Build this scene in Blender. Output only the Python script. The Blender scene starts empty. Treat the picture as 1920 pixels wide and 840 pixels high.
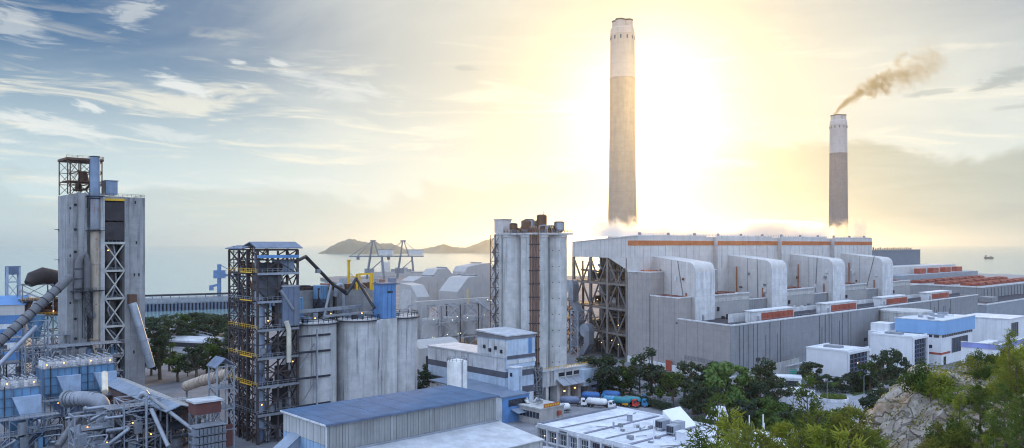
import bpy, math, random
from mathutils import Vector, Matrix
R = math.radians
rng = random.Random(7)
sc = bpy.context.scene
COL = sc.collection

# ------------------------------------------------------------------ camera
FPX, HZ, CAMZ = 1500.0, 458.0, 60.0          # focal length in photo pixels, eye-level row, eye height
cd = bpy.data.cameras.new('camera'); cam = bpy.data.objects.new('camera', cd); COL.objects.link(cam)
cam.location = (0, 0, CAMZ); cam.rotation_euler = (R(90), 0, 0)
cd.sensor_width = 36; cd.lens = 36 * FPX / 1920; cd.shift_y = (HZ - 420) / 1920
cd.clip_start = 0.5; cd.clip_end = 120000
sc.camera = cam

# ------------------------------------------------------------------ render settings and exposure
sc.render.engine = 'CYCLES'
cy = sc.cycles
cy.max_bounces = 5; cy.diffuse_bounces = 3; cy.glossy_bounces = 2; cy.transmission_bounces = 2
cy.volume_bounces = 4; cy.transparent_max_bounces = 6
cy.use_denoising = True
try: cy.denoiser = 'OPENIMAGEDENOISE'
except Exception: pass
cy.sample_clamp_indirect = 4.0; cy.filter_width = 1.1
cy.volume_step_rate = 1.0; cy.volume_max_steps = 256
sc.view_settings.view_transform = 'Standard'; sc.view_settings.look = 'None'
sc.view_settings.exposure = 0.5; sc.view_settings.gamma = 1.0
sc.view_settings.use_curve_mapping = False

# ------------------------------------------------------------------ sun and sky
SAZ = math.atan((1212 - 960) / FPX); SEL = R(10.2)
SUN = Vector((math.sin(SAZ) * math.cos(SEL), math.cos(SAZ) * math.cos(SEL), math.sin(SEL)))
ld = bpy.data.lights.new('sun', 'SUN'); ld.energy = 1.6; ld.angle = R(7); ld.color = (1.0, 0.60, 0.20)
sun = bpy.data.objects.new('sun', ld); COL.objects.link(sun)
sun.rotation_euler = SUN.to_track_quat('Z', 'Y').to_euler(); sun.location = SUN * 900

class NT:
    """tiny node-graph helper"""
    def __init__(s, t): s.t = t; t.nodes.clear()
    def n(s, typ, **kw):
        x = s.t.nodes.new(typ)
        for k, v in kw.items(): setattr(x, k, v)
        return x
    def put(s, sock, v):
        if v is None: return
        if isinstance(v, bpy.types.NodeSocket): s.t.links.new(v, sock)
        elif hasattr(sock.default_value, '__len__') and not hasattr(v, '__len__'): sock.default_value = (v,) * len(sock.default_value)
        elif hasattr(sock.default_value, '__len__') and len(sock.default_value) == 4 and len(v) == 3: sock.default_value = (*v, 1)
        else: sock.default_value = v
    def m(s, op, a, b=None, c=None, clamp=False):
        x = s.n('ShaderNodeMath', operation=op, use_clamp=clamp)
        for i, v in enumerate((a, b, c)): s.put(x.inputs[i], v)
        return x.outputs[0]
    def v(s, op, a, b=None, scale=None):
        x = s.n('ShaderNodeVectorMath', operation=op)
        s.put(x.inputs[0], a); s.put(x.inputs[1], b)
        if scale is not None: s.put(x.inputs['Scale'], scale)
        return x.outputs['Value'] if op in ('DOT_PRODUCT', 'LENGTH', 'DISTANCE') else x.outputs[0]
    def mix(s, f, a, b, blend='MIX'):
        x = s.n('ShaderNodeMix', data_type='RGBA', blend_type=blend); x.clamp_factor = True
        s.put(x.inputs[0], f); s.put(x.inputs[6], a); s.put(x.inputs[7], b)
        return x.outputs[2]
    def step(s, x, lo, hi):                                 # smoothstep
        r = s.n('ShaderNodeMapRange', interpolation_type='SMOOTHSTEP')
        s.put(r.inputs[0], x); s.put(r.inputs[1], lo); s.put(r.inputs[2], hi)
        return r.outputs[0]
    def noise(s, vec, scale, detail=4, rough=0.55, dist=0.0):
        x = s.n('ShaderNodeTexNoise'); s.put(x.inputs['Vector'], vec)
        x.inputs['Scale'].default_value = scale; x.inputs['Detail'].default_value = detail
        x.inputs['Roughness'].default_value = rough; x.inputs['Distortion'].default_value = dist
        return x.outputs['Fac']
    def xyz(s, x, y, z):
        c = s.n('ShaderNodeCombineXYZ'); s.put(c.inputs[0], x); s.put(c.inputs[1], y); s.put(c.inputs[2], z)
        return c.outputs[0]
    def sep(s, v):
        c = s.n('ShaderNodeSeparateXYZ'); s.put(c.inputs[0], v); return c.outputs
    def gauss(s, x, w):                                      # exp(-(x/w)^2)
        q = s.m('DIVIDE', x, w); return s.m('EXPONENT', s.m('MULTIPLY', s.m('MULTIPLY', q, q), -1.0))

wd = bpy.data.worlds.new('World'); sc.world = wd; wd.use_nodes = True
try: wd.cycles.sampling_method = 'MANUAL'; wd.cycles.sample_map_resolution = 512
except Exception: pass
def build_world():
    t = NT(wd.node_tree)
    d = t.n('ShaderNodeTexCoord').outputs['Generated']
    d = t.v('NORMALIZE', d)
    x, y, z = t.sep(d)
    zz = t.m('MAXIMUM', z, 0.0)
    az = t.m('ARCTAN2', x, y); el = t.m('ARCSINE', z)
    ang = t.m('ARCCOSINE', t.m('MINIMUM', t.v('DOT_PRODUCT', d, tuple(SUN)), 0.99999))
    # clear sky: the physical sky under a pale haze belt
    sky = t.n('ShaderNodeTexSky', sky_type='NISHITA'); sky.sun_disc = False
    sky.sun_elevation = SEL; sky.sun_rotation = SAZ; sky.air_density = 1.2; sky.dust_density = 0.2; sky.ozone_density = 2.5
    nish = t.v('SCALE', sky.outputs[0], scale=0.05)
    blue = t.mix(t.step(zz, 0.035, 0.265), (0.56, 0.71, 0.76), (0.003, 0.095, 0.26))
    base = t.mix(0.10, blue, nish)
    px = t.m('DIVIDE', x, t.m('ADD', zz, 0.10)); py = t.m('DIVIDE', y, t.m('ADD', zz, 0.10))   # direction projected on a cloud plane
    w1 = t.gauss(ang, 0.49); w2 = t.gauss(ang, 0.20); w3 = t.gauss(ang, 0.085); w0 = t.gauss(ang, 0.50)
    # blue-white fill added overhead and behind, brightening the walls that face the camera
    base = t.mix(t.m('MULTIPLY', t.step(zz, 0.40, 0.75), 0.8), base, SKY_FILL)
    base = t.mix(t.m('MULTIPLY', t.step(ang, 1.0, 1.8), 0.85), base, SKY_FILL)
    # cirrus veil, denser towards the sun
    n0 = t.noise(t.xyz(t.m('MULTIPLY', px, 0.55), t.m('MULTIPLY', py, 0.75), 3.1), 1.0, 7, 0.58, 0.8)
    veil = t.m('MULTIPLY', t.step(n0, 0.38, 0.68), t.m('ADD', 0.02, t.m('MULTIPLY', w0, 0.75)), clamp=True)
    base = t.mix(veil, base, (0.72, 0.76, 0.72))
    # warm light spreading from the veiled sun
    base = t.mix(t.m('MULTIPLY', w1, t.m('SUBTRACT', 0.85, t.m('MULTIPLY', t.step(az, -0.12, -0.45), t.m('MULTIPLY', t.step(el, 0.06, 0.2), 0.6)))), base, (0.86, 0.82, 0.68))
    base = t.mix(t.m('MULTIPLY', w2, 0.85), base, (0.52, 0.49, 0.38))
    # streaky bright clouds
    n1 = t.noise(t.xyz(t.m('ADD', t.m('MULTIPLY', az, 6.0), t.m('MULTIPLY', el, 9.0)), t.m('MULTIPLY', el, 46.0), 7.7), 1.0, 8, 0.62, 0.8)
    low = t.m('SUBTRACT', 1.0, t.step(el, 0.15, 0.30))
    streak = t.m('MULTIPLY', t.step(n1, 0.51, 0.68), t.m('ADD', 0.02, t.m('MULTIPLY', low, 0.62)))
    base = t.mix(streak, base, (0.88, 0.83, 0.68))
    n2 = t.noise(t.xyz(t.m('ADD', t.m('MULTIPLY', az, 15.0), t.m('MULTIPLY', el, 22.0)), t.m('MULTIPLY', el, 60.0), 2.2), 1.0, 8, 0.66, 1.2)
    def cloud(b, pxc, pyc, w, h, tilt, col, k, soft=0.16):
        a0 = math.atan((pxc - 960) / FPX); e0 = math.atan((HZ - pyc) / FPX * math.cos(a0))
        da = t.m('SUBTRACT', az, a0); de = t.m('SUBTRACT', el, e0)
        u = t.m('DIVIDE', da, w / FPX); v = t.m('DIVIDE', t.m('ADD', de, t.m('MULTIPLY', da, tilt)), h / FPX)
        r = t.m('SQRT', t.m('ADD', t.m('MULTIPLY', u, u), t.m('MULTIPLY', v, v)))
        f = t.m('ADD', t.m('SUBTRACT', 0.70, r), t.m('MULTIPLY', t.m('SUBTRACT', n2, 0.5), 2.4))
        return t.mix(t.m('MULTIPLY', t.step(f, 0.0, soft * 3.2), k), b, col)
    wc = (0.74, 0.76, 0.73)
    for c in ((345, 163, 90, 26, 0.28, .85), (165, 198, 48, 15, .25, .8), (90, 232, 150, 30, .2, .75), (445, 116, 34, 9, .1, .7), (520, 118, 30, 9, .15, .65), (300, 250, 130, 20, .1, .5), (640, 165, 170, 34, .2, .5),
              (30, 40, 80, 50, .15, .45), (250, 30, 70, 50, -.5, .45), (460, 163, 26, 8, .2, .6), (380, 352, 260, 16, .05, .5), (560, 340, 200, 14, .0, .55), (20, 265, 70, 9, 0, .6), (150, 345, 140, 14, .05, .45)): base = cloud(base, c[0], c[1], c[2], c[3], c[4], wc, c[5])
    # grey bank lying low, its ragged top edge highest to the right of the sun
    nb = t.noise(t.xyz(t.m('MULTIPLY', az, 3.4), t.m('MULTIPLY', el, 9.0), 0.3), 1.6, 7, 0.6, 0.4)
    edge = t.m('ADD', t.m('ADD', 0.045, t.m('MULTIPLY', t.step(az, -0.05, 0.30), 0.055)), t.m('MULTIPLY', t.m('SUBTRACT', nb, 0.42), 0.16))
    bank = t.m('SUBTRACT', 1.0, t.step(t.m('SUBTRACT', el, edge), -0.010, 0.012))
    nb2 = t.noise(t.xyz(t.m('MULTIPLY', az, 5.0), t.m('MULTIPLY', el, 42.0), 5.0), 1.5, 6, 0.6, 0.5)
    bank = t.m('MULTIPLY', bank, t.m('ADD', 0.50, t.m('MULTIPLY', nb2, 0.75)))
    bank = t.m('MULTIPLY', bank, t.m('SUBTRACT', 1.0, t.m('MULTIPLY', w2, 0.35)))
    bank = t.m('MULTIPLY', bank, t.m('ADD', 0.45, t.m('MULTIPLY', t.step(az, -0.1, 0.35), 0.55)))
    base = t.mix(bank, base, t.mix(w1, (0.35, 0.44, 0.46), (0.46, 0.44, 0.32)))
    dkc = (0.36, 0.40, 0.40)
    for c in ((1880, 150, 90, 24, -.22, .75), (1760, 172, 70, 9, -.05, .55), (1690, 135, 120, 26, -.2, .0), (1370, 170, 40, 9, 0, .35), (870, 128, 42, 9, 0, .45), (1880, 396, 90, 26, -.3, .5), (1740, 400, 60, 14, 0, .35), (1900, 200, 60, 8, -.1, .4)): base = cloud(base, c[0], c[1], c[2], c[3], c[4], dkc, c[5])
    base = t.v('ADD', base, t.v('SCALE', (0.25, 0.25, 0.20), scale=w3))
    bg = t.n('ShaderNodeBackground'); t.put(bg.inputs[0], base); bg.inputs[1].default_value = 0.87
    out = t.n('ShaderNodeOutputWorld'); t.t.links.new(bg.outputs[0], out.inputs[0])
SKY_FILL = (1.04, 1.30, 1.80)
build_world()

# ------------------------------------------------------------------ materials
MATS = {}
def mat(name, col, rough=0.7, metal=0.0, var=0.18, streak=0.0, scol=None, scale=0.25, bump=0.0, bscale=2.0, ring=0.0, spot=0.0,
        pcol=None, rnd=0.0, spec=0.35, ribs=None):
    """painted / bare surface: large mottling, vertical run-off streaks, fine grain, optional ribs, rings, patches of a second colour"""
    if name in MATS: return MATS[name]
    M = bpy.data.materials.new(name); M.use_nodes = True; MATS[name] = M
    t = NT(M.node_tree)
    pos = t.n('ShaderNodeNewGeometry').outputs['Position']
    c = tuple(col)
    dark = tuple(v * (1 - var) for v in c); lite = tuple(min(1, v * (1 + var)) for v in c)
    cc = t.mix(t.step(t.noise(pos, scale, 6, 0.62), 0.3, 0.7), dark, lite)
    g = t.noise(pos, scale * 12, 3, 0.6)
    cc = t.mix(t.m('MULTIPLY', g, 0.35), cc, tuple(v * (1 - 1.3 * var) for v in c))
    if streak:
        sx, sy, sz = t.sep(pos)
        sv = t.xyz(sx, sy, t.m('MULTIPLY', sz, 0.05))
        s1 = t.step(t.noise(sv, 0.7, 6, 0.68), 0.50, 0.68)
        s2 = t.noise(pos, 0.08, 3)
        cc = t.mix(t.m('MULTIPLY', t.m('MULTIPLY', s1, s2), streak * 1.8, clamp=True), cc, scol or tuple(v * 0.35 for v in c))
        s3 = t.step(t.noise(t.xyz(sx, t.m('ADD', sy, 40.0), t.m('MULTIPLY', sz, 0.03)), 0.55, 4, 0.6), 0.55, 0.75)
        cc = t.mix(t.m('MULTIPLY', s3, min(0.6, streak)), cc, tuple(min(1, v * 1.35) for v in c))
    if ring:
        sx, sy, sz = t.sep(pos)
        fr = t.m('FRACT', t.m('MULTIPLY', sz, ring))
        ln = t.m('SUBTRACT', 1.0, t.step(t.m('ABSOLUTE', t.m('SUBTRACT', fr, 0.5)), 0.0, 0.06))
        cc = t.mix(t.m('MULTIPLY', ln, 0.22), cc, tuple(v * 0.6 for v in c))
        bandn = t.noise(t.xyz(0, 0, t.m('MULTIPLY', sz, ring * 0.9)), 1.0, 2)
        cc = t.mix(t.m('MULTIPLY', t.step(bandn, 0.45, 0.65), 0.25), cc, dark)
    if spot:
        k = t.step(t.noise(pos, 0.6, 7, 0.7, 0.8), 0.66 - 0.25 * spot, 0.74 - 0.2 * spot)
        cc = t.mix(t.m('MULTIPLY', k, 0.85), cc, pcol or (0.16, 0.07, 0.03))
    if rnd:
        oi = t.n('ShaderNodeObjectInfo').outputs['Random']
        cc = t.mix(t.m('MULTIPLY', oi, rnd), cc, tuple(v * 0.45 for v in c))
    b = t.n('ShaderNodeBsdfPrincipled'); t.put(b.inputs['Base Color'], cc)
    b.inputs['Metallic'].default_value = metal; b.inputs['Specular IOR Level'].default_value = spec
    t.put(b.inputs['Roughness'], t.m('ADD', rough - 0.1, t.m('MULTIPLY', g, 0.2), clamp=True))
    nrm = None
    if ribs:                                                 # fine corrugation of sheet metal: ribs along (ax, ay) every so many metres
        ax, ay, per = ribs
        w = t.m('SINE', t.m('MULTIPLY', t.v('DOT_PRODUCT', pos, (ax, ay, 0.0)), 6.2832 / per))
        bp = t.n('ShaderNodeBump'); bp.inputs['Strength'].default_value = 0.5; bp.inputs['Distance'].default_value = per * 0.15
        t.put(bp.inputs['Height'], w); nrm = bp.outputs[0]
    if bump:
        bp = t.n('ShaderNodeBump'); bp.inputs['Strength'].default_value = bump; bp.inputs['Distance'].default_value = 0.15
        t.put(bp.inputs['Height'], t.noise(pos, bscale, 5, 0.65))
        if nrm is not None: t.put(bp.inputs['Normal'], nrm)
        nrm = bp.outputs[0]
    if nrm is not None: t.put(b.inputs['Normal'], nrm)
    o = t.n('ShaderNodeOutputMaterial'); t.t.links.new(b.outputs[0], o.inputs[0])
    return M
def leafmat(name, c1, c2, trans=0.25):
    if name in MATS: return MATS[name]
    M = bpy.data.materials.new(name); M.use_nodes = True; MATS[name] = M
    t = NT(M.node_tree)
    pos = t.n('ShaderNodeNewGeometry').outputs['Position']
    f = t.step(t.noise(pos, 0.45, 4, 0.6), 0.32, 0.68)
    f2 = t.noise(pos, 4.0, 2, 0.6)
    oi = t.n('ShaderNodeObjectInfo').outputs['Random']
    cc = t.mix(t.m('ADD', t.m('MULTIPLY', f, 0.6), t.m('MULTIPLY', f2, 0.4)), c1, c2)
    cc = t.mix(t.m('MULTIPLY', oi, 0.55), cc, tuple(v * 0.7 for v in c1))
    cc = t.mix(t.m('MULTIPLY', t.m('FRACT', t.m('MULTIPLY', oi, 7.31)), 0.4), cc, (c2[0] * 1.5, c2[1] * 1.2, c2[2]))
    b = t.n('ShaderNodeBsdfDiffuse'); t.put(b.inputs[0], cc)
    tr = t.n('ShaderNodeBsdfTranslucent'); t.put(tr.inputs[0], t.mix(0.5, cc, (0.20, 0.24, 0.02)))
    mx = t.n('ShaderNodeMixShader'); mx.inputs[0].default_value = trans
    t.t.links.new(b.outputs[0], mx.inputs[1]); t.t.links.new(tr.outputs[0], mx.inputs[2])
    o = t.n('ShaderNodeOutputMaterial'); t.t.links.new(mx.outputs[0], o.inputs[0])
    return M
def glow(name, col, s):
    if name in MATS: return MATS[name]
    M = bpy.data.materials.new(name); M.use_nodes = True; MATS[name] = M
    t = NT(M.node_tree); e = t.n('ShaderNodeEmission'); t.put(e.inputs[0], col); e.inputs[1].default_value = s
    o = t.n('ShaderNodeOutputMaterial'); t.t.links.new(e.outputs[0], o.inputs[0]); return M

# ------------------------------------------------------------------ geometry helpers
ROOTINV = {}
def Pd(px, py, d): return Vector(((px - 960) / FPX * d, d, CAMZ - (py - HZ) / FPX * d))
def tag(o, label=None, cat=None, group=None, kind=None):
    if label: o['label'] = label
    if cat: o['category'] = cat
    if group: o['group'] = group
    if kind: o['kind'] = kind
    return o
def thing(name, label, cat, loc=(0, 0, 0), group=None, rz=0.0):
    o = bpy.data.objects.new(name, None); COL.objects.link(o)
    o.location = loc; o.rotation_euler = (0, 0, rz); o.empty_display_size = 0.5
    ROOTINV[o.name] = (Matrix.Translation(Vector(loc)) @ Matrix.Rotation(rz, 4, 'Z')).inverted()
    return tag(o, label, cat, group)
def link(name, me, parent=None, M=None):
    o = bpy.data.objects.new(name, me); COL.objects.link(o)
    if M is not None: o.matrix_basis = M
    W = M if M is not None else Matrix.Identity(4)
    if parent is not None:
        o.parent = parent; o.matrix_parent_inverse = ROOTINV[parent.name]
    ROOTINV[o.name] = W.inverted_safe()
    return o
def mesh(name, V, F, m, smooth=False, ang=40):
    me = bpy.data.meshes.new(name); me.from_pydata([tuple(v) for v in V], [], F)
    if m is not None: me.materials.append(m)
    if smooth:
        me.shade_smooth(); me.set_sharp_from_angle(angle=R(ang))
    return me
def poly(parent, name, V, F, m, smooth=False): return link(name, mesh(name, V, F, m, smooth), parent)
BOXF = [(0, 3, 2, 1), (4, 5, 6, 7), (0, 1, 5, 4), (1, 2, 6, 5), (2, 3, 7, 6), (3, 0, 4, 7)]
CACHE = {}
def unitbox(m):
    k = ('box', m.name)
    if k not in CACHE:
        h = 0.5
        CACHE[k] = mesh('unit_box', [(-h, -h, -h), (h, -h, -h), (h, h, -h), (-h, h, -h), (-h, -h, h), (h, -h, h), (h, h, h), (-h, h, h)], BOXF, m)
    return CACHE[k]
def unitcyl(m, n, r2):
    k = ('cyl', m.name, n, round(r2, 3))
    if k not in CACHE:
        V = []; F = []
        for i in range(n):
            a = 2 * math.pi * i / n; c, s = math.cos(a), math.sin(a)
            V += [(c, s, 0), (c * r2, s * r2, 1)]
        for i in range(n):
            j = (i + 1) % n; F.append((2 * i, 2 * j, 2 * j + 1, 2 * i + 1))
        F.append(tuple(2 * i for i in reversed(range(n)))); F.append(tuple(2 * i + 1 for i in range(n)))
        CACHE[k] = mesh('unit_cylinder', V, F, m, True)
    return CACHE[k]
def bar(parent, name, p0, p1, w, m, h=None):
    p0 = Vector(p0); p1 = Vector(p1); d = p1 - p0; L = d.length
    if L < 1e-4: return None
    X = d / L; up = Vector((0, 0, 1)) if abs(X.z) < 0.98 else Vector((.738, .675, 0))
    Y = up.cross(X).normalized(); Z = X.cross(Y)
    h = h or w; c = (p0 + p1) / 2
    M = Matrix(((X.x * L, Y.x * w, Z.x * h, c.x), (X.y * L, Y.y * w, Z.y * h, c.y), (X.z * L, Y.z * w, Z.z * h, c.z), (0, 0, 0, 1)))
    return link(name, unitbox(m), parent, M)
def cyl(parent, name, p0, p1, r, m, r2=None, n=16):
    p0 = Vector(p0); p1 = Vector(p1); d = p1 - p0; L = d.length; Z = d / L
    up = Vector((0, 1, 0)) if abs(Z.z) > 0.9 else Vector((0, 0, 1))
    X = up.cross(Z).normalized(); Y = Z.cross(X)
    M = Matrix(((X.x * r, Y.x * r, Z.x * L, p0.x), (X.y * r, Y.y * r, Z.y * L, p0.y), (X.z * r, Y.z * r, Z.z * L, p0.z), (0, 0, 0, 1)))
    return link(name, unitcyl(m, n, (r2 if r2 is not None else r) / r), parent, M)
def tubeVF(pts, r, n=10, rr=None):
    pts = [Vector(p) for p in pts]; V = []; F = []
    prevX = None
    for i, p in enumerate(pts):
        a = pts[max(i - 1, 0)]; b = pts[min(i + 1, len(pts) - 1)]
        Z = (b - a).normalized()
        X = prevX - Z * prevX.dot(Z) if prevX is not None else (Vector((0, 0, 1)) if abs(Z.z) < .9 else Vector((1, 0, 0))).cross(Z)
        X.normalize(); prevX = X; Y = Z.cross(X)
        k = 1.0
        if 0 < i < len(pts) - 1:
            ca = (p - a).normalized().dot((b - p).normalized()); k = 1 / max(0.5, math.sqrt((1 + ca) / 2))
        q = (rr[i] if rr else r)
        for j in range(n):
            t = 2 * math.pi * j / n
            V.append(p + X * math.cos(t) * q * k + Y * math.sin(t) * q * k)
    for i in range(len(pts) - 1):
        for j in range(n):
            k2 = (j + 1) % n
            F.append((i * n + j, i * n + k2, (i + 1) * n + k2, (i + 1) * n + j))
    F.append(tuple(reversed(range(n)))); F.append(tuple((len(pts) - 1) * n + j for j in range(n)))
    return V, F
def bend(pts, rad, k=4):
    """round the corners of a polyline"""
    pts = [Vector(p) for p in pts]; out = [pts[0]]
    for i in range(1, len(pts) - 1):
        a, b, c = pts[i - 1], pts[i], pts[i + 1]
        r = min(rad, (a - b).length * .45, (c - b).length * .45)
        s = b + (a - b).normalized() * r; e = b + (c - b).normalized() * r
        for j in range(k + 1):
            t = j / k; out.append(s * (1 - t) ** 2 + b * 2 * t * (1 - t) + e * t * t)
    out.append(pts[-1]); return out
def pipe(parent, name, pts, r, m, n=10, rad=None):
    V, F = tubeVF(bend(pts, rad) if rad else pts, r, n); return link(name, mesh(name, V, F, m, True, 50), parent)
def lathe(parent, name, c, prof, m, n=32):
    V = []; F = []
    for (r, z) in prof:
        for j in range(n):
            t = 2 * math.pi * j / n; V.append((c[0] + r * math.cos(t), c[1] + r * math.sin(t), c[2] + z))
    for i in range(len(prof) - 1):
        for j in range(n):
            k = (j + 1) % n; F.append((i * n + j, i * n + k, (i + 1) * n + k, (i + 1) * n + j))
    F.append(tuple(reversed(range(n)))); F.append(tuple((len(prof) - 1) * n + j for j in range(n)))
    return link(name, mesh(name, V, F, m, True), parent)
class Fr:
    """a ground frame: origin and two horizontal directions"""
    def __init__(s, o, u, v): s.o = Vector((o[0], o[1], 0)); s.u = Vector((u[0], u[1], 0)); s.v = Vector((v[0], v[1], 0))
    def __call__(s, a, b, z=0.0): return s.o + s.u * a + s.v * b + Vector((0, 0, z))
U2, V2 = (0.738, 0.675), (-0.675, 0.738)                      # the street grid of the works
def box(parent, name, f, a0, a1, b0, b1, z0, z1, m):
    V = [f(a0, b0, z0), f(a1, b0, z0), f(a1, b1, z0), f(a0, b1, z0), f(a0, b0, z1), f(a1, b0, z1), f(a1, b1, z1), f(a0, b1, z1)]
    return poly(parent, name, V, BOXF, m)
def prism(parent, name, f, prof, a0, a1, m, axis='b', smooth=False):
    """profile [(b, z)] swept along a (axis 'b') or profile [(a, z)] swept along b (axis 'a')"""
    n = len(prof)
    P = (lambda s, q: f(s, q[0], q[1])) if axis == 'b' else (lambda s, q: f(q[0], s, q[1]))
    V = [P(a0, q) for q in prof] + [P(a1, q) for q in prof]
    F = [(i, (i + 1) % n, n + (i + 1) % n, n + i) for i in range(n)] + [tuple(reversed(range(n))), tuple(range(n, 2 * n))]
    return poly(parent, name, V, F, m, smooth)
def joined(parent, name, segs, m, kind='stuff'):
    """many thin bars too small to pick apart, joined into one part: [(p0, p1, w)]"""
    V = []; F = []
    for p0, p1, w in segs:
        p0 = Vector(p0); p1 = Vector(p1); X = (p1 - p0)
        if X.length < 1e-4: continue
        X.normalize(); up = Vector((0, 0, 1)) if abs(X.z) < .98 else Vector((1, 0, 0))
        Y = up.cross(X).normalized() * (w / 2); Z = X.cross(Y)
        k = len(V)
        V += [p0 - Y - Z, p0 + Y - Z, p0 + Y + Z, p0 - Y + Z, p1 - Y - Z, p1 + Y - Z, p1 + Y + Z, p1 - Y + Z]
        F += [tuple(k + i for i in q) for q in BOXF]
    o = poly(parent, name, V, F, m)
    if kind: o['kind'] = kind
    return o
def railing(parent, pts, m, h=1.1, step=1.8, w=0.09, closed=False):
    pts = [Vector(p) for p in pts]; segs = []
    if closed: pts = pts + [pts[0]]
    H = Vector((0, 0, h))
    for a, b in zip(pts, pts[1:]):
        segs += [(a + H, b + H, w), (a + H * .52, b + H * .52, w * .8)]
        n = max(1, int((b - a).length / step))
        for i in range(n + 1): q = a.lerp(b, i / n); segs.append((q, q + H, w))
    return joined(parent, 'railing', segs, m)
def lattice(parent, f, a0, a1, b0, b1, zs, m, cw=0.5, bw=0.3, dw=0.22, faces='abcd', style='X', cols=True, mb=None):
    """four columns, ring beams and diagonals; faces a: b=b0, b: a=a1, c: b=b1, d: a=a0"""
    C = [(a0, b0), (a1, b0), (a1, b1), (a0, b1)]
    if cols:
        for c in C: bar(parent, 'column', f(*c, zs[0]), f(*c, zs[-1]), cw, m)
    prs = {'a': (0, 1), 'b': (1, 2), 'c': (2, 3), 'd': (3, 0)}
    for fc in faces:
        i, j = prs[fc]
        for k in range(len(zs)):
            if k: bar(parent, 'beam', f(*C[i], zs[k]), f(*C[j], zs[k]), bw, mb or m)
            if k < len(zs) - 1:
                if style in 'X/' or (style == 'Z' and k % 2 == 0): bar(parent, 'brace', f(*C[i], zs[k]), f(*C[j], zs[k + 1]), dw, m)
                if style == 'X' or (style == 'Z' and k % 2): bar(parent, 'brace', f(*C[j], zs[k]), f(*C[i], zs[k + 1]), dw, m)
                if style == 'V':
                    mid = (f(*C[i], zs[k + 1]) + f(*C[j], zs[k + 1])) / 2
                    bar(parent, 'brace', f(*C[i], zs[k]), mid, dw, m); bar(parent, 'brace', f(*C[j], zs[k]), mid, dw, m)
def frange(a, b, n): return [a + (b - a) * i / n for i in range(n + 1)]
def lamp(parent, p, r=0.2, m=None):
    """a small lit lamp: housing with a glowing globe"""
    r *= .62
    o = cyl(parent, 'lamp', Vector(p) - Vector((0, 0, r * .8)), Vector(p) + Vector((0, 0, r * .8)), r, m or glow('lamp_sodium', (1, .42, .06), 9.0), n=8)
    bar(o, 'lamp_hood', Vector(p) + Vector((-r * 1.3, 0, r * 1.1)), Vector(p) + Vector((r * 1.3, 0, r * 1.1)), r * 2, mat('steel_dark', (.035, .038, .05)), r * .5)
    return o

# palette
conc_t = mat('concrete_weathered', (.31, .31, .315), .85, streak=.8, scol=(.11, .11, .12), ring=.4, bump=.3)
conc = mat('concrete', (.50, .50, .50), .85, streak=.95, scol=(.12, .12, .13), ring=.55, bump=.25)
conc_l = mat('concrete_pale', (.50, .50, .49), .85, streak=.7, scol=(.20, .20, .20), ring=.45, bump=.25)
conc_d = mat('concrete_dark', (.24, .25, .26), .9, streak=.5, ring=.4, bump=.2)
steel_d = mat('steel_dark', (.035, .038, .05), .6, .3)
steel_g = mat('steel_grey', (.26, .28, .31), .5, .4, spot=.15)
steel_b = mat('steel_blue', (.13, .17, .26), .55, .3, spot=.25)
steel_r = mat('steel_rusty', (.13, .075, .055), .8, .2, spot=.5)
steel_w = mat('steel_pale', (.31, .34, .39), .5, .2, spot=.1)
galv = mat('galvanised', (.31, .34, .39), .42, .6, streak=.3, spot=.12)
yellow = mat('yellow_paint', (.70, .42, .03), .5)
white = mat('white_paint', (.66, .67, .68), .6, streak=.7, scol=(.33, .34, .37))
white_c = mat('white_cladding', (.56, .55, .54), .55, var=.1, streak=.55, scol=(.38, .37, .36), ring=.31)
grey_c = mat('grey_cladding', (.26, .27, .29), .6, var=.1, streak=.45, ring=.2, ribs=(.735, .678, .6))
grey_e = mat('grey_cladding_end', (.37, .345, .335), .6, var=.09, streak=.2, ring=.2, ribs=(-.45, .893, .6))
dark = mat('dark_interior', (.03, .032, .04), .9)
black = mat('black_glass', (.025, .03, .045), .15, spec=.6)
orange = mat('orange_paint', (.46, .14, .05), .6, streak=.3)
red = mat('red_panel', (.38, .085, .055), .5, var=.25, streak=.3)
blue = mat('blue_paint', (.11, .25, .50), .5, streak=.3)
blue_l = mat('light_blue_paint', (.13, .27, .43), .55, streak=.95, scol=(.12, .12, .13), spot=.1)
blue_p = mat('pale_blue_cladding', (.48, .58, .70), .55, streak=.45, scol=(.2, .2, .22), ribs=(.738, .675, .7))
roofblue = mat('blue_grey_roof', (.055, .125, .235), .6, .1, var=.22, streak=.2, bump=.05, spot=.12, pcol=(.13, .17, .22), rnd=.15)
roofgrey = mat('pale_grey_roof', (.54, .56, .59), .5, .1, var=.2, spot=.12, pcol=(.2, .2, .22))
roofdark = mat('dark_roof', (.045, .045, .06), .85, var=.3)
roofwhite = mat('weathered_white_roof', (.62, .64, .68), .8, var=.22, spot=.3, pcol=(.28, .30, .34))
asph = mat('asphalt', (.085, .09, .105), .85, var=.35, spot=.2, pcol=(.14, .14, .15))
bark = mat('bark', (.11, .085, .065), .9)
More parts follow.
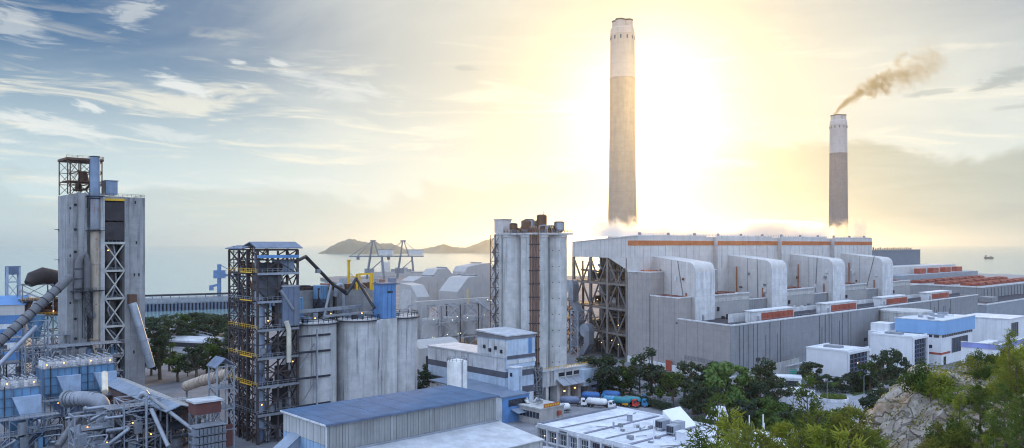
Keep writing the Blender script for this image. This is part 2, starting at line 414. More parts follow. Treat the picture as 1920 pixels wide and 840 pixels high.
# ================================================================== the setting
def structure(name, V, F, m, smooth=False):
    o = link(name, mesh(name, V, F, m, smooth)); o['kind'] = 'structure'; return o
def sea_mat():
    M = bpy.data.materials.new('sea_water'); M.use_nodes = True; t = NT(M.node_tree)
    pos = t.n('ShaderNodeNewGeometry').outputs['Position']
    x, y, z = t.sep(pos)
    b = t.n('ShaderNodeBsdfPrincipled')
    b.inputs['Base Color'].default_value = (.20, .30, .30, 1); b.inputs['Roughness'].default_value = .16
    b.inputs['Specular IOR Level'].default_value = .5
    h = t.noise(t.xyz(t.m('MULTIPLY', x, .5), y, 0), .06, 6, .65, .3)
    bp = t.n('ShaderNodeBump'); bp.inputs['Strength'].default_value = .55; bp.inputs['Distance'].default_value = .6
    t.put(bp.inputs['Height'], h); t.put(b.inputs['Normal'], bp.outputs[0])
    o = t.n('ShaderNodeOutputMaterial'); t.t.links.new(b.outputs[0], o.inputs[0]); return M
SEAZ = -4.0
S = 42000
structure('sea', [(-S, -2000, SEAZ), (S, -2000, SEAZ), (S, S, SEAZ), (-S, S, SEAZ)], [(0, 1, 2, 3)], sea_mat())
yard = mat('yard_ground', (.17, .175, .19), .9, var=.3, scale=.05, spot=.35, pcol=(.10, .10, .115), bump=.2)
coast = [(-2500, -800), (-2500, 430), (-330, 460), (-262, 560), (-235, 640), (-120, 690), (-180, 1000), (-345, 1440), (-330, 1500), (60, 1520), (500, 1500),
         (1300, 1350), (2500, 1200), (2500, -800)]
nC = len(coast)
structure('ground', [(x, y, 0) for x, y in coast] + [(x, y, -8) for x, y in coast],
          [tuple(range(nC))] + [(i, nC + i, nC + (i + 1) % nC, (i + 1) % nC) for i in range(nC)], yard)
# islands
def island(name, label, d, pts, seed):
    """ridge line given in photo pixels, built as a hill with real depth"""
    r = random.Random(seed); V = []; F = []; n = 64; mrow = 9
    def top(px):
        for (x0, y0), (x1, y1) in zip(pts, pts[1:]):
            if x0 <= px <= x1: t = (px - x0) / (x1 - x0); return y0 + (y1 - y0) * t
        return pts[-1][1]
    for i in range(n + 1):
        px = pts[0][0] + (pts[-1][0] - pts[0][0]) * i / n
        zt = CAMZ - (top(px) - HZ) / FPX * d + r.uniform(-2.5, 2.5)
        for j in range(mrow):
            s = j / (mrow - 1) * 2 - 1
            q = Pd(px, HZ, d)
            w = 150 + (zt - SEAZ) * 1.6
            z = SEAZ - 3 + (zt - SEAZ + 3) * (math.cos(s * math.pi) * .5 + .5) ** .8 + (r.uniform(-4, 4) if 0 < j < mrow - 1 else 0)
            V.append((q.x, d + s * w, z))
    for i in range(n):
        for j in range(mrow - 1):
            k = i * mrow + j; F.append((k, k + mrow, k + mrow + 1, k + 1))
    o = structure('island_hill', V, F, mat('island_scrub', (.10, .115, .10), .95, var=.4, scale=.004), True)
    tag(o, label)
island('island', 'hilly island with a rounded peak out at sea', 5600,
       [(606, 471), (618, 464), (632, 456), (646, 450), (654, 447), (664, 449), (676, 452), (690, 455), (700, 452), (707, 455), (722, 458), (732, 455), (742, 460), (760, 467), (775, 471)], 1)
island('island', 'long low island beside the silo cluster on the horizon', 6000,
       [(768, 471), (785, 469), (800, 466), (812, 462), (826, 459), (834, 457), (846, 462), (862, 464), (878, 463), (895, 456), (910, 450), (925, 446), (945, 448), (965, 455), (990, 463), (1010, 471)], 2)
# haze: the humid air between the camera and the far shore
def haze():
    V = [(-47000, -3000, -12), (47000, -3000, -12), (47000, 47000, -12), (-47000, 47000, -12), (-47000, -3000, 345), (47000, -3000, 345), (47000, 47000, 345), (-47000, 47000, 345)]
    M = bpy.data.materials.new('haze_air'); M.use_nodes = True; t = NT(M.node_tree)
    pv = t.n('ShaderNodeVolumePrincipled')
    pv.inputs['Color'].default_value = (.90, .93, .95, 1); pv.inputs['Density'].default_value = HAZE_DENSITY; pv.inputs['Anisotropy'].default_value = .925
    o = t.n('ShaderNodeOutputMaterial'); t.t.links.new(pv.outputs[0], o.inputs['Volume'])
    h = link('haze', mesh('haze', V, BOXF, M)); h['kind'] = 'stuff'; h['label'] = 'pale sunlit haze over the works and the sea'
HAZE_DENSITY = 0.000062
haze()
# ================================================================== power station
PU = (.735, .678); PW = (-.45, .893)
PF = Fr((93.4, 341), PU, PW)                                   # near corner of the turbine hall; a along the hall, t away from it
ZH = 25.0
hall = thing('turbine_hall', 'long grey flat-roofed turbine hall with red roof vents before the boiler house', 'building', PF(0, 0))
HL = 309
box(hall, 'front_wall', PF, 0, HL, 0, .6, 3.2, ZH, grey_c)
box(hall, 'end_wall', PF, 0, .6, .6, 36, 3.2, ZH, grey_e)
box(hall, 'far_end_wall', PF, HL - .6, HL, .6, 36, 0, ZH, grey_e)
box(hall, 'roof', PF, .6, HL - .6, .6, 38, ZH - 2.2, ZH - 1.6, roofdark)
box(hall, 'parapet_cap', PF, -.25, HL + .25, -.25, .85, ZH, ZH + .55, white)
box(hall, 'parapet_cap', PF, -.25, .85, .85, 36.2, ZH, ZH + .55, white)
box(hall, 'base_wall', PF, -.3, HL, -.3, .3, 0, 3.2, white)
box(hall, 'base_wall', PF, -.3, .3, .3, 76, 0, 3.2, white)
box(hall, 'base_ledge', PF, 0, HL, -1.6, 0, 3.2, 3.7, roofgrey)
dkline = mat('dark_joint', (.10, .105, .13), .7)
for k in range(4):                                             # downpipes and expansion joints of the long wall
    for o_ in (6.8, 9.7, 14, 18, 20.7, 28.9, 32, 39, 42):
        a = o_ + 72 * k + rng.uniform(-.6, .6)
        if a < HL - 1: bar(hall, 'downpipe', PF(a, -.12, 3.8), PF(a, -.12, ZH - rng.choice((.4, .4, 4, 6))), .24, mat('downpipe_grey', (.14, .145, .17), .7), .2)
g = box(hall, 'louvre', PF, -.15, 0, 6, 31, 7.2, 9.0, mat('louvre_grey', (.22, .22, .23), .6))
for i in range(25): bar(g, 'slat', PF(-.22, 6.3 + i, 7.2), PF(-.22, 6.3 + i, 9.0), .22, grey_e, .12)
box(hall, 'door', PF, -.42, -.28, 40, 44.5, 0, 5.2, red)
for k in range(4):                                             # red clad ventilators standing on the roof
    a0 = 31 + 70 * k
    v = box(hall, 'roof_vent', PF, a0, a0 + 37, 9, 15, ZH - 1.6, ZH + 3.6, white)
    for i in range(6): box(v, 'red_panel', PF, a0 + 6.2 + i * 5, a0 + 11.05 + i * 5, 8.82, 8.98, ZH - .6, ZH + 2.8, red)
    box(v, 'vent_cap', PF, a0 - .5, a0 + 37.5, 8.6, 15.4, ZH + 3.6, ZH + 4.0, white)
    box(v, 'access_door', PF, a0 + 2, a0 + 4.2, 8.85, 8.98, ZH - 1.4, ZH + 1.6, mat('grey_door', (.35, .36, .38)))
    box(hall, 'roof_fence', PF, a0 + 39, a0 + 65, 12, 12.3, ZH - 1.6, ZH + 1.2, dkline)
box(hall, 'back_parapet', PF, 22, HL, 19, 19.5, ZH - 1.6, ZH + 2.3, white)
for k in range(26):
    a = 18 + k * 11; box(hall, 'roof_cowl', PF, a, a + 1.2, 3 + (k % 3) * 1.6, 4.2 + (k % 3) * 1.6, ZH - 1.6, ZH - .2, steel_g)

bh = thing('boiler_house', 'tall white boiler house with an orange stripe, rounded ducts and an open steel end', 'building', PF(0, 67))
def roofz(t): return 64.3 - (t - 67) * .05
for k in range(4):
    a0 = 71 * k; a1 = a0 + 59.5
    zb = 52.9 if k == 0 else 20
    b = prism(bh, 'boiler_block', PF, [(67, zb if k else 52.9), (67, roofz(67)), (131, roofz(131)), (131, zb)], a0, a1, white_c)
    if k == 0:
        prism(bh, 'sloped_infill', PF, [(67, 44), (67, 52.9), (94, 52.9), (80, 48)], 0, 59, white_c)
        box(bh, 'inner_wall', PF, 26, 59, 74, 131, 0, 52.9, mat('inner_wall_grey', (.13, .12, .12), .9, streak=.3))
        box(bh, 'front_wall', PF, .4, 59, 67.2, 73.9, 0, 52.8, white_c)
    box(b, 'stripe', PF, a0 - (.12 if k == 0 else 0), a1 + .05, 66.86, 66.99, 59.4, 61.9, orange)
    if k == 0: box(b, 'stripe', PF, -.16, -.03, 66.86, 76, 59.4, 61.9, orange)
    box(b, 'roof_edge', PF, a0 - .2, a1 + .2, 66.8, 67.4, roofz(67), roofz(67) + .45, white)
    if k < 3:
        rb = box(bh, 'recessed_bay', PF, a1, a0 + 71, 70.5, 130, 20, roofz(70.5) - .1, white_c)
        box(rb, 'stripe', PF, a1 + .05, a0 + 70.95, 70.36, 70.49, 59.4, 61.9, orange)
    for i in range(3):
        a = a0 + 4 + i * 24; cyl(bh, 'roof_vent', PF(a, 70, roofz(70)), PF(a, 70, roofz(70) + 2.0), .8, steel_g, n=10)
bar(bh, 'roof_edge', PF(-.2, 67, roofz(67) + .2), PF(-.2, 131, roofz(131) + .2), .5, white)
# rounded ducts down to the turbine hall
for k in range(4):
    a0 = 12 + 70.3 * k; a1 = a0 + 16.5; rr = 4.5; t1 = 34.0; zf = 51.3; zbk = 53.8
    prof = [(67.3, 22), (67.3, zbk)]
    for i in range(7):
        q = math.pi / 2 * i / 6; prof.append((t1 + rr - rr * math.sin(q), zf - rr + rr * math.cos(q)))
    prof += [(t1, 22)]
    d = prism(bh, 'duct', PF, prof, a0, a1, white_c, smooth=True)
    for i in range(8):
        z0 = 23.4 + i * 2.95; box(d, 'panel', PF, a0 + .12, a1 - .12, t1 - .14, t1 - .01, z0, z0 + 2.83, white)
    for i in range(4):
        z0 = zf - .2 - i * .9
    bar(d, 'duct_seam', PF(a0 - .05, 52, 30), PF(a0 - .05, 52, 52.2), .14, dkline)
    cyl(d, 'drain_pipe', PF(a0 - .9, 60, 30), PF(a0 - .9, 60, 47.5), .4, mat('rust_pipe', (.30, .11, .06), .8), n=8)
    cyl(d, 'drain_pipe', PF(a0 - .8, 40, 26), PF(a0 - .8, 40, 36.5), .4, mat('rust_pipe', (.30, .11, .06), .8), n=8)
    cyl(bh, 'elbow_vent', PF(a0 + 2, 30, ZH - 1.6), PF(a0 + 2, 30, ZH + 1.5), .5, steel_g, n=8)
    # heater bays between the ducts
    e0 = a1; e1 = a0 + 47
    hb = box(bh, 'heater_bay', PF, e0, e1, 58, 75.5, 18, 46, grey_c)
    box(hb, 'parapet_cap', PF, e0, e1 + .2, 57.7, 58.4, 46, 46.5, white)
    for i in range(4): box(hb, 'roof_grating', PF, e0 + 2 + i * 7, e0 + 7.6 + i * 7, 60, 66, 46, 47.0, orange)
    lb = box(bh, 'lower_bay', PF, e0, e1 + 4, 36.5, 57.7, 18, 34.6, mat('lower_bay_grey', (.36, .36, .36), .6, var=.08, streak=.25))
    box(lb, 'parapet_cap', PF, e0, e1 + 4.2, 36.2, 36.9, 34.6, 35.2, white)
    box(lb, 'roof_band', PF, e0 + .02, e1 + 4.02, 36.3, 36.48, 31.5, 33.2, conc_l)
    for i in range(3): box(lb, 'roof_grating', PF, e0 + 3 + i * 9, e0 + 9 + i * 9, 41, 50, 34.6, 35.4, mat('rust_grating', (.16, .06, .05), .8))
    box(bh, 'link_bay', PF, e1 + 4, a0 + 70.3 - .1, 37.5, 58, 18, 31, grey_c)
    box(bh, 'link_cap', PF, e1 + 4, a0 + 70.2, 37.2, 37.8, 31, 31.5, white)
    cyl(bh, 'relief_vent', PF(a0 + 22, 36.1, 27), PF(a0 + 22, 36.1, 29), .7, steel_d, n=8)
# stepped end blocks
eb = box(bh, 'end_block', PF, 0, 11.9, 58, 76, 3.2, 46, grey_e)
box(eb, 'parapet_cap', PF, -.2, 12, 57.8, 58.4, 46, 46.6, white); box(eb, 'parapet_cap', PF, -.2, .4, 58.4, 76.2, 46, 46.6, white)
for i in range(3): box(eb, 'roof_grating', PF, 2, 10, 60.5 + i * 4.4, 64.2 + i * 4.4, 46, 47.0, orange)
eb = box(bh, 'end_block', PF, .7, 11.9, 36.3, 57.9, 3.2, 34.6, grey_e)
box(eb, 'parapet_cap', PF, .5, 12, 36.0, 36.7, 34.6, 35.2, white); box(eb, 'parapet_cap', PF, .5, 1.1, 36.7, 57.8, 34.6, 35.2, white)
for i in range(3): box(eb, 'roof_grating', PF, 2.5, 9.5, 38.5 + i * 6, 43 + i * 6, 34.6, 35.3, mat('rust_grating', (.16, .06, .05), .8))
# cladding seams, ladders and rails
for i in range(6):
    b = 5 + i * 6 + rng.uniform(-1.5, 1.5); bar(hall, 'wall_seam', PF(-.04, b, 3.4), PF(-.04, b, ZH - .1), .08, steel_g, .06)
for i in range(5): bar(bh, 'wall_seam', PF(-.05, 60 + i * 3.6, 4), PF(-.05, 60 + i * 3.6, 45.8), .07, steel_g, .06); bar(bh, 'wall_seam', PF(.65, 39 + i * 4, 4), PF(.65, 39 + i * 4, 34.4), .07, steel_g, .06)
for i in range(16):
    t_ = 70 + i * 3.9; bar(bh, 'wall_seam', PF(-.05, t_, 53.1), PF(-.05, t_, roofz(t_) - .1), .09, steel_g, .06)
for k in range(4):
    for i in range(9):
        a = 71 * k + 4 + i * 6.2; bar(bh, 'wall_seam', PF(a, 66.95, 46), PF(a, 66.95, 59.3), .09, steel_g, .06)
rs = random.Random(14)
for k in range(4):
    a0 = 12 + 70.3 * k
    bar(bh, 'ladder', PF(a0 - .2, 45 + rs.uniform(-5, 5), 28), PF(a0 - .2, 45 + rs.uniform(-5, 5), 52), .5, steel_g, .2)
    for i in range(rs.randint(2, 5)):
        t_ = rs.uniform(37, 60); z_ = rs.uniform(30, 44); box(bh, 'wall_cabinet', PF, a0 - .7, a0, t_, t_ + rs.uniform(.8, 2.0), z_, z_ + rs.uniform(.8, 2.2), rs.choice((steel_g, white, steel_r)))
    for i in range(rs.randint(2, 4)):
        a = a0 + rs.uniform(18, 50); pipe(bh, 'bay_pipe', [PF(a, 57.2, 35), PF(a, 57.2, 44), PF(a, 59, 46.8)], rs.uniform(.25, .5), rs.choice((galv, steel_g, mat('rust_pipe', (.30, .11, .06)))), 8, 1)
    for i in range(rs.randint(3, 7)):
        a = a0 + rs.uniform(17, 60); t_ = rs.uniform(22, 34); box(hall, 'roof_machine', PF, a, a + rs.uniform(1, 4), t_, t_ + rs.uniform(1, 3), ZH - 1.6, ZH + rs.uniform(-.4, 1.6), rs.choice((steel_g, white, galv, steel_d)))
railing(hall, [PF(1, 1.2, ZH - 1.6), PF(HL - 1, 1.2, ZH - 1.6)], steel_g, 2.9, 3, .1)
railing(bh, [PF(0, 67.6, roofz(67)), PF(272, 67.6, roofz(67))], steel_g, 1.1, 3, .1)
for k in range(5):
    a = 20 + 55 * k; box(hall, 'wall_vent', PF, a, a + 3, -.2, 0, 8, 9.6, steel_d)
# open steel end of the boiler house
zs = [0, 13, 26, 39, 52.9]
warm_st = mat('steel_warm_grey', (.20, .18, .17), .6, .3, spot=.2)
tt = [77, 95, 112, 130]
for a in (0.6, 24):
    for t in tt: bar(bh, 'column', PF(a, t, 0), PF(a, t, 52.9), 1.3, warm_st)
    for z in zs[1:-1]:
        bar(bh, 'beam', PF(a, 77, z), PF(a, 130, z), .8, warm_st, 1.2)
    for i in range(3):
        for j in range(2):
            z0, z1 = (0, 26) if j == 0 else (26, 52.5)
            if i % 2 == j % 2 or a < 1: bar(bh, 'brace', PF(a, tt[i], z0), PF(a, tt[i + 1], z1), .7, warm_st)
            if a < 1: bar(bh, 'brace', PF(a, tt[i], z1), PF(a, tt[i + 1], z0), .7, warm_st)
for t in tt:
    for z in zs[1:-1]: bar(bh, 'beam', PF(.6, t, z), PF(24, t, z), .7, warm_st, 1.0)
for z in (13.6, 26.6, 39.6):
    box(bh, 'floor', PF, 2, 24, 80, 129, z, z + .35, warm_st)
    railing(bh, [PF(1.2, 78, z + .3), PF(1.2, 129, z + .3)], warm_st, 1.2, 2.2, .14)
r2 = random.Random(3)
for i in range(46):                                            # plant on the floors: drums, boxes and pipes
    z = r2.choice((.3, 14, 27, 40)); t = r2.uniform(80, 127); a = r2.uniform(5, 23)
    q = r2.random()
    mm = r2.choice((warm_st, steel_r, steel_g, galv, steel_d))
    if q < .35: cyl(bh, 'drum', PF(a, t, z), PF(a, t, z + r2.uniform(3, 7)), r2.uniform(1, 2.4), mm, n=12)
    elif q < .7: box(bh, 'machine', PF, a, a + r2.uniform(2, 5), t, t + r2.uniform(2, 6), z, z + r2.uniform(2, 6), mm)
    else: cyl(bh, 'header_pipe', PF(a, t, z + r2.uniform(3, 8)), PF(a, min(129, t + 18), z + r2.uniform(3, 8)), r2.uniform(.3, .8), mm, n=8)
for i in range(22):
    t = r2.uniform(79, 129); a = r2.uniform(2, 20); pipe(bh, 'riser_pipe', [PF(a, t, r2.choice((0, 13, 26))), PF(a, t, r2.uniform(40, 52))], r2.uniform(.2, .6), r2.choice((warm_st, galv, steel_r)), 8)
cyl(bh, 'vessel', PF(8, 92, 29), PF(8, 101, 29), 2.2, galv, n=16)
for p in ((-.5, 84, 8), (-.5, 90, 9.5), (-.5, 100, 7.2), (-.5, 84, 18), (-.5, 118, 16), (-.5, 104, 30)): lamp(bh, PF(*p), .3, glow('lamp_warm', (1, .72, .35), 4.0))
# zig-zag flue outside the open end
fl = thing('flue_duct', 'pale zig-zag flue duct in a lattice frame beside the open boiler bay', 'duct', PF(-8, 118))
FL = Fr(PF(-8, 113)[:2], PU, PW)
def rect_duct(parent, pts, wa, wt, m, f):
    V = []; F = []
    for (a, t, z) in pts:
        V += [f(a - wa / 2, t - wt / 2, z), f(a + wa / 2, t - wt / 2, z), f(a + wa / 2, t + wt / 2, z), f(a - wa / 2, t + wt / 2, z)]
    for i in range(len(pts) - 1):
        for j in range(4):
            k = (j + 1) % 4; F.append((4 * i + j, 4 * i + k, 4 * i + 4 + k, 4 * i + 4 + j))
    n = len(pts); F += [(3, 2, 1, 0), tuple(4 * (n - 1) + j for j in range(4))]
    return poly(parent, 'duct_segment', V, F, m)
segs = [[(0, 6, 38), (0, 6, 33), (0, 6, 28.5)], [(0, 6, 28.3), (0, 0, 23.5)], [(0, 0, 23.3), (0, 0, 13)], [(0, 0, 12.8), (0, 3, 4)]]
for s in segs: rect_duct(fl, s, 4.5, 5, galv, FL)
rect_duct(fl, [(0, -10, 14), (0, -10, 7)], 4, 5, galv, FL); rect_duct(fl, [(0, -10, 7), (0, -4, .5)], 4, 5, galv, FL)
cyl(fl, 'elbow', FL(-2.2, -8, 14), FL(2.2, -8, 14), 3.6, galv, n=18)
cyl(fl, 'elbow', FL(-2.3, 8, 37), FL(2.3, 8, 37), 3.4, galv, n=18)
lattice(fl, FL, -4, 4, -4, 4, frange(0, 24, 5), steel_w, .45, .3, .22)
lattice(fl, FL, -4, 4, 8, 16, frange(0, 30, 5), steel_r, .45, .3, .22)
for z in (10, 19, 24): box(fl, 'platform', FL, -5, 5, 7, 18, z, z + .3, orange if z < 20 else steel_r); railing(fl, [FL(-5, 7, z), FL(-5, 18, z)], yellow, 1.2, 1.6, .14)

# chimneys
def chimney(label, px, d, ztop, zband, rt, rb, cols, lit):
    c = Pd(px, HZ, d); c.z = 0
    t = thing('chimney', label, 'chimney', c, 'power station chimneys')
    zb = [(rb * 1.12, 0), (rb * 1.05, ztop * .16), (rb, ztop * .3), (rb * .93, ztop * .45)]
    k = (zband - ztop * .45) / (ztop - 13 - ztop * .45)
    rm = rb * .93 + (rt - rb * .93) * k
    lathe(t, 'lower_shaft', c, zb + [(rm, zband)], cols[0], 40)
    up = lathe(t, 'upper_shaft', c, [(rm + .03, zband), (rt, ztop - 13), (rt + .25, ztop - 12.6), (rt + .25, ztop - 11.8), (rt, ztop - 11.6), (rt * .985, ztop - 7.5), (rt * .9, ztop - 6.8), (rt * .9, ztop - 6)], cols[1], 40)
    for i in range(12):
        q = 2 * math.pi * (i + .5) / 12; dv = Vector((math.cos(q), math.sin(q), 0))
        bar(up, 'slot', c + dv * rt * .99 + Vector((0, 0, ztop - 17)), c + dv * rt * .99 + Vector((0, 0, ztop - 14)), 1.0, dkline, 1.0)
    for i in range(4):
        q = math.pi / 4 + math.pi / 2 * i + .3; dv = Vector((math.cos(q), math.sin(q), 0)) * rt * .5
        fl_ = cyl(t, 'flue', c + dv + Vector((0, 0, ztop - 7)), c + dv + Vector((0, 0, ztop)), rt * .4, cols[1], n=20)
        cyl(fl_, 'flue_rim', c + dv + Vector((0, 0, ztop - 1.2)), c + dv + Vector((0, 0, ztop + .2)), rt * .42, mat('flue_soot', (.16, .12, .09), .9), n=20)
    for z in (ztop * .33, ztop * .52, zband - .6):
        r = rt + (rb - rt) * (1 - z / ztop)
        lathe(t, 'gallery_ring', c, [(r * .9, z - .3), (r * 1.0 + .35, z - .3), (r * 1.0 + .35, z + .3), (r * .9, z + .3)], cols[0], 40)
    return c
ch_lo = mat('chimney_brown_sunglow', (.42, .33, .25), .85, var=.08, streak=.2, ring=.12)  # both near-chimney bands have golden sun glow put into their colour
ch_up = mat('chimney_pale_sunglow', (.56, .48, .41), .85, var=.06, streak=.2, ring=.12); ch_up2 = mat('chimney_pale_grey', (.50, .46, .44), .85, var=.06, streak=.2, ring=.12)
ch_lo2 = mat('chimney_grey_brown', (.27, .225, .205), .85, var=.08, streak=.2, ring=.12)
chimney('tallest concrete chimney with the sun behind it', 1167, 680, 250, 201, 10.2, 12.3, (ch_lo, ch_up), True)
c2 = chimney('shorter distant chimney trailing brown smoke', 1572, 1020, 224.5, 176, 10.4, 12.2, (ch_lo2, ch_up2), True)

# smoke and steam
def vol_mat(name, col, dens, build, aniso=.3):
    M = bpy.data.materials.new(name); M.use_nodes = True; t = NT(M.node_tree)
    pv = t.n('ShaderNodeVolumePrincipled'); pv.inputs['Color'].default_value = (*col, 1); pv.inputs['Anisotropy'].default_value = aniso
    t.put(pv.inputs['Density'], t.m('MULTIPLY', build(t), dens))
    o = t.n('ShaderNodeOutputMaterial'); t.t.links.new(pv.outputs[0], o.inputs['Volume'])
    return M
def smoke():
    A = c2 + Vector((-4, 0, 224)); n = 12
    def axis(s): return A + Vector((78 * s ** 1.0, 0, 50 * s ** .62))
    def rad(s): return 2.6 + 17 * s
    pts = [axis(i / n * 1.7) for i in range(n + 1)]; rr = [rad(i / n * 1.7) * 1.3 for i in range(n + 1)]
    V, F = tubeVF(pts, 1, 14, rr)
    def dens(t):
        pos = t.n('ShaderNodeNewGeometry').outputs['Position']
        rel = t.v('SUBTRACT', pos, tuple(A)); x, y, z = t.sep(rel)
        s = t.m('DIVIDE', t.m('MAXIMUM', x, .1), 78.0)
        zc = t.m('MULTIPLY', t.m('POWER', s, .62), 50.0)
        dz = t.m('SUBTRACT', z, zc)
        r = t.m('DIVIDE', t.m('SQRT', t.m('ADD', t.m('MULTIPLY', dz, dz), t.m('MULTIPLY', y, y))), t.m('ADD', 2.6, t.m('MULTIPLY', s, 17.0)))
        nn = t.noise(rel, .07, 5, .65, .6)
        body = t.step(t.m('ADD', t.m('MULTIPLY', r, .55), t.m('MULTIPLY', t.m('SUBTRACT', .58, nn), t.m('MINIMUM', 3.4, t.m('ADD', .7, t.m('MULTIPLY', s, 4.0))))), .85, .15)
        fade = t.m('EXPONENT', t.m('MULTIPLY', s, -2.0))
        return t.m('MULTIPLY', body, fade)
    o = link('smoke', mesh('smoke', V, F, vol_mat('brown_smoke', (.56, .44, .22), .42, dens, 0.4)))
    tag(o, 'brown smoke plume drifting from the distant chimney', kind='stuff')
smoke()
def steam(name, label, f, a0, a1, t0, t1, z0, z1, seed, dens_k):
    V = [f(a0, t0, z0), f(a1, t0, z0), f(a1, t1, z0), f(a0, t1, z0), f(a0, t0, z1), f(a1, t0, z1), f(a1, t1, z1), f(a0, t1, z1)]
    def dens(t):
        pos = t.n('ShaderNodeNewGeometry').outputs['Position']
        x, y, z = t.sep(pos)
        h = t.m('DIVIDE', t.m('SUBTRACT', z, z0), z1 - z0)
        q = t.v('ADD', pos, (seed * 17.0, 0, t.m('MULTIPLY', 0, 0)) if False else (seed * 17.0, 0, 0))
        n1 = t.noise(q, .16, 5, .66, .9); n2 = t.noise(q, .022, 2)
        thr = t.m('ADD', .27, t.m('MULTIPLY', h, t.m('SUBTRACT', .80, t.m('MULTIPLY', n2, .95))))
        return t.step(n1, thr, t.m('ADD', thr, .08))
    o = link(name, mesh(name, V, BOXF, vol_mat(name + '_vapour_%d' % seed, (.997, .99, .975), dens_k, dens, .8)))
    tag(o, label, kind='stuff')
steam('steam', 'white steam billowing along the boiler house roof', PF, 2, 268, 96, 118, 64.4, 77, 1, .17)
# older station beyond
OLD = Fr((385, 656), PU, PW)
oh = thing('old_turbine_hall', 'grey hall with rows of red roof ventilators at the frame edge', 'building', OLD(0, 0))
box(oh, 'wall', OLD, 0, 330, 0, 130, 0, 24.2, grey_c)
box(oh, 'parapet_cap', OLD, -.4, 330, -.4, .8, 24.2, 25.3, white); box(oh, 'parapet_cap', OLD, -.4, .8, .8, 130, 24.2, 25.3, white)
for i in range(9):
    for j in range(3):
        a = 12 + i * 20 + j * 5; t = 12 + j * 26
        v = prism(oh, 'red_roof_vent', OLD, [(t, 24.2), (t, 26.2), (t + 2, 27.0), (t + 9, 27.0), (t + 11, 26.2), (t + 11, 24.2)], a, a + 12.5, mat('dull_red_vent', (.26, .065, .045), .7, var=.3))
for i in range(16):
    bar(oh, 'downpipe', OLD(6 + i * 9, -.15, 2), OLD(6 + i * 9, -.15, 23), .4, dkline, .2)
ob = thing('old_boiler_house', 'long dark grey boiler house with stub vents beyond the white one', 'building', Pd(1650, HZ, 800))
OB = Fr((Pd(1646, HZ, 760).x, 760), PU, PW)
box(ob, 'upper_block', OB, 0, 150, 20, 60, 0, 53.4, mat('slate_cladding', (.13, .16, .20), .6, var=.1))
box(ob, 'roof_edge', OB, -.4, 150.4, 19.6, 20.4, 53.4, 54.4, steel_g)
box(ob, 'lower_block', OB, 0, 190, -6, 20, 0, 38, white_c)
box(ob, 'front_block', OB, 0, 205, -26, -6, 0, 31, mat('slate_cladding_pale', (.27, .30, .34), .6, var=.1))
for i in range(4): box(ob, 'red_vent', OB, 60 + i * 34, 76 + i * 34, -18, -12, 31, 36, red)
for i in range(26):
    a = 4 + i * 5.7; cyl(ob, 'stub_vent', OB(a, 30, 53.4), OB(a, 30, 55.6 + (i % 3) * .6), .7, steel_d, n=8)
steam('steam', 'thin white steam rising behind the dark old boiler house', OB, 2, 120, 70, 95, 50, 88, 4, .035)
lo = thing('low_annex', 'low grey annex with white parapets in front of the old hall', 'building', Pd(1880, HZ, 560))
LA = Fr((Pd(1850, HZ, 590).x, 590), PU, PW)
box(lo, 'wall', LA, 0, 160, 0, 30, 0, 15, mat('slate_cladding_pale', (.27, .30, .34)))
box(lo, 'parapet_cap', LA, -.3, 160, -.3, .5, 15, 16, white); box(lo, 'parapet_cap', LA, -.3, .5, .5, 30, 15, 16, white)
box(lo, 'roof', LA, .6, 160, .6, 30, 15, 15.3, roofdark)
box(lo, 'stair_head', LA, 30, 44, 6, 16, 15.3, 19, grey_c)
# ================================================================== cement works: preheater tower
TF = Fr((-178, 320), U2, V2)
rust_b = mat('rusty_beige', (.42, .36, .29), .8, streak=.8, scol=(.22, .09, .04), spot=.25, pcol=(.20, .08, .035))
pt = thing('preheater_tower', 'tall concrete preheater tower with a braced open bay and a blue stack on top', 'tower', TF(0, 0))
ZT = 79.8
box(pt, 'concrete_wing', TF, 0, 2.3, 0, 14, 0, ZT, conc_t)
box(pt, 'recessed_strip', TF, 2.3, 4.1, .7, 14, 0, ZT + .2, conc_t)
box(pt, 'concrete_wing', TF, 4.1, 7.2, -.2, 14, 0, ZT + 1.0, conc_t)
box(pt, 'concrete_wing', TF, 7.2, 13.9, 2.6, 14, 0, ZT + .7, conc_t)
box(pt, 'concrete_pier', TF, 12.3, 14.0, 0, 2.6, 0, ZT + .4, conc_l)
wing = box(pt, 'concrete_wing', TF, 21.7, 29.8, 0, 15, 0, ZT - .1, conc_t)
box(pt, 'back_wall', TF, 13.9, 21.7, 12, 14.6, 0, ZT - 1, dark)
for i, z in enumerate((76, 66, 57, 48, 38, 30, 22, 13)):
    lathe(pt, 'porthole', TF(3.2, .62, z), [(.01, -.5), (.5, -.35), (.5, .35), (.01, .5)], dark, 10)
    if i % 2 == 0: box(pt, 'small_opening', TF, .9, 1.5, -.06, .02, z - 2, z - 1.1, dark)
for z, a in ((77, 25.6), (60, 26), (46.5, 25.2), (46.5, 27), (33, 25.4), (33, 26.4), (14, 25)): box(wing, 'small_opening', TF, a, a + .6, -.06, .02, z, z + 1.3, dark)
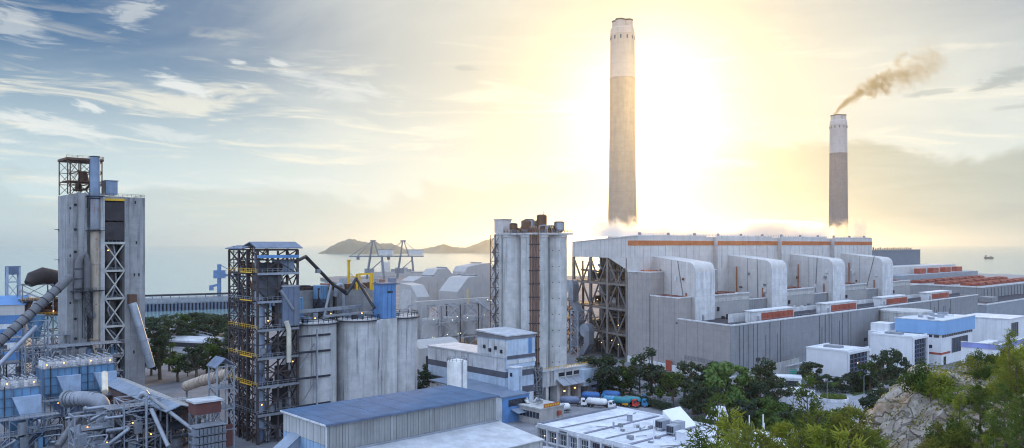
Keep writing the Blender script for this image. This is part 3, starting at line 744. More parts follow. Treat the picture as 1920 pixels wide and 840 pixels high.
# the open bay
cream = mat('steel_cream', (.46, .46, .43), .6, .1, spot=.2)
for z0, z1 in ((ZT - 2.2, ZT - 10), (ZT - 10.6, ZT - 18)): box(pt, 'dark_panel', TF, 14.05, 21.65, .5, .9, z1, z0, mat('charcoal_sheet', (.045, .04, .045), .8, var=.3))
bar(pt, 'edge_beam', TF(14, .2, ZT - 1.3), TF(21.7, .2, ZT - 1.3), .5, yellow, .9)
zl = [60.5, 49, 37.5, 26, 14.5, 3]
for k, z in enumerate(zl):
    bar(pt, 'bay_beam', TF(14, .3, z), TF(21.7, .3, z), .7, cream, .9)
    box(pt, 'bay_floor', TF, 14, 21.7, .8, 12, z - .2, z + .2, steel_d)
    railing(pt, [TF(14, .8, z + .2), TF(21.7, .8, z + .2)], steel_g, 1.2, 1.5, .12)
    if k < len(zl) - 1:
        zn = zl[k + 1]; mid = TF(17.85, .35, (z + zn) / 2)
        for (a, b) in ((14, 21.7), (21.7, 14)):
            bar(pt, 'bay_brace', TF(a, .35, z), TF(b, .35 + (.28 if a > b else 0), zn), .5, cream)
        bar(pt, 'bay_brace', TF(14, 6, z), TF(21.7, 6, zn), .4, steel_g)
        rr = random.Random(k + 5)
        cyl(pt, 'cyclone', TF(17.8, 7, zn + 4), TF(17.8, 7, z - 1), 2.6, mat('cyclone_grey', (.16, .15, .15), .8, spot=.3), n=18)
        cyl(pt, 'cyclone_cone', TF(17.8, 7, zn + .5), TF(17.8, 7, zn + 4), .7, mat('cyclone_grey', (.16, .15, .15)), 2.6, n=18)
        pipe(pt, 'feed_pipe', [TF(15 + rr.random() * 5, 3, z - 1), TF(15 + rr.random() * 5, 2.4, z - 5), TF(15 + rr.random() * 5, 3, zn + .5)], .45, galv, 8)
lamp(pt, TF(15.2, -.1, 57.5), .3)
# stack
cyl(pt, 'stack', TF(10.2, -.2, ZT - 1), TF(10.2, -.2, 95.6), 1.95, mat('blue_grey_paint', (.22, .29, .40), .5, streak=.4, ring=.3), n=24)
cyl(pt, 'stack_rim', TF(10.2, -.2, 95.5), TF(10.2, -.2, 95.9), 2.05, steel_d, n=24)
cyl(pt, 'downcomer', TF(10.2, -.2, 66), TF(10.2, -.2, ZT - 1.4), 1.8, mat('rusty_blue_grey', (.27, .29, .33), .7, streak=.8, scol=(.22, .09, .05)), n=24)
cyl(pt, 'downcomer', TF(10.2, -.2, 5), TF(10.2, -.2, 65.6), 1.75, rust_b, n=24)
for z in (40, 21, 52): cyl(pt, 'pipe_flange', TF(10.2, -.2, z), TF(10.2, -.2, z + .6), 2.0, rust_b, n=24)
for z in (ZT - .4, 65.4, 41):
    b = box(pt, 'platform', TF, 6.6, 13.2, -2.8, -.25, z, z + .3, steel_d)
    railing(pt, [TF(6.6, -2.8, z + .3), TF(13.2, -2.8, z + .3)], steel_g, 1.2, 1.4, .12)
bar(pt, 'knee_brace', TF(7, -2.4, ZT - .5), TF(7.3, -.2, ZT - 5), .35, steel_d)
bar(pt, 'knee_brace', TF(7, -2.4, 41), TF(7.3, -.2, 37), .35, steel_d)
# steel crown
zs = [ZT + .4, 84.6, 89.4, 94]
for (a0, a1, b0, b1) in ((0.3, 4.4, .3, 13.5), (4.4, 8.4, .3, 13.5), (8.4, 13, .3, 13.5)):
    lattice(pt, TF, a0, a1, b0, b1, zs, steel_r, .38, .28, .18, faces='acb', style='X' if a0 != 4.4 else '/')
box(pt, 'crown_roof', TF, -.2, 13.6, -.2, 14, 94, 94.9, steel_r)
railing(pt, [TF(-.2, -.2, 94.9), TF(13.6, -.2, 94.9), TF(13.6, 14, 94.9)], steel_r, .9, 1.8, .1)
box(pt, 'crown_floor', TF, .3, 13, .5, 13.5, 85.4, 85.7, steel_r)
for a, b, z, r in ((8, 8, 86, 2.2), (11.6, 6, 82, 1.8), (6.5, 9.5, 82, 1.5)): cyl(pt, 'crown_drum', TF(a, b, z), TF(a, b, z + 4.2), r, steel_r, r * .6, n=14)
pipe(pt, 'crown_pipe', [TF(3, 3, 82), TF(8, 4, 82.5), TF(12, 5, 88)], .5, steel_r, 8)
hs = box(pt, 'hoist_house', TF, 15.3, 19.8, 3, 9, ZT + .8, ZT + 6.6, mat('blue_grey_paint', (.22, .29, .40)))
box(hs, 'hoist_roof', TF, 15, 20.1, 2.7, 9.3, ZT + 6.6, ZT + 6.9, steel_b)
box(pt, 'top_slab', TF, 14, 21.7, .2, 14, ZT - .9, ZT + .1, conc_t)
railing(pt, [TF(14, .1, ZT + .1), TF(29.6, .2, ZT + .05), TF(29.6, 14, ZT + .05)], steel_d, 1.1, 1.6, .09)
for z in (66, 53.5): box(pt, 'side_landing', TF, -1.4, -.05, 12, 14, z, z + .2, steel_d)
# elbow of gas ducts climbing the left wing
ribd = mat('ribbed_dark_duct', (.17, .17, .18), .7, .2, streak=.4, spot=.2, ring=.9)
pipe(pt, 'gas_duct', [TF(3.2, -3.2, 38), TF(3.4, -3.2, 53), TF(5.2, -3.2, 56.5), TF(6.6, -3.0, 53), TF(6.4, -2.8, 41), TF(6.6, -2.6, 34), TF(9, -2.4, 30.5)], 1.35, ribd, 12, 2.5)
for z in (42, 46, 50): cyl(pt, 'duct_flange', TF(3.25, -3.2, z), TF(3.25, -3.2, z + .4), 1.55, steel_d, n=14)
box(pt, 'duct_platform', TF, 1.2, 9.4, -5, -.3, 41, 41.3, steel_d); railing(pt, [TF(1.2, -5, 41.3), TF(9.4, -5, 41.3)], steel_d, 1.1, 1.3, .1)
lattice(pt, TF, 5.4, 8.2, -4.4, -1.2, [22, 26, 30, 34, 38, 41], steel_d, .25, .2, .16, faces='ab')
# inclined cooler duct on the right wing
hd = box(pt, 'duct_hood', TF, 22.6, 25.6, -3, .0, 35.2, 39, steel_r)
pipe(pt, 'cooler_duct', [TF(24, -2.2, 35.4), TF(25, -2.8, 31.5), TF(31.2, -3.5, 8)], 1.65, mat('pale_ribbed_duct', (.40, .44, .50), .5, .4, streak=.3, ring=.6), 16)
for s in (.25, .5, .75):
    p = TF(25, -2.8, 31.5).lerp(TF(31.2, -3.5, 8), s); q = TF(25, -2.8, 31.5).lerp(TF(31.2, -3.5, 8), s + .012); cyl(pt, 'duct_flange', p, q, 1.85, galv, n=16)

# long inclined gas duct from the left
gd = thing('inclined_gas_duct', 'long dark inclined gas duct rising to the preheater tower', 'duct', Pd(0, 640, 285) * Vector((1, 1, 0)) if False else (Pd(0, 640, 285).x, 285, 0))
pA, pB = Pd(-30, 668, 288), Pd(118, 532, 312)
pipe(gd, 'duct_run', [pA, pB, Pd(130, 520, 316)], 1.7, ribd, 14)
for i in range(1, 12):
    s = i / 12; p = pA.lerp(pB, s); q = pA.lerp(pB, s + .006); cyl(gd, 'duct_flange', p, q, 1.95, steel_d, n=14)
pC, pD = Pd(-8, 690, 284), Pd(68, 612, 300)
pipe(gd, 'duct_run', [pC, pD], .8, steel_w, 10)
bar(gd, 'duct_leg', pA.lerp(pB, .6), (pA.lerp(pB, .6).x, pA.lerp(pB, .6).y, 0), .5, steel_w)

# drum mill on a steel frame, far left
dm = thing('mill_frame', 'dark rusty drum in an open steel frame left of the preheater tower', 'machine', (Pd(75, HZ, 360).x, 360, 0))
DF = Fr((Pd(42, HZ, 352).x, 352), U2, V2)
lattice(dm, DF, 0, 12, 0, 10, [0, 7, 14, 21, 28, 35, 42], steel_g, .5, .4, .25, style='Z')
lattice(dm, DF, 12, 18, 0, 10, [0, 7, 14, 21, 28, 35, 39], steel_r, .4, .35, .25, faces='abc', style='/')
V, F = tubeVF([DF(2.4, 0, 42.5), DF(4.2, 1, 44.6), DF(8.5, 2.5, 46), DF(13, 4, 45), DF(16, 5, 41)], 1, 18, [2.0, 3.2, 3.6, 3.4, 2.2])
link('drum', mesh('drum', V, F, mat('burnt_drum', (.05, .04, .04), .85, spot=.3, streak=.3), True, 60), dm)
for z in (28.3, 35.2): box(dm, 'floor', DF, -.5, 17, -.5, 10.5, z, z + .25, steel_r); railing(dm, [DF(-.5, -.5, z), DF(17, -.5, z)], yellow, 1.1, 1.5, .12)
rr = random.Random(9)
for i in range(14): cyl(dm, 'small_vessel', DF(rr.uniform(1, 16), rr.uniform(1, 8), 28.5), DF(rr.uniform(1, 16), rr.uniform(1, 8), 28.5 + rr.uniform(3, 8)), rr.uniform(.6, 1.3), rr.choice((steel_r, yellow, steel_r, steel_g)), n=10)
for p in ((3, -.8, 31), (8, -.8, 33), (12, -.8, 30)): lamp(dm, DF(*p), .3)
kt = thing('pale_lattice_mast', 'pale blue boxed lattice mast at the far left edge', 'tower', (Pd(22, HZ, 420).x, 420, 0))
KF = Fr((Pd(14, HZ, 420).x, 420), U2, V2)
lattice(kt, KF, 0, 5.5, 0, 4, frange(0, 48, 6), mat('pale_blue_steel', (.34, .42, .54), .5, .2), .9, .5, .3, style='/')
box(kt, 'head_box', KF, -.4, 6, -.4, 4.4, 44, 48.4, steel_b)
bar(kt, 'boom', KF(5, 0, 36), KF(17, -6, 30), .9, steel_w)
lt = thing('lattice_support_tower', 'pale square lattice support tower below the inclined gas duct', 'tower', (Pd(70, HZ, 300).x, 300, 0))
LF = Fr((Pd(48, HZ, 300).x, 300), U2, V2)
lattice(lt, LF, 0, 7.5, 0, 6, frange(0, 31, 5), steel_w, .4, .3, .2)
cyl(lt, 'hopper', LF(3.8, 3, 24), LF(3.8, 3, 33), 1.4, blue_l, 3.4, n=16)
bw = thing('striped_warehouse', 'blue and white banded warehouse wall at the far left', 'building', (Pd(-10, HZ, 345).x, 345, 0))
BW = Fr((Pd(46, HZ, 352).x, 352), (-.90, -.436), (-.436, .90))
for i, (z0, z1, m) in enumerate(((0, 9, white), (9, 13, blue), (13, 17, white), (17, 23, blue), (23, 25.2, white), (25.2, 29, blue), (29, 33.5, white_c))):
    box(bw, 'wall_band', BW, 0, 40, 0, 30, z0, z1, m)
prism(bw, 'roof', BW, [(-.6, 33.5), (12, 37), (30, 33.8)], -.6, 40, blue)

# ---- blue bag filters with rows of white valves
def bagfilter(label, px, d, la, lb, ztop, n):
    f = Fr((Pd(px, HZ, d).x, d), U2, V2); t = thing('bag_filter', label, 'dust filter', f(0, 0), 'blue bag filters')
    z0 = ztop - 8
    for i in range(n):
        a0 = i * la; h = box(t, 'filter_chamber', f, a0 + .05, a0 + la - .3, 0, lb, z0, ztop, blue_l)
        V = [f(a0 + .1, 0.05, z0), f(a0 + la - .4, .05, z0), f(a0 + la - .4, lb - .1, z0), f(a0 + .1, lb - .1, z0)]
        cx, cyy = a0 + la / 2, lb / 2
        V += [f(cx - 1, cyy - 1, z0 - 6), f(cx + 1, cyy - 1, z0 - 6), f(cx + 1, cyy + 1, z0 - 6), f(cx - 1, cyy + 1, z0 - 6)]
        poly(t, 'hopper', V, BOXF, blue_l)
        prism(t, 'inlet_hood', f, [(a0 + la * .35, z0 + 5.5), (a0 + la - .2, z0 + 5.5), (a0 + la - .2, z0 - 1), (a0 + la * .55, z0 - 1)], -1.8, 0.02, mat('pale_blue_hood', (.36, .46, .60), .55, streak=.4), axis='a')
        for q in range(6): bar(h, 'stiffener', f(a0 + .3 + q * (la - .8) / 5, -.08, z0), f(a0 + .3 + q * (la - .8) / 5, -.08, ztop), .16, steel_b, .16); bar(h, 'stiffener', f(a0, .4 + q * (lb - .8) / 5, z0) - f.u * .06, f(a0, .4 + q * (lb - .8) / 5, ztop) - f.u * .06, .14, steel_b, .14)
        for q in (.33, .66): bar(h, 'stiffener', f(a0, -.1, z0 + 8 * q), f(a0 + la - .3, -.1, z0 + 8 * q), .16, steel_b, .16)
        bar(h, 'ladder', f(a0 + la * .2, -.4, 2), f(a0 + la * .2, -.4, ztop + 1), .5, steel_d, .14)
        box(h, 'deck', f, a0 - .2, a0 + la, -.3, lb + .2, ztop, ztop + .25, steel_g)
        for q in range(5):
            for r_ in range(3):
                c = f(a0 + 1.1 + q * (la - 2) / 4.2, 1.0 + r_ * (lb - 2) / 2, ztop + .25)
                v = cyl(t, 'pulse_valve', c, c + Vector((0, 0, 1.9)), .62, white, .55, n=10)
                cyl(v, 'valve_neck', c + Vector((0, 0, 1.9)), c + Vector((0, 0, 2.6)), .22, steel_g, n=6)
            pipe(t, 'header_pipe', [f(a0 + 1.1 + q * (la - 2) / 4.2, .6, ztop + 3.0), f(a0 + 1.1 + q * (la - 2) / 4.2, lb - .6, ztop + 3.0)], .16, steel_w, 6)
        pipe(t, 'header_pipe', [f(a0 + .6, .5, ztop + 2.6), f(a0 + la - .8, .5, ztop + 2.6)], .18, steel_w, 6)
        for a in (a0 + .6, a0 + la - .8):
            for b in (.5, lb - .5): bar(t, 'leg', f(a, b, 0), f(a, b, z0), .5, blue_l)
        bar(t, 'leg_brace', f(a0 + .6, .5, 0), f(a0 + la - .8, .5, z0 - 2), .3, steel_g)
    railing(t, [f(-.2, -.3, ztop + .25), f(n * la, -.3, ztop + .25), f(n * la, lb, ztop + .25)], steel_w, 1.2, 1.4, .11)
    return t, f
bf, bff = bagfilter('larger blue bag filter with rows of white valves at the preheater tower foot', 80, 258, 11.0, 9, 19.5, 2)
for p in ((1, -.8, 21), (6, -.8, 21.3), (14, -.8, 21.2), (20, -.8, 20.8), (4, -2, 8.5)): lamp(bf, bff(*p), .28)
bf2, bff2 = bagfilter('smaller blue bag filter with white valves in the bottom corner', -10, 236, 12.0, 8, 16.8, 1)
for p in ((3, -.8, 18.6), (10, -.8, 18.4), (8.5, -.8, 8)): lamp(bf2, bff2(*p), .26)
# ---- ribbed ducts and pipe racks in front of the filters
rd = thing('ribbed_elbow_duct', 'fat grey ribbed elbow duct in front of the blue filters', 'duct', (Pd(170, HZ, 236).x, 236, 0))
rib_l = mat('ribbed_pale_duct', (.28, .30, .34), .6, .3, streak=.3, ring=1.3)
pts = [Pd(126, 748, 240), Pd(160, 746, 238), Pd(190, 752, 236), Pd(196, 775, 236), Pd(194, 800, 236), Pd(188, 845, 236)]
pipe(rd, 'duct_run', pts, 2.1, rib_l, 14, 3)
cyl(rd, 'duct_mouth', Pd(124, 748, 240.4), Pd(129, 748, 240), 2.6, steel_g, n=14)
for i in range(7):
    q = Pd(130 + i * 8, 748 - (i < 3) * 0, 239.6 - i * .4); cyl(rd, 'duct_flange', q, q + Vector((.35, -.1, 0)), 2.3, steel_g, n=14)
pipe(rd, 'duct_run', [Pd(196, 700, 250), Pd(197, 735, 240)], .9, mat('cream_pipe', (.58, .54, .44)), 10)
pr = thing('pipe_rack', 'tangle of grey pipe racks and platforms at the bottom left', 'pipe rack', (Pd(220, HZ, 225).x, 225, 0))
RF = Fr((Pd(140, HZ, 222).x, 222), U2, V2)
lattice(pr, RF, 0, 10, 0, 6, [0, 4, 8, 12], steel_w, .35, .3, .2, style='Z')
lattice(pr, RF, 12, 22, -3, 6, [0, 4, 8, 12, 15], steel_w, .35, .3, .2, style='X')
lattice(pr, RF, 24, 34, -6, 2, [0, 4, 8, 11], steel_g, .35, .3, .2, style='/')
for a0, a1, b0, b1, z in ((0, 10, 0, 6, 8), (12, 22, -3, 6, 12), (12, 22, -3, 6, 8), (24, 34, -6, 2, 8), (24, 34, -6, 2, 11)):
    box(pr, 'platform', RF, a0, a1, b0, b1, z, z + .2, steel_g); railing(pr, [RF(a0, b0, z + .2), RF(a1, b0, z + .2), RF(a1, b1, z + .2)], steel_w, 1.2, 1.3, .1)
rr = random.Random(21)
for i in range(40):
    a = rr.uniform(-2, 36); b = rr.uniform(-8, 8); z = rr.uniform(1, 12)
    q = rr.random()
    if q < .45: pipe(pr, 'process_pipe', bend([RF(a, b, z), RF(a + rr.uniform(2, 9), b, z), RF(a + rr.uniform(2, 9), b + rr.uniform(-3, 3), max(0, z - rr.uniform(2, 7)))], 1.0), rr.uniform(.2, .5), rr.choice((steel_w, galv, steel_g)), 8)
    elif q < .75: cyl(pr, 'vessel', RF(a, b, max(0, z - 3)), RF(a, b, z), rr.uniform(.6, 1.5), rr.choice((galv, steel_w, steel_g)), n=12)
    else: box(pr, 'cabinet', RF, a, a + rr.uniform(1, 2.6), b, b + rr.uniform(1, 2.5), max(0, z - 3), z, rr.choice((steel_g, galv, blue_l)))
pipe(pr, 'chute', [Pd(108, 838, 226), Pd(150, 776, 238)], 1.0, ribd, 12)
pipe(pr, 'chute', [Pd(282, 745, 232), Pd(365, 808, 218)], .55, steel_g, 10)
pipe(pr, 'chute', [Pd(284, 768, 226), Pd(316, 838, 216)], .6, steel_g, 10)
pipe(pr, 'vent_post', [Pd(275, 742, 226), Pd(275, 850, 226)], .35, steel_w, 8)
pipe(pr, 'elbow_pipe', [Pd(262, 745, 230), Pd(266, 738, 230), Pd(272, 737, 230), Pd(276, 742, 230)], .9, galv, 10)
for p in ((3, -1, 9), (14, -4, 9), (8, -1, 4), (19, -4, 5), (27, -7, 6)): lamp(pr, RF(*p), .25, glow('lamp_sodium', (1, .42, .06), 4.0))
# ---- conveyor gallery with a pitched metal roof
cg = thing('conveyor_gallery', 'sloping metal-roofed conveyor gallery running down to the pipe racks', 'gallery', (-136, 268, 0))
CGF = Fr((-138, 271), V2, U2)                                  # a runs away from the camera, b across
gl = mat('sheet_roof_blue_grey', (.30, .36, .44), .42, .35, var=.15, streak=.2)
for i in range(13):
    a0 = -62 + i * 5; z0 = 13.0 + .03 * i
    prism(cg, 'roof_sheet', CGF, [(-1.2, z0), (3.0, z0 + 1.4), (7.4, z0), (7.4, z0 - .25), (3.0, z0 + 1.15), (-1.2, z0 - .25)], a0, a0 + 4.9, gl)
for i in range(7):
    a0 = -60 + i * 10
    for b in (-.2, 6.4): bar(cg, 'post', CGF(a0, b, 0), CGF(a0, b, 12.7), .4, steel_g)
box(cg, 'conveyor_deck', CGF, -62, 3, .5, 5.6, 7.5, 8.2, steel_d)
box(cg, 'side_wall', CGF, -62, 3, 6.5, 6.7, 6, 12.6, mat('rust_brown_sheet', (.14, .09, .08), .8, streak=.4))
box(cg, 'side_wall', CGF, -40, 3, -.4, -.2, 6, 12.2, mat('rust_brown_sheet', (.14, .09, .08)))
cb = thing('switch_shed', 'small rusty red shed with a white lid beside the steel tower', 'shed', (Pd(384, HZ, 222).x, 222, 0))
SF = Fr((Pd(368, HZ, 220).x, 220), U2, V2)
lattice(cb, SF, 0, 6.5, 0, 5, [0, 4.5, 9, 13], steel_g, .35, .3, .2)
box(cb, 'shed_body', SF, -.3, 6.8, -.3, 5, 13, 16.2, mat('dark_red_sheet', (.13, .055, .05), .8))
box(cb, 'shed_lid', SF, -.8, 7.3, -.8, 5.5, 16.2, 16.7, roofgrey)
sk = thing('pallet_rack', 'stacked galvanised rack modules below the rusty shed', 'rack', (Pd(390, HZ, 214).x, 214, 0))
KF2 = Fr((Pd(366, HZ, 212).x, 212), U2, V2)
for z in frange(0, 11, 5):
    box(sk, 'rack_shelf', KF2, 0, 8.6, 0, 5, z, z + .18, galv)
for i in range(8):
    for j in range(5):
        box(sk, 'rack_module', KF2, .2 + i * 1.05, 1.05 + i * 1.05, .1, 3, .25 + j * 2.2, 1.9 + j * 2.2, galv)

# ================================================================== steel frame tower
SFr = Fr((-76, 239), U2, V2)
st = thing('steel_frame_tower', 'tall open steel frame tower with a pitched blue-grey roof and yellow rails', 'tower', SFr(0, 0))
fl_z = [0, 8.5, 17, 25.5, 34, 42.5, 51, 58.3]
rustcol = mat('steel_stained', (.065, .055, .058), .7, .3, spot=.35)
# two narrow lattice bays on the left, a wide one on the right
lattice(st, SFr, 0, 13, 0, 7, fl_z, rustcol, .62, .5, .3, faces='abc')
lattice(st, SFr, 0, 6.5, 7, 20.5, fl_z, rustcol, .55, .42, .26, faces='bcd')
half = [z for z in frange(0, 58.3, 14)]
lattice(st, SFr, 0, 3, 13, 20.5, half, rustcol, .4, .26, .2, faces='abd', style='X')
lattice(st, SFr, 0, 3, 7.1, 12.8, half, steel_d, .36, .24, .18, faces='ad', style='X')
bar(st, 'column', SFr(6.5, 0, 0), SFr(6.5, 0, 58), .5, rustcol)
for z in fl_z[1:-1]:
    box(st, 'floor', SFr, .3, 13, .3, 7, z + .1, z + .4, steel_d)
    box(st, 'floor', SFr, .3, 6, 7.2, 20, z + .1, z + .4, steel_d)
    bar(st, 'edge_beam', SFr(-.2, -.35, z + .1), SFr(13.3, -.35, z + .1), .35, steel_w if z > 40 else steel_g, .7)
    yl = z in (17, 25.5, 42.5, 51)
    railing(st, [SFr(-.3, 20, z + .4), SFr(-.3, .2, z + .4)], yellow if z in (17, 25.5, 34, 51) else steel_g, 1.2, 1.6, .11)
    railing(st, [SFr(-.3, -.3, z + .4), SFr(13, -.3, z + .4)], steel_g, 1.2, 1.6, .11)
    if yl: bar(st, 'yellow_toe_board', SFr(-.45, 11.5, z + .5), SFr(-.45, 3, z + .5), .12, yellow, .35)
bar(st, 'crane_rail', SFr(-.3, -.5, 56.3), SFr(13, -.5, 56.3), .5, blue, .9)
cyl(st, 'riser_column', SFr(2.6, 4.2, 4), SFr(2.6, 4.2, 46), 1.5, mat('pale_blue_steel', (.34, .42, .54)), n=18)
for z in fl_z[1:6]: cyl(st, 'riser_flange', SFr(2.6, 4.2, z - 1.5), SFr(2.6, 4.2, z - .9), 1.75, steel_g, n=18)
sheet = mat('blue_grey_sheet', (.17, .21, .29), .55, .3, streak=.7, scol=(.30, .28, .26), ribs=(.738, .675, .5))
eb = box(st, 'elevator_casing', SFr, 7.6, 13.2, -.9, 4.5, 35, 47, sheet)
box(eb, 'casing_lid', SFr, 7.4, 13.4, -1.1, 4.7, 47, 47.4, steel_w)
for a in (9.4, 11.3): bar(eb, 'casing_rib', SFr(a, -1, 35), SFr(a, -1, 47), .16, steel_b)
box(st, 'casing', SFr, 7.4, 12.6, 1.4, 6, 51.3, 55.2, mat('blue_grey_paint', (.22, .29, .40)))
for i in range(3): cyl(st, 'fan_housing', SFr(2 + i * 2.6, 1.2, 53), SFr(2 + i * 2.6, 4.5, 53), 1.5, steel_d, n=16)
prism(st, 'hopper', SFr, [(1, 51), (1, 46), (3.6, 43.5), (5.5, 43.5), (8, 46), (8, 51)], 1, 6, mat('hopper_dark', (.09, .10, .12), .7, spot=.2), axis='a')
pipe(st, 'chute', [SFr(7, -.6, 46), SFr(11, -.8, 40)], .6, galv, 10)
pipe(st, 'vertical_duct', [SFr(9.3, -1.6, 24), SFr(9.3, -1.6, 34), SFr(8.4, -1.6, 36.5)], .75, mat('cream_pipe', (.58, .54, .44)), 12, 1)
rr = random.Random(4)
for z in fl_z[:-2]:
    for i in range(5):
        a, b = rr.uniform(.8, 11), rr.uniform(.8, 5.5); q = rr.random(); mm = rr.choice((steel_d, steel_g, steel_b, galv, rustcol))
        if q < .5: box(st, 'machine', SFr, a, a + rr.uniform(1, 2.4), b, b + rr.uniform(1, 2), z + .4, z + rr.uniform(1.6, 4.5), mm)
        else: cyl(st, 'drum', SFr(a, b, z + .4), SFr(a, b, z + rr.uniform(2, 5)), rr.uniform(.5, 1.1), mm, n=10)
    pipe(st, 'process_pipe', [SFr(rr.uniform(1, 12), rr.uniform(.5, 6), z), SFr(rr.uniform(1, 12), rr.uniform(.5, 6), z + 8)], rr.uniform(.2, .45), rr.choice((galv, steel_g)), 8)
    bar(st, 'stair_flight', SFr(1, 9, z + .4), SFr(1, 18.5, z + 8.4), 1.0, steel_g, .3)
    bar(st, 'inner_brace', SFr(6.5, 7, z), SFr(13, 7, z + 8), .3, rustcol)
for k, z in enumerate(fl_z[:-1]):                              # secondary framing: half-height rails, hangers, cable trays and dark backing
    zm = z + 4.25; rr = random.Random(60 + k)
    bar(st, 'mid_beam', SFr(0, 0, zm), SFr(13, 0, zm), .3, rustcol); bar(st, 'mid_beam', SFr(0, .2, zm), SFr(0, 20.5, zm), .28, rustcol); bar(st, 'mid_beam', SFr(6.5, 7, zm), SFr(6.5, 20.5, zm), .28, rustcol)
    for b in (3.5, 10.2, 17): bar(st, 'hanger', SFr(0, b, z), SFr(0, b, z + 8.4), .24, steel_r)
    for a in (3.2, 9.8): bar(st, 'hanger', SFr(a, 0, z), SFr(a, 0, z + 8.4), .22, rustcol)
    bar(st, 'inner_brace', SFr(6.5, 7.2, z), SFr(6.5, 20, z + 8.2), .26, rustcol); bar(st, 'inner_brace', SFr(6.5, 20, z), SFr(6.5, 7.2, z + 8.2), .26, rustcol)
    bar(st, 'cable_tray', SFr(.4, 1.2, z + 6.2), SFr(.4, 19, z + 6.6), .5, steel_d, .2)
    if k < 6: box(st, 'shade_backing', SFr, 6.7 + rr.random() * 2, 12.6, 6.4, 6.6, z + .5, z + rr.uniform(4.5, 8.2), mat('shade_sheet', (.05, .05, .055), .85, spot=.3))  # dark sheets added to deepen the shade inside the frame
    for i in range(4):
        a, b = rr.uniform(.5, 6), rr.uniform(8, 19); cyl(st, 'drum', SFr(a, b, z + .4), SFr(a, b, z + rr.uniform(2, 4)), rr.uniform(.5, 1.0), rr.choice((steel_d, steel_g, steel_r)), n=10)
    pipe(st, 'process_pipe', [SFr(.7, rr.uniform(2, 18), z), SFr(.7, rr.uniform(2, 18), z + 8)], .28, rr.choice((galv, steel_g, steel_r)), 8)
# low pitched roofs
for i in range(7):
    a0 = -.9 + i * 2.15
    prism(st, 'roof_sheet', SFr, [(-1.2, 59.0), (3.6, 60.8), (8.4, 59.6), (8.4, 59.35), (3.6, 60.5), (-1.2, 58.7)], a0, a0 + 2.1, sheet)
for i in range(6):
    b0 = 8.5 + i * 2.15
    prism(st, 'roof_sheet', SFr, [(-1.0, 58.8), (3, 59.7), (7.5, 58.9), (7.5, 58.65), (3, 59.4), (-1.0, 58.5)], b0, b0 + 2.1, sheet, axis='a')
# outriggers to the silo and the long spouts
for z in (10, 18.5, 26.5, 31.5): bar(st, 'outrigger', SFr(12, -1.5, z), SFr(23.5, -1.5, z), .45, steel_d, .6)
bar(st, 'guy_post', SFr(18.6, -2.0, 4), SFr(18.6, -2.0, 33.5), .42, steel_w)
for z in (10, 22): bar(st, 'brace', SFr(13, -1.5, z), SFr(18, -1.5, z + 7), .3, steel_g)
for p in ((3, -.7, 37), (11, -.7, 24), (1, -.7, 12)): lamp(st, SFr(*p), .22)
sp = thing('long_spout', 'long dark spout descending from the steel tower to the silo tops', 'pipe', SFr(13, 3))
q1, q2, q3 = SFr(13.2, 2, 54.5), Pd(573, 481, 256), Pd(625, 534, 268)
pipe(sp, 'spout_pipe', [q1, q2, q3, Pd(650, 548, 272)], .55, steel_d, 10)
bar(sp, 'spout_saddle', Pd(596, 505, 260), Pd(596, 512, 260), 1.3, steel_g)

# lean-to frame at the tower foot
ln = thing('lean_to_frame', 'small pitched lean-to frame against the steel tower foot', 'shed', (Pd(410, HZ, 232).x, 232, 0))
NF = Fr((Pd(407, HZ, 231).x, 231), U2, V2)
lattice(ln, NF, 0, 5, 0, 6, [0, 6, 12, 18, 24.5], steel_w, .35, .3, .2, style='/')
prism(ln, 'roof', NF, [(-.6, 24.5), (2.2, 27), (5.4, 24.6), (5.4, 24.3), (2.2, 26.7), (-.6, 24.2)], -.6, 6.4, sheet, axis='a')
box(ln, 'rusty_panel', NF, .1, 4.6, -.1, .1, 1, 7.5, mat('dark_red_sheet', (.13, .055, .05)))
for z in (6.2, 12.2, 18.2): box(ln, 'landing', NF, 0, 5, 0, 6, z, z + .2, steel_g); railing(ln, [NF(0, 0, z), NF(5, 0, z)], steel_g, 1.1, 1.2, .1)

# ================================================================== near row of concrete silos
def silo(parent, c, r, z, m, n=40):
    s = lathe(parent, 'silo_shell', c, [(r, 0), (r, z - .9), (r + .25, z - .85), (r + .25, z), (r * .97, z + .05)], m, n)
    return s
ns = thing('silo_row', 'near row of three concrete silos with railed tops', 'silo', (-64, 258, 0))
NSF = Fr((-64, 258), U2, V2)
for i in range(3):
    c = NSF(i * 16.0, 0, 0); silo(ns, c, 7.25, 35.2, conc)
    ring = [c + Vector((7.5 * math.cos(q), 7.5 * math.sin(q), 35.2)) for q in frange(0, 2 * math.pi, 28)]
    railing(ns, ring, steel_d, 1.3, 1.6, .16)
    lathe(ns, 'walkway_rim', c, [(7.2, 34.6), (8.3, 34.6), (8.3, 34.9), (7.2, 34.9)], steel_d, 40)
for i in range(2):
    c = NSF(8 + i * 16, 3.2, 0); box(ns, 'infill_wall', NSF, 6.6 + i * 16, 9.4 + i * 16, 2.0, 5, 0, 34.8, mat('gap_shade_concrete', (.07, .07, .08), .9))  # near-black colour stands for the shade in the gaps between silos
box(ns, 'concrete_pilaster', NSF, 21.4, 27.2, -7.4, -1.4, 0, 35.0, conc_l)
cyl(ns, 'half_round_pilaster', NSF(20.2, -6.3, 0), NSF(20.2, -6.3, 34.9), 1.9, conc, n=18)
bx = box(ns, 'blue_head_house', NSF, 21.7, 26.9, -7.2, -1.6, 35.1, 46.5, blue)
box(bx, 'head_house_lid', NSF, 21.4, 27.2, -7.5, -1.3, 46.5, 46.9, steel_b)
box(bx, 'louvre', NSF, 23.4, 25.6, -7.28, -7.2, 43.6, 44.3, steel_d)
for a in (23.4, 25.2): bar(bx, 'panel_joint', NSF(a, -7.24, 35.3), NSF(a, -7.24, 46.4), .12, steel_b)
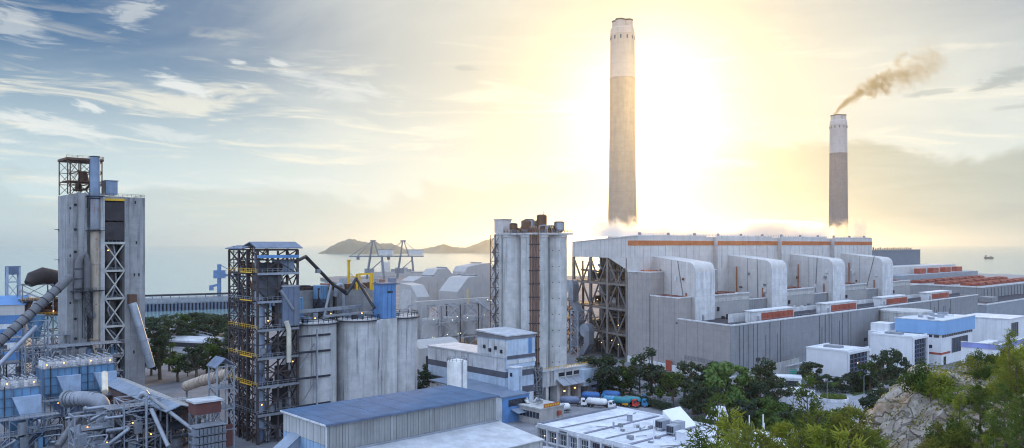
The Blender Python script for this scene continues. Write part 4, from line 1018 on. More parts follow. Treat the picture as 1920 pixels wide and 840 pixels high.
# plant on the silo tops
rr = random.Random(12)
bar(ns, 'belt_conveyor', NSF(-4, 3.5, 38.2), NSF(20, 3.5, 38.8), 1.6, galv, 1.0)
bar(ns, 'belt_conveyor', NSF(2, -3.0, 36.8), NSF(20, -3.0, 37.3), 1.0, steel_g, .7)
for i in range(8): bar(ns, 'conveyor_leg', NSF(-3 + i * 3.2, 3.5, 35.2), NSF(-3 + i * 3.2, 3.5, 38.3), .2, steel_g)
for i in range(22):
    a, b = rr.uniform(-6, 36), rr.uniform(-5, 5)
    if 20 < a < 28 and b < -.5: continue
    q = rr.random(); mm = rr.choice((steel_d, steel_g, steel_b, galv))
    if q < .5: cyl(ns, 'top_drum', NSF(a, b, 35.2), NSF(a, b, 35.2 + rr.uniform(1, 2.6)), rr.uniform(.4, .9), mm, n=10)
    else: box(ns, 'top_cabinet', NSF, a, a + rr.uniform(.8, 2), b, b + rr.uniform(.8, 1.6), 35.2, 35.2 + rr.uniform(1, 2.4), mm)
railing(ns, [NSF(30, -6, 36.2), NSF(38, 2, 36.2)], steel_w, 1.3, 1.2, .13)
for p in ((2, -7.4, 38), (14, -6.5, 37.4), (-3, -6.5, 36.8)): lamp(ns, NSF(*p), .22)
# higher block behind
hbk = thing('rear_silo_block', 'taller grey silo block with dark slot behind the near silos', 'silo', NSF(6, 18))
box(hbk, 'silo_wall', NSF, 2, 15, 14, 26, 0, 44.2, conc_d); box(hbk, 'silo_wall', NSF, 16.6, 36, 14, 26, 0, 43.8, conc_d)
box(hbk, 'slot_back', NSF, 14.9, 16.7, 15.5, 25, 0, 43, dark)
railing(hbk, [NSF(2, 14.2, 44.2), NSF(15, 14.2, 44.2)], steel_r, 1.1, 1.4, .13); railing(hbk, [NSF(16.6, 14.2, 43.8), NSF(36, 14.2, 43.8), NSF(36, 26, 43.8)], steel_r, 1.1, 1.4, .13)
for i in range(12):
    a = 3 + i * 2.7; box(hbk, 'roof_machine', NSF, a, a + rr.uniform(1, 2.2), 16, 18 + rr.random() * 3, 44, 45 + rr.random() * 1.5, rr.choice((mat('rust_red_steel', (.20, .06, .045), .7), steel_d, steel_r)))
bd = cyl(hbk, 'blue_cyclone', NSF(9.6, 12.6, 41.5), NSF(9.6, 12.6, 46), 2.6, blue_l, n=14); cyl(hbk, 'cyclone_cone', NSF(9.6, 12.6, 37), NSF(9.6, 12.6, 41.5), .8, steel_b, 2.6, n=14)
lattice(hbk, NSF, 7.6, 11.6, 10.6, 14, [35, 38, 41.5, 45], steel_d, .25, .2, .15)
cyl(hbk, 'blue_tank', NSF(-1.5, 8, 36), NSF(-1.5, 8, 42.5), 1.9, blue_l, n=14)
pipe(hbk, 'goose_neck', [NSF(14, 11, 42), NSF(15, 11, 46), NSF(17, 11, 46), NSF(17.4, 11, 36)], .7, steel_w, 10, 1.5)
for (a, b) in (((606, 600, 262), (622, 530, 272)), ((622, 530, 272), (650, 552, 272)), ((650, 552, 270), (668, 522, 276)), ((668, 522, 276), (702, 578, 268))):
    pipe(hbk, 'spout_pipe', [Pd(*a), Pd(*b)], .5, steel_d if a[0] != 606 else steel_g, 8)
# yellow lifting gantry
yg = thing('yellow_gantry', 'yellow lifting gantry with a tall post on the rear silo block', 'gantry', NSF(18, 20))
G0 = 282
def yb(n, a, b, w=.5): return bar(yg, n, Pd(*a, G0), Pd(*b, G0), w, yellow)
cyl(yg, 'mast', Pd(654, 532, G0), Pd(654, 488, G0), .5, yellow, n=10); cyl(yg, 'mast_cap', Pd(654, 489, G0), Pd(654, 487, G0), .8, yellow, n=10)
for x, dd in ((669, 0), (674, 5), (695, 0), (699, 5)): bar(yg, 'gantry_leg', Pd(x, 544, G0 + dd), Pd(x, 514, G0 + dd), .55, yellow)
bar(yg, 'gantry_beam', Pd(668, 515, G0), Pd(696, 513, G0), .6, yellow); bar(yg, 'gantry_beam', Pd(673, 514, G0 + 5), Pd(700, 513, G0 + 5), .6, yellow)
bar(yg, 'gantry_tie', Pd(655, 519, G0), Pd(669, 519, G0), .35, yellow); bar(yg, 'gantry_strut', Pd(656, 512, G0), Pd(690, 542, G0), .2, steel_g)

# ================================================================== foreground store with the blue roof
A0 = (-41.3, 178)
FF = Fr(A0, U2, V2)
fs = thing('store_building', 'foreground store with a blue-grey roof over ribbed metal cladding', 'building', FF(0, 0))
ZR = 20.0
box(fs, 'core_wall', FF, .25, 50, .25, 20.3, 0, ZR - .35, mat('core_dark', (.12, .12, .13)))
clad = mat('ribbed_grey_sheet', (.33, .34, .34), .55, .2, var=.12, streak=.5, scol=(.17, .17, .18), rnd=.25)
cladw = mat('ribbed_pale_sheet', (.52, .53, .52), .55, .15, var=.1, streak=.45, scol=(.28, .28, .28), rnd=.2)
clb = mat('ribbed_blue_sheet', (.34, .50, .68), .5, .15, var=.1, streak=.35, rnd=.18)
n = 62
for i in range(n):
    a0 = i * 50.2 / n; box(fs, 'cladding_panel', FF, a0 + .04, a0 + 50.2 / n - .04, -.02 - .05 * (i % 2), .25, 13.4, ZR - .4, clad)
n = 25
for i in range(n):
    b0 = i * 20.6 / n
    dz = .05 * (i % 2)
    box(fs, 'cladding_panel', FF, -.02 - dz, .25, b0 + .04, b0 + 20.6 / n - .04, ZR - 4.9, ZR - .4, cladw)
    box(fs, 'cladding_panel', FF, -.02 - dz, .25, b0 + .04, b0 + 20.6 / n - .04, ZR - 8.2, ZR - 5.0, clb)
    box(fs, 'cladding_panel', FF, -.02 - dz, .25, b0 + .04, b0 + 20.6 / n - .04, ZR - 11.5, ZR - 8.3, cladw)
    box(fs, 'cladding_panel', FF, -.02 - dz, .25, b0 + .04, b0 + 20.6 / n - .04, 0, ZR - 11.6, clb)
box(fs, 'corner_trim', FF, -.15, .1, -.15, .1, 11, ZR - .3, white)
box(fs, 'roof', FF, -.5, 50.8, -.6, 21.0, ZR - .35, ZR - .06, steel_b)
for i in range(17):
    a0 = -.5 + i * 51.3 / 17; box(fs, 'roof_sheet', FF, a0 + .02, a0 + 51.3 / 17 - .03, -.6, 21.0, ZR - .06, ZR + .02 * (i % 2), roofblue)
box(fs, 'gutter', FF, -.6, 50.9, -.78, -.6, ZR - .45, ZR - .05, steel_b); box(fs, 'gutter', FF, -.68, -.5, -.78, 21, ZR - .45, ZR - .05, white)
# lower lean-to roof
low = []
for i in range(25):
    a0 = -.4 + i * 2.052
    prism(fs, 'lower_roof_sheet', FF, [(-.05, 13.2), (-17.6, 11.4), (-17.6, 11.15), (-.05, 12.95)], a0, a0 + 2.03, roofgrey)
box(fs, 'flashing', FF, -.4, 50.9, -.5, -.12, 13.2, 13.6, steel_w)
box(fs, 'lower_core', FF, 0, 50.4, -17.0, 0, 0, 11.1, mat('core_dark', (.12, .12, .13)))
for i in range(24):
    b0 = -17.2 + i * .715; box(fs, 'cladding_panel', FF, 50.4, 50.62 + .05 * (i % 2), b0 + .03, b0 + .685, 0, 11.1 + i * .073, clad)
for i in range(52): box(fs, 'cladding_panel', FF, i * .97, i * .97 + .91, -17.25 - .05 * (i % 2), -17.0, 0, 11.1, cladw)
for i in range(14): bar(fs, 'roof_scuff', FF(3 + i * 3.4, -3 - (i * 37 % 11), 13.0 - (3 + (i * 37 % 11)) * .1025), FF(3.2 + i * 3.4, -3 - (i * 37 % 11) - 1.5, 13.0 - (4.5 + (i * 37 % 11)) * .1025), .06, steel_g, .05)
# inclined belt gallery entering it from the left
bg = thing('belt_gallery', 'enclosed inclined belt gallery entering the end of the blue-roofed store', 'gallery', FF(-20, 8))
bar(bg, 'gallery_box', FF(.2, 14, 14.0), FF(-26, 0, 4.5) + Vector((0, 0, 0)), 3.0, mat('gallery_sheet', (.36, .40, .46), .5, .2, streak=.4), 2.6)
bar(bg, 'gallery_roof', FF(.0, 14, 15.5), FF(-26.2, 0, 6.0), 3.5, gl, .25)
for s in (.3, .7): p = FF(.2, 14, 14).lerp(FF(-26, 0, 4.5), s); bar(bg, 'trestle_leg', p, (p.x, p.y, 0), .5, steel_g)

# ================================================================== middle silo cluster
MF = Fr((8.6, 309), U2, V2)                                     # near silo centre
ms = thing('silo_cluster', 'tall pale concrete silo cluster with pipes and machines on top', 'silo', MF(0, 0))
ZM = 63.6
for a, b in ((0, 0), (10.6, 0), (0, 10.6), (10.6, 10.6)):
    silo(ms, MF(a, b), 5.25, ZM, conc_l)
    for i in range(9):
        for s in (-1, 1):
            q = -math.pi / 2 + .25 * s + .12; z = 8 + i * 6.2
            p = MF(a, b, z) + Vector((5.28 * math.cos(q), 5.28 * math.sin(q), 0))
            if b == 0: bar(ms, 'wall_port', p, p + Vector((0, -.15, 0)), .35, steel_d)
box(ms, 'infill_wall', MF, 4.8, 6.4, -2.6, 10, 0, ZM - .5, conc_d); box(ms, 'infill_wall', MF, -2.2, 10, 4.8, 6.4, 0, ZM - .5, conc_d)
box(ms, 'stair_shaft', MF, -5.4, -1.6, 13.4, 17.4, 0, ZM + .5, conc_l)
box(ms, 'top_slab', MF, -5.6, 16.2, -5.6, 16.2, ZM + .1, ZM + .8, conc)
railing(ms, [MF(-5.5, 16, ZM + .8), MF(-5.5, -5.5, ZM + .8), MF(16, -5.5, ZM + .8), MF(16, 16, ZM + .8)], steel_r, 1.2, 1.6, .12)
# pipe bundle up the face
pdir = Vector((-MF(0, 0).x, -MF(0, 0).y, 0)).normalized(); sd = Vector((-pdir.y, pdir.x, 0))
for i, w in enumerate((-1.5, -.7, .1, .9, 1.6)):
    p = MF(0, 0) + pdir * 6.0 + sd * w; pipe(ms, 'riser_pipe', [p + Vector((0, 0, 9)), p + Vector((0, 0, ZM + 2.5)), p - pdir * 2 + Vector((0, 0, ZM + 3.2))], (.3, .22, .34, .22, .3)[i], mat('riser_brown', (.17, .095, .07), .8) if i % 2 == 0 else mat('pipe_brown', (.13, .09, .075), .7), 8, .8)
for i in range(11):
    z = 10 + i * 5; bar(ms, 'pipe_clamp', MF(0, 0, z) + pdir * 6.2 + sd * -2.1, MF(0, 0, z) + pdir * 6.2 + sd * 2.2, .35, steel_d)
# zig-zag stair tower on the left
STF = Fr(MF(-7.2, 14.6)[:2], U2, V2)
lattice(ms, STF, 0, 2.4, 0, 3.0, frange(12, ZM, 15), steel_r, .22, .18, .14, faces='ad', style='Z')
for i, z in enumerate(frange(12, ZM - 3.5, 15)[:-1]): bar(ms, 'stair_flight', STF(1.2, .2 if i % 2 else 2.8, z), STF(1.2, 2.8 if i % 2 else .2, z + 3.4), .9, steel_g, .2)
# machines on top
hh = box(ms, 'head_house', MF, -5.6, -1.2, 11.8, 17.0, ZM + .8, ZM + 6.0, mat('warm_white_cladding', (.56, .52, .50), .6)); box(hh, 'head_house_roof', MF, -5.9, -.9, 11.5, 17.3, ZM + 6, ZM + 6.3, steel_g)
rr = random.Random(31)
for a, b, r, h, m_ in ((-2, 2.5, 1.9, 5.2, steel_r), (1.5, 4.5, 2.2, 5.8, galv), (6, 2, 2.0, 7.6, steel_r), (8.2, 4.6, 1.6, 7.0, steel_r), (13.2, -.6, 2.1, 5.0, galv), (-3.5, 8, 1.6, 4.2, steel_r), (11, 8, 2.4, 5.5, steel_r)):
    c = cyl(ms, 'top_filter', MF(a, b, ZM + 2.2), MF(a, b, ZM + h), r, m_, n=14); cyl(c, 'filter_lid', MF(a, b, ZM + h), MF(a, b, ZM + h + .5), r * 1.05, steel_d, r * .7, n=14)
    cyl(c, 'filter_cone', MF(a, b, ZM + .8), MF(a, b, ZM + 2.2), r * .4, steel_g, r, n=14)
for i in range(18):
    a, b = rr.uniform(-5.5, 16), rr.uniform(-5.5, 12); box(ms, 'top_machine', MF, a, a + rr.uniform(.8, 2), b, b + rr.uniform(.8, 2), ZM + .8, ZM + rr.uniform(1.8, 3.2), rr.choice((steel_r, steel_d, galv, steel_g)))
for i in range(7):
    a, b = rr.uniform(-4, 12), rr.uniform(-5, 4); pipe(ms, 'top_pipe', [MF(a, b, ZM + .8), MF(a, b, ZM + 3.5), MF(a + rr.uniform(2, 5), b, ZM + 3.8), MF(a + 4, b, ZM + .9)], .25, rr.choice((steel_r, galv)), 8, .8)
cyl(ms, 'antenna', MF(7, 2, ZM + 7.6), MF(7, 2, ZM + 9.5), .1, steel_d, n=6)
# loading block under the silos
lbk = thing('loading_block', 'concrete truck loading block with sloping canopies under the silo cluster', 'building', MF(-3, -8))
box(lbk, 'upper_storey', MF, -4, 24, -8.6, -5.4, 6.2, 12.0, conc)
box(lbk, 'upper_storey', MF, 16.0, 26, -11, -3, 4.6, 11.0, blue_p)
for i in range(-1, 4): box(lbk, 'pier', MF, 4 + i * 6, 5.4 + i * 6, -8.4, -4.5, 0, 6.2, conc)
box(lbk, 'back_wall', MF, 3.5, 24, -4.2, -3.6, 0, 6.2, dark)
for i in range(4):
    w = box(lbk, 'window', MF, 4.6 + i * 4.2, 7.8 + i * 4.2, -8.75, -8.62, 9.4, 10.8, black)
    box(w, 'window_sill', MF, 4.4 + i * 4.2, 8 + i * 4.2, -8.95, -8.62, 9.1, 9.35, conc_l)
for i in range(3): prism(lbk, 'canopy', MF, [(-8.65, 8.6), (-12.6, 6.6), (-12.6, 6.3), (-8.65, 8.2)], 3.2 + i * 4.3, 7.2 + i * 4.3, steel_w)
box(lbk, 'roof_slab', MF, -4.3, 24.3, -8.9, -5.2, 12.0, 12.4, roofgrey)
railing(lbk, [MF(-4.3, -8.9, 12.4), MF(24.3, -8.9, 12.4)], yellow, 1.1, 1.4, .12)
for p in ((6.8, -9.6, 3.8), (12.6, -9.6, 4.4)): lamp(lbk, MF(*p), .42)
lattice(lbk, MF, -9.6, -4.6, -9, -5, [0, 3.5, 7, 10.5, 14], steel_g, .3, .25, .2, style='Z')
for i in range(4): pipe(lbk, 'loading_spout', [MF(-8 + i * 1.5, -7, 14), MF(-7.4 + i * 1.5, -7.4, 8), MF(-8 + i * 1.6, -8, 5)], .3, steel_w if i % 2 else galv, 8, 1)
lattice(lbk, MF, 26, 30, -10, -4, [0, 3.5, 7], steel_w, .3, .25, .18)

# packing plant with banded cladding
PK = Fr((-2.4, 285), U2, V2)                                    # near corner
pk = thing('packing_plant', 'banded blue and white packing plant with a taller upper block', 'building', PK(0, 0))
pal = mat('white_cladding_stained', (.60, .62, .64), .55, streak=.7, scol=(.14, .14, .15), ribs=(-.675, .738, .7))
for z0, z1, m1, m2 in ((0, 6, pal, pal), (6, 8.4, dkline, dkline), (8.4, 12.2, pal, blue_p), (12.2, 14.4, dkline, dkline), (14.4, 19.3, blue_p, pal)):
    box(pk, 'wall_band', PK, 0, 14, 0, 46, z0, z1, m2 if z0 != 8.4 else blue_p)
mn = mat('band_grey', (.20, .20, .22), .6)
box(pk, 'roof', PK, -.3, 14.3, -.3, 46.3, 19.3, 19.8, roofgrey)
ub = box(pk, 'upper_wall', PK, .25, 13.8, -1.0, 15.5, 15.5, 26.0, blue_p)
box(ub, 'upper_side_cladding', PK, .05, .25, -1.0, 15.5, 19.9, 25.3, pal)
box(ub, 'parapet_band', PK, -.1, 14.0, -1.2, 15.7, 26.0, 27.6, mn)
prism(ub, 'upper_roof', PK, [(-1.6, 27.6), (15.9, 28.5), (15.9, 27.9), (-1.6, 27.2)], -.5, 14.4, roofgrey)
for i in range(4): box(ub, 'side_vent', PK, -.5, .05, 1.5 + i * 3.1, 2.4 + i * 3.1, 21 + (i % 2), 22.2 + (i % 2), steel_d)
for z in (20.2, 18.4): box(pk, 'front_band', PK, 0, 14, -1.25, -1.02, z - 1.2, z, dkline if z > 19 else pal)
box(ub, 'blue_stripe', PK, 10.4, 12.0, -1.1, -1.0, 20.4, 25.9, blue)
# lower lean-to roof in front
lr = thing('low_blue_roof_shed', 'low shed with a blue-grey roof in front of the packing plant', 'shed', PK(-10, -5))
prism(lr, 'roof', PK, [(-13, 9.0), (28, 9.8), (28, 9.4), (-13, 8.6)], -13, -.3, mat('shed_roof_blue_grey', (.22, .28, .37), .45, .3, var=.15))
box(lr, 'front_wall', PK, -12.6, -.4, -12.8, -12.5, 0, 8.5, blue)
box(lr, 'front_window', PK, -10, -2, -12.95, -12.82, 5.4, 7.6, steel_d)
for i in range(5): box(lr, 'window_pane', PK, -9.9 + i * 1.58, -8.45 + i * 1.58, -13.02, -12.96, 5.5, 7.5, black)
box(lr, 'side_wall', PK, -12.7, -12.4, -12.4, 27.8, 0, 8.7, pal)
prism(lr, 'awning', PK, [(-12.9, 4.5), (-16.5, 3.6), (-16.5, 3.4), (-12.9, 4.2)], -9, -4, gl)
wt = thing('white_tank', 'white cylindrical tank with a railed top beside the packing plant', 'tank', PK(-22, 2))
wc = Pd(857, HZ, 268); wc.z = 0
lathe(wt, 'tank_shell', wc, [(3.4, 0), (3.4, 20.8), (3.3, 21), (.3, 21.8)], mat('white_tank_paint', (.72, .72, .70), .5, streak=.3, scol=(.4, .33, .25)), 32)
ring = [wc + Vector((3.3 * math.cos(q), 3.3 * math.sin(q), 21)) for q in frange(0, 2 * math.pi, 16)]
railing(wt, ring, steel_w, 1.1, 1.2, .1)
bar(wt, 'ladder', wc + Vector((1.9, -3.0, 0)), wc + Vector((1.9, -3.0, 21.8)), .4, steel_w, .15)
lf = thing('lift_tower', 'narrow pale blue lift tower beside the loading block', 'tower', PK(4, -14))
LTF = Fr((Pd(965, HZ, 278).x, 278), U2, V2)
tb = box(lf, 'tower_shaft', LTF, 0, 3.6, 0, 3.4, 4, 16.8, blue_p)
box(tb, 'tower_roof', LTF, -.2, 3.8, -.2, 3.6, 16.8, 17.1, white)
for z in (7, 13.8): box(tb, 'tower_window', LTF, -.08, 0, 1.2, 2.4, z, z + 1.3, black)
for a, b in ((.3, .3), (3.3, .3), (.3, 3.1), (3.3, 3.1)): bar(lf, 'tower_leg', LTF(a, b, 0), LTF(a, b, 4), .4, steel_g)
bar(tb, 'cable_tray', LTF(2.4, -.12, 4.2), LTF(2.4, -.12, 14), .3, steel_w, .15)
# small office by the yard with sacks and an orange sign
so = thing('weighbridge_office', 'small flat-roofed weighbridge office with rubble and an orange sign on its roof', 'building', (Pd(1000, HZ, 275).x, 275, 0))
SOF = Fr((Pd(1014, HZ, 264).x, 264), U2, V2)
box(so, 'wall', SOF, 0, 11, 0, 12, 0, 5.4, mat('dusty_render', (.40, .38, .36), .85, streak=.5))
box(so, 'roof', SOF, -.3, 11.3, -.3, 12.3, 5.4, 5.8, conc_l)
for i in range(7): box(so, 'window', SOF, -.1, -.01, .8 + i * 1.6, 2.1 + i * 1.6, 2.2, 4.2, black)
sgn = box(so, 'sign_board', SOF, 1, 8.5, -.5, -.3, 5.9, 7.1, orange)
for i in range(6): box(sgn, 'sign_block', SOF, 1.5 + i * 1.15, 2.2 + i * 1.15, -.55, -.51, 6.2, 6.8, yellow)
box(so, 'red_box', SOF, 7.5, 9, -.9, -.05, 2.6, 4.0, red)
rr = random.Random(17)
for i in range(9):
    a, b = rr.uniform(1, 9), rr.uniform(4, 10); bar(so, 'scrap_piece', SOF(a, b, 6.0), SOF(a + rr.uniform(-1.5, 1.5), b + rr.uniform(-1.5, 1.5), 6.6 + rr.random()), rr.uniform(.5, 1.2), rr.choice((galv, steel_g, conc_l)), .5)

# ================================================================== dense process steel at the bottom left
def tangle(name, label, f, na, nb, zmax, seed, mats, pitch=5.0, npipe=14, nves=10):
    r = random.Random(seed); t = thing(name, label, 'process plant', f(0, 0))
    zs = frange(0, zmax, max(2, int(zmax / 4.5)))
    for i in range(na):
        for j in range(nb):
            lattice(t, f, i * pitch, (i + 1) * pitch, j * pitch, (j + 1) * pitch, zs[:r.randint(max(2, len(zs) - 2), len(zs))], r.choice(mats), .3, .26, .17, faces='ad' if (i or j) else 'abd', style=r.choice('X/Z'))
    for z in zs[1:]:
        box(t, 'platform', f, 0, na * pitch, .2, nb * pitch * r.uniform(.5, 1), z, z + .15, steel_g)
        railing(t, [f(0, 0, z + .15), f(na * pitch, 0, z + .15)], r.choice((steel_w, steel_g)), 1.2, 1.3, .1)
    for i in range(npipe):
        a, b, z = r.uniform(-1, na * pitch), r.uniform(-1, nb * pitch), r.uniform(1, zmax)
        pts = [f(a, b, z), f(a + r.uniform(-6, 6), b, z), f(a + r.uniform(-6, 6), b + r.uniform(-4, 4), z), f(a + r.uniform(-6, 6), b, max(.3, z - r.uniform(2, 8)))]
        pipe(t, 'process_pipe', bend(pts, .9), r.uniform(.18, .55), r.choice((galv, steel_g, steel_w, steel_b, rib_l)), 8)
    for i in range(nves):
        a, b = r.uniform(0, na * pitch - 1), r.uniform(0, nb * pitch - 1); z = r.choice(zs[:-1]); h = r.uniform(1.5, 4)
        if r.random() < .5: cyl(t, 'vessel', f(a, b, z), f(a, b, z + h), r.uniform(.5, 1.5), r.choice((galv, steel_g, blue_l, steel_b)), n=12)
        else: box(t, 'machine', f, a, a + r.uniform(1, 3), b, b + r.uniform(1, 2.5), z, z + h, r.choice((steel_g, steel_b, blue_l, galv)))
    return t
pm = [steel_w, steel_g, steel_b, steel_b, steel_d]
tangle('filter_substructure', 'braced steel legs and pipes under the larger blue filter', Fr((Pd(84, HZ, 250).x, 250), U2, V2), 4, 1, 10.5, 1, pm, 5.4, 14, 12)
tangle('corner_platform', 'railed steel platforms below the smaller blue filter in the corner', Fr((Pd(-16, HZ, 228).x, 228), U2, V2), 4, 1, 9, 2, pm, 4.4, 12, 10)
tangle('process_rack', 'steel process racks between the ribbed elbow duct and the gallery', Fr((Pd(205, HZ, 226).x, 226), U2, V2), 5, 2, 13, 3, pm, 4.6, 34, 26)
tangle('duct_trestle', 'steel frames under the inclined gas duct at the left edge', Fr((Pd(-20, HZ, 300).x, 300), U2, V2), 5, 2, 24, 4, [steel_b, steel_g, steel_w], 5.5, 16, 14)
tangle('tower_foot_frames', 'dark steel frames and vessels at the preheater tower foot', Fr((Pd(96, HZ, 292).x, 292), U2, V2), 5, 2, 22, 6, [steel_g, steel_b, steel_d], 5.0, 18, 16)
# ================================================================== coal handling plant in the middle distance
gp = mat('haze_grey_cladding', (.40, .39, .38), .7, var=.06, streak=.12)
cp = thing('coal_transfer_house', 'pale grey angular transfer house behind the near silos', 'building', Pd(770, HZ, 470) * Vector((1, 1, 0)))
CF = Fr((Pd(785, HZ, 455).x, 455), U2, V2)
prism(cp, 'house', CF, [(-1, 0), (-1, 30), (5, 36.5), (16, 37.5), (16, 0)], -2, 7, gp, axis='b')
box(cp, 'house_panel', CF, -2.2, -2.0, 4, 15, 4, 34, mat('haze_grey_cladding_pale', (.47, .46, .45), .7))
def conv_house(label, px, d, prof, ln):
    f = Fr((Pd(px, HZ, d).x, d), U2, V2); t = thing('conveyor_house', label, 'building', f(0, 0), 'grey conveyor houses')
    prism(t, 'house_body', f, prof, 0, ln, gp, axis='a')
    zt = max(q[1] for q in prof)
    p0 = min(prof); 
    box(t, 'roof_ridge_vent', f, prof[len(prof) // 2][0] - 1, prof[len(prof) // 2][0] + 1, 2, ln - 2, zt, zt + .8, steel_g)
    for i in range(3): box(t, 'wall_seam', f, prof[0][0] + 4 + i * 7, prof[0][0] + 4.25 + i * 7, -.08, 0, 3, prof[1][1] - 2, steel_g)
    return t, f
conv_house('long grey conveyor house with sloped shoulders left of the silo cluster', 776, 500, [(0, 20), (0, 37), (6, 39.5), (16, 39), (24, 35), (28, 34), (28, 20)], 14)
conv_house('small grey conveyor house with a hipped roof between two larger ones', 812, 560, [(0, 20), (0, 38), (4, 42.5), (13, 43), (18, 38), (18, 20)], 14)
conv_house('grey conveyor house with steep shoulder nearest the silo cluster', 858, 470, [(0, 5), (0, 32), (8, 40.2), (16, 40.8), (26, 36), (34, 34), (34, 5)], 18)
conv_house('far grey conveyor house with a pale blue gable behind the others', 872, 640, [(0, 20), (0, 38), (3, 42), (18, 44), (26, 44.5), (32, 38), (32, 20)], 16)
conv_house('low grey gabled conveyor house in the gap below the sea', 836, 590, [(0, 20), (0, 33), (5, 37), (14, 37), (22, 33), (22, 20)], 14)
gl_ = thing('coal_gantry', 'pale lattice gantry with hoppers below the grey conveyor houses', 'gantry', Pd(850, HZ, 430) * Vector((1, 1, 0)))
GF = Fr((Pd(790, HZ, 420).x, 420), U2, V2)
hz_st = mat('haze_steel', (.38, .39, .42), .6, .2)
for i in range(4): lattice(gl_, GF, i * 13, i * 13 + 13, 0, 12, [0, 9, 18, 27], hz_st, .55, .5, .3, faces='abc', style='X' if i % 2 else '/')
bar(gl_, 'top_conveyor', GF(0, 6, 28.5), GF(52, 6, 28.5), 3.0, gp, 2.2)
bar(gl_, 'slope_conveyor', GF(36, -2, 29), GF(54, -8, 16), 2.0, hz_st, 1.4)
for i, a in enumerate((10, 24, 38)):
    c = cyl(gl_, 'hopper', GF(a, 6, 10), GF(a, 6, 20), 5.0 - i * .3, gp, n=20); cyl(gl_, 'hopper_cone', GF(a, 6, 4.5), GF(a, 6, 10), 1.6, gp, 5.0 - i * .3, n=20)
for z in (18.4, 27.3): railing(gl_, [GF(0, -.4, z), GF(52, -.4, z)], hz_st, 1.3, 2, .16)
for i in range(16):
    lamp(gl_, GF(rng.uniform(0, 52), -.8, rng.choice((3, 10, 19, 28)) + rng.random() * 2), .26, glow('lamp_white', (1, .93, .7), 3.0))
box(gl_, 'control_cabin', GF, 44, 54, -10, -2, 0, 16, gp)
lw = thing('low_coal_shed', 'low grey shed with a curved roof between the silo groups', 'shed', Pd(815, HZ, 395) * Vector((1, 1, 0)))
LWF = Fr((Pd(786, HZ, 390).x, 390), U2, V2)
prism(lw, 'shed_body', LWF, [(0, 0), (0, 9), (4, 11.5), (9, 12.3), (14, 11.5), (18, 9), (18, 0)], 0, 26, gp, axis='b')
box(lw, 'shed_door', LWF, 4, 9, -.1, 0, 0, 5, dark)
yc = cyl(gl_, 'yellow_post', GF(33, 2, 27), GF(33, 2, 35), .4, yellow, n=8)
# quay beyond with container cranes
qy = thing('quay_store', 'low grey store on the quay behind the container cranes', 'building', Pd(790, HZ, 1350) * Vector((1, 1, 0)))
QF = Fr((Pd(770, HZ, 1300).x, 1300), (1, .05), (-.05, 1))
box(qy, 'store_body', QF, 0, 28, 0, 30, 0, 14, gp); box(qy, 'store_roof', QF, -.5, 28.5, -.5, 30, 14, 15, steel_g)
for i in range(4): box(qy, 'store_door', QF, 3 + i * 6.5, 7 + i * 6.5, -.15, 0, 0, 6, dark)
def crane(label, px, d):
    c = Pd(px, HZ, d); f = Fr((c.x, d), (1, 0.08), (-.08, 1)); t = thing('container_crane', label, 'crane', f(0, 0), 'container cranes on the quay')
    m = mat('crane_steel', (.17, .21, .26), .6, .2)
    for a0, a1 in ((0, 6), (30, 26)):
        for b in (0, 14): bar(t, 'crane_leg', f(a0 - 3, b, 0), f(a1 - 3, b, 38), 2.0, m)
        bar(t, 'sill_beam', f(a0 - 3, 0, 9), f(a0 - 3, 14, 9), 1.4, m)
    for b in (0, 14):
        bar(t, 'portal_brace', f(-2, b, 10), f(24, b, 33), 1.2, m)
        bar(t, 'girder', f(-32, b * .7 + 2, 39), f(44, b * .7 + 2, 39), 2.2, m)
        bar(t, 'apex_leg', f(3, b, 39), f(7, 7 + (b - 7) * .3, 66), 1.6, m)
        bar(t, 'apex_leg', f(18, b, 39), f(9, 7 + (b - 7) * .3, 66), 1.0, m)
        for s in (-30, -18): bar(t, 'boom_stay', f(7, 7, 66), f(s, b * .7 + 2, 40), .6, m)
        bar(t, 'back_stay', f(9, 7, 66), f(38, b * .7 + 2, 41), .6, m)
    bar(t, 'apex_beam', f(3, 7, 66), f(13, 7, 66), 2.4, m)
    h = box(t, 'machine_house', f, 17, 42, 2, 12, 41, 50, mat('crane_house', (.50, .52, .54), .6)); box(h, 'house_roof', f, 16.5, 42.5, 1.5, 12.5, 50, 50.8, m)
    box(t, 'trolley_cab', f, -20, -15, 4, 9, 33, 38, m); box(t, 'drive_unit', f, -6, 10, 0, 8, 9, 18, m)
crane('container crane with its boom towards the yellow gantry', 690, 1380)
crane('container crane closer to the islands, behind its twin', 747, 1400)
sh = thing('moored_ship', 'pale moored ship behind the container cranes', 'ship', Pd(722, HZ, 1420) * Vector((1, 1, 0)))
SHF = Fr((Pd(716, HZ, 1500).x, 1512), (1, 0), (0, 1))
prism(sh, 'hull', SHF, [(-20, SEAZ - .5), (-26, 8), (60, 8), (55, SEAZ - .5)], 0, 16, gp, axis='a')
box(sh, 'bridge_house', SHF, -4, 12, 2, 14, 8, 26, white_c); bar(sh, 'ship_mast', SHF(10, 8, 26), SHF(10, 8, 36), 1, steel_g)
for i in range(5): box(sh, 'ship_container', SHF, 15 + i * 8, 22 + i * 8, 2, 14, 8, 13 + (i % 2) * 3, rng.choice((gp, steel_g, steel_w)))
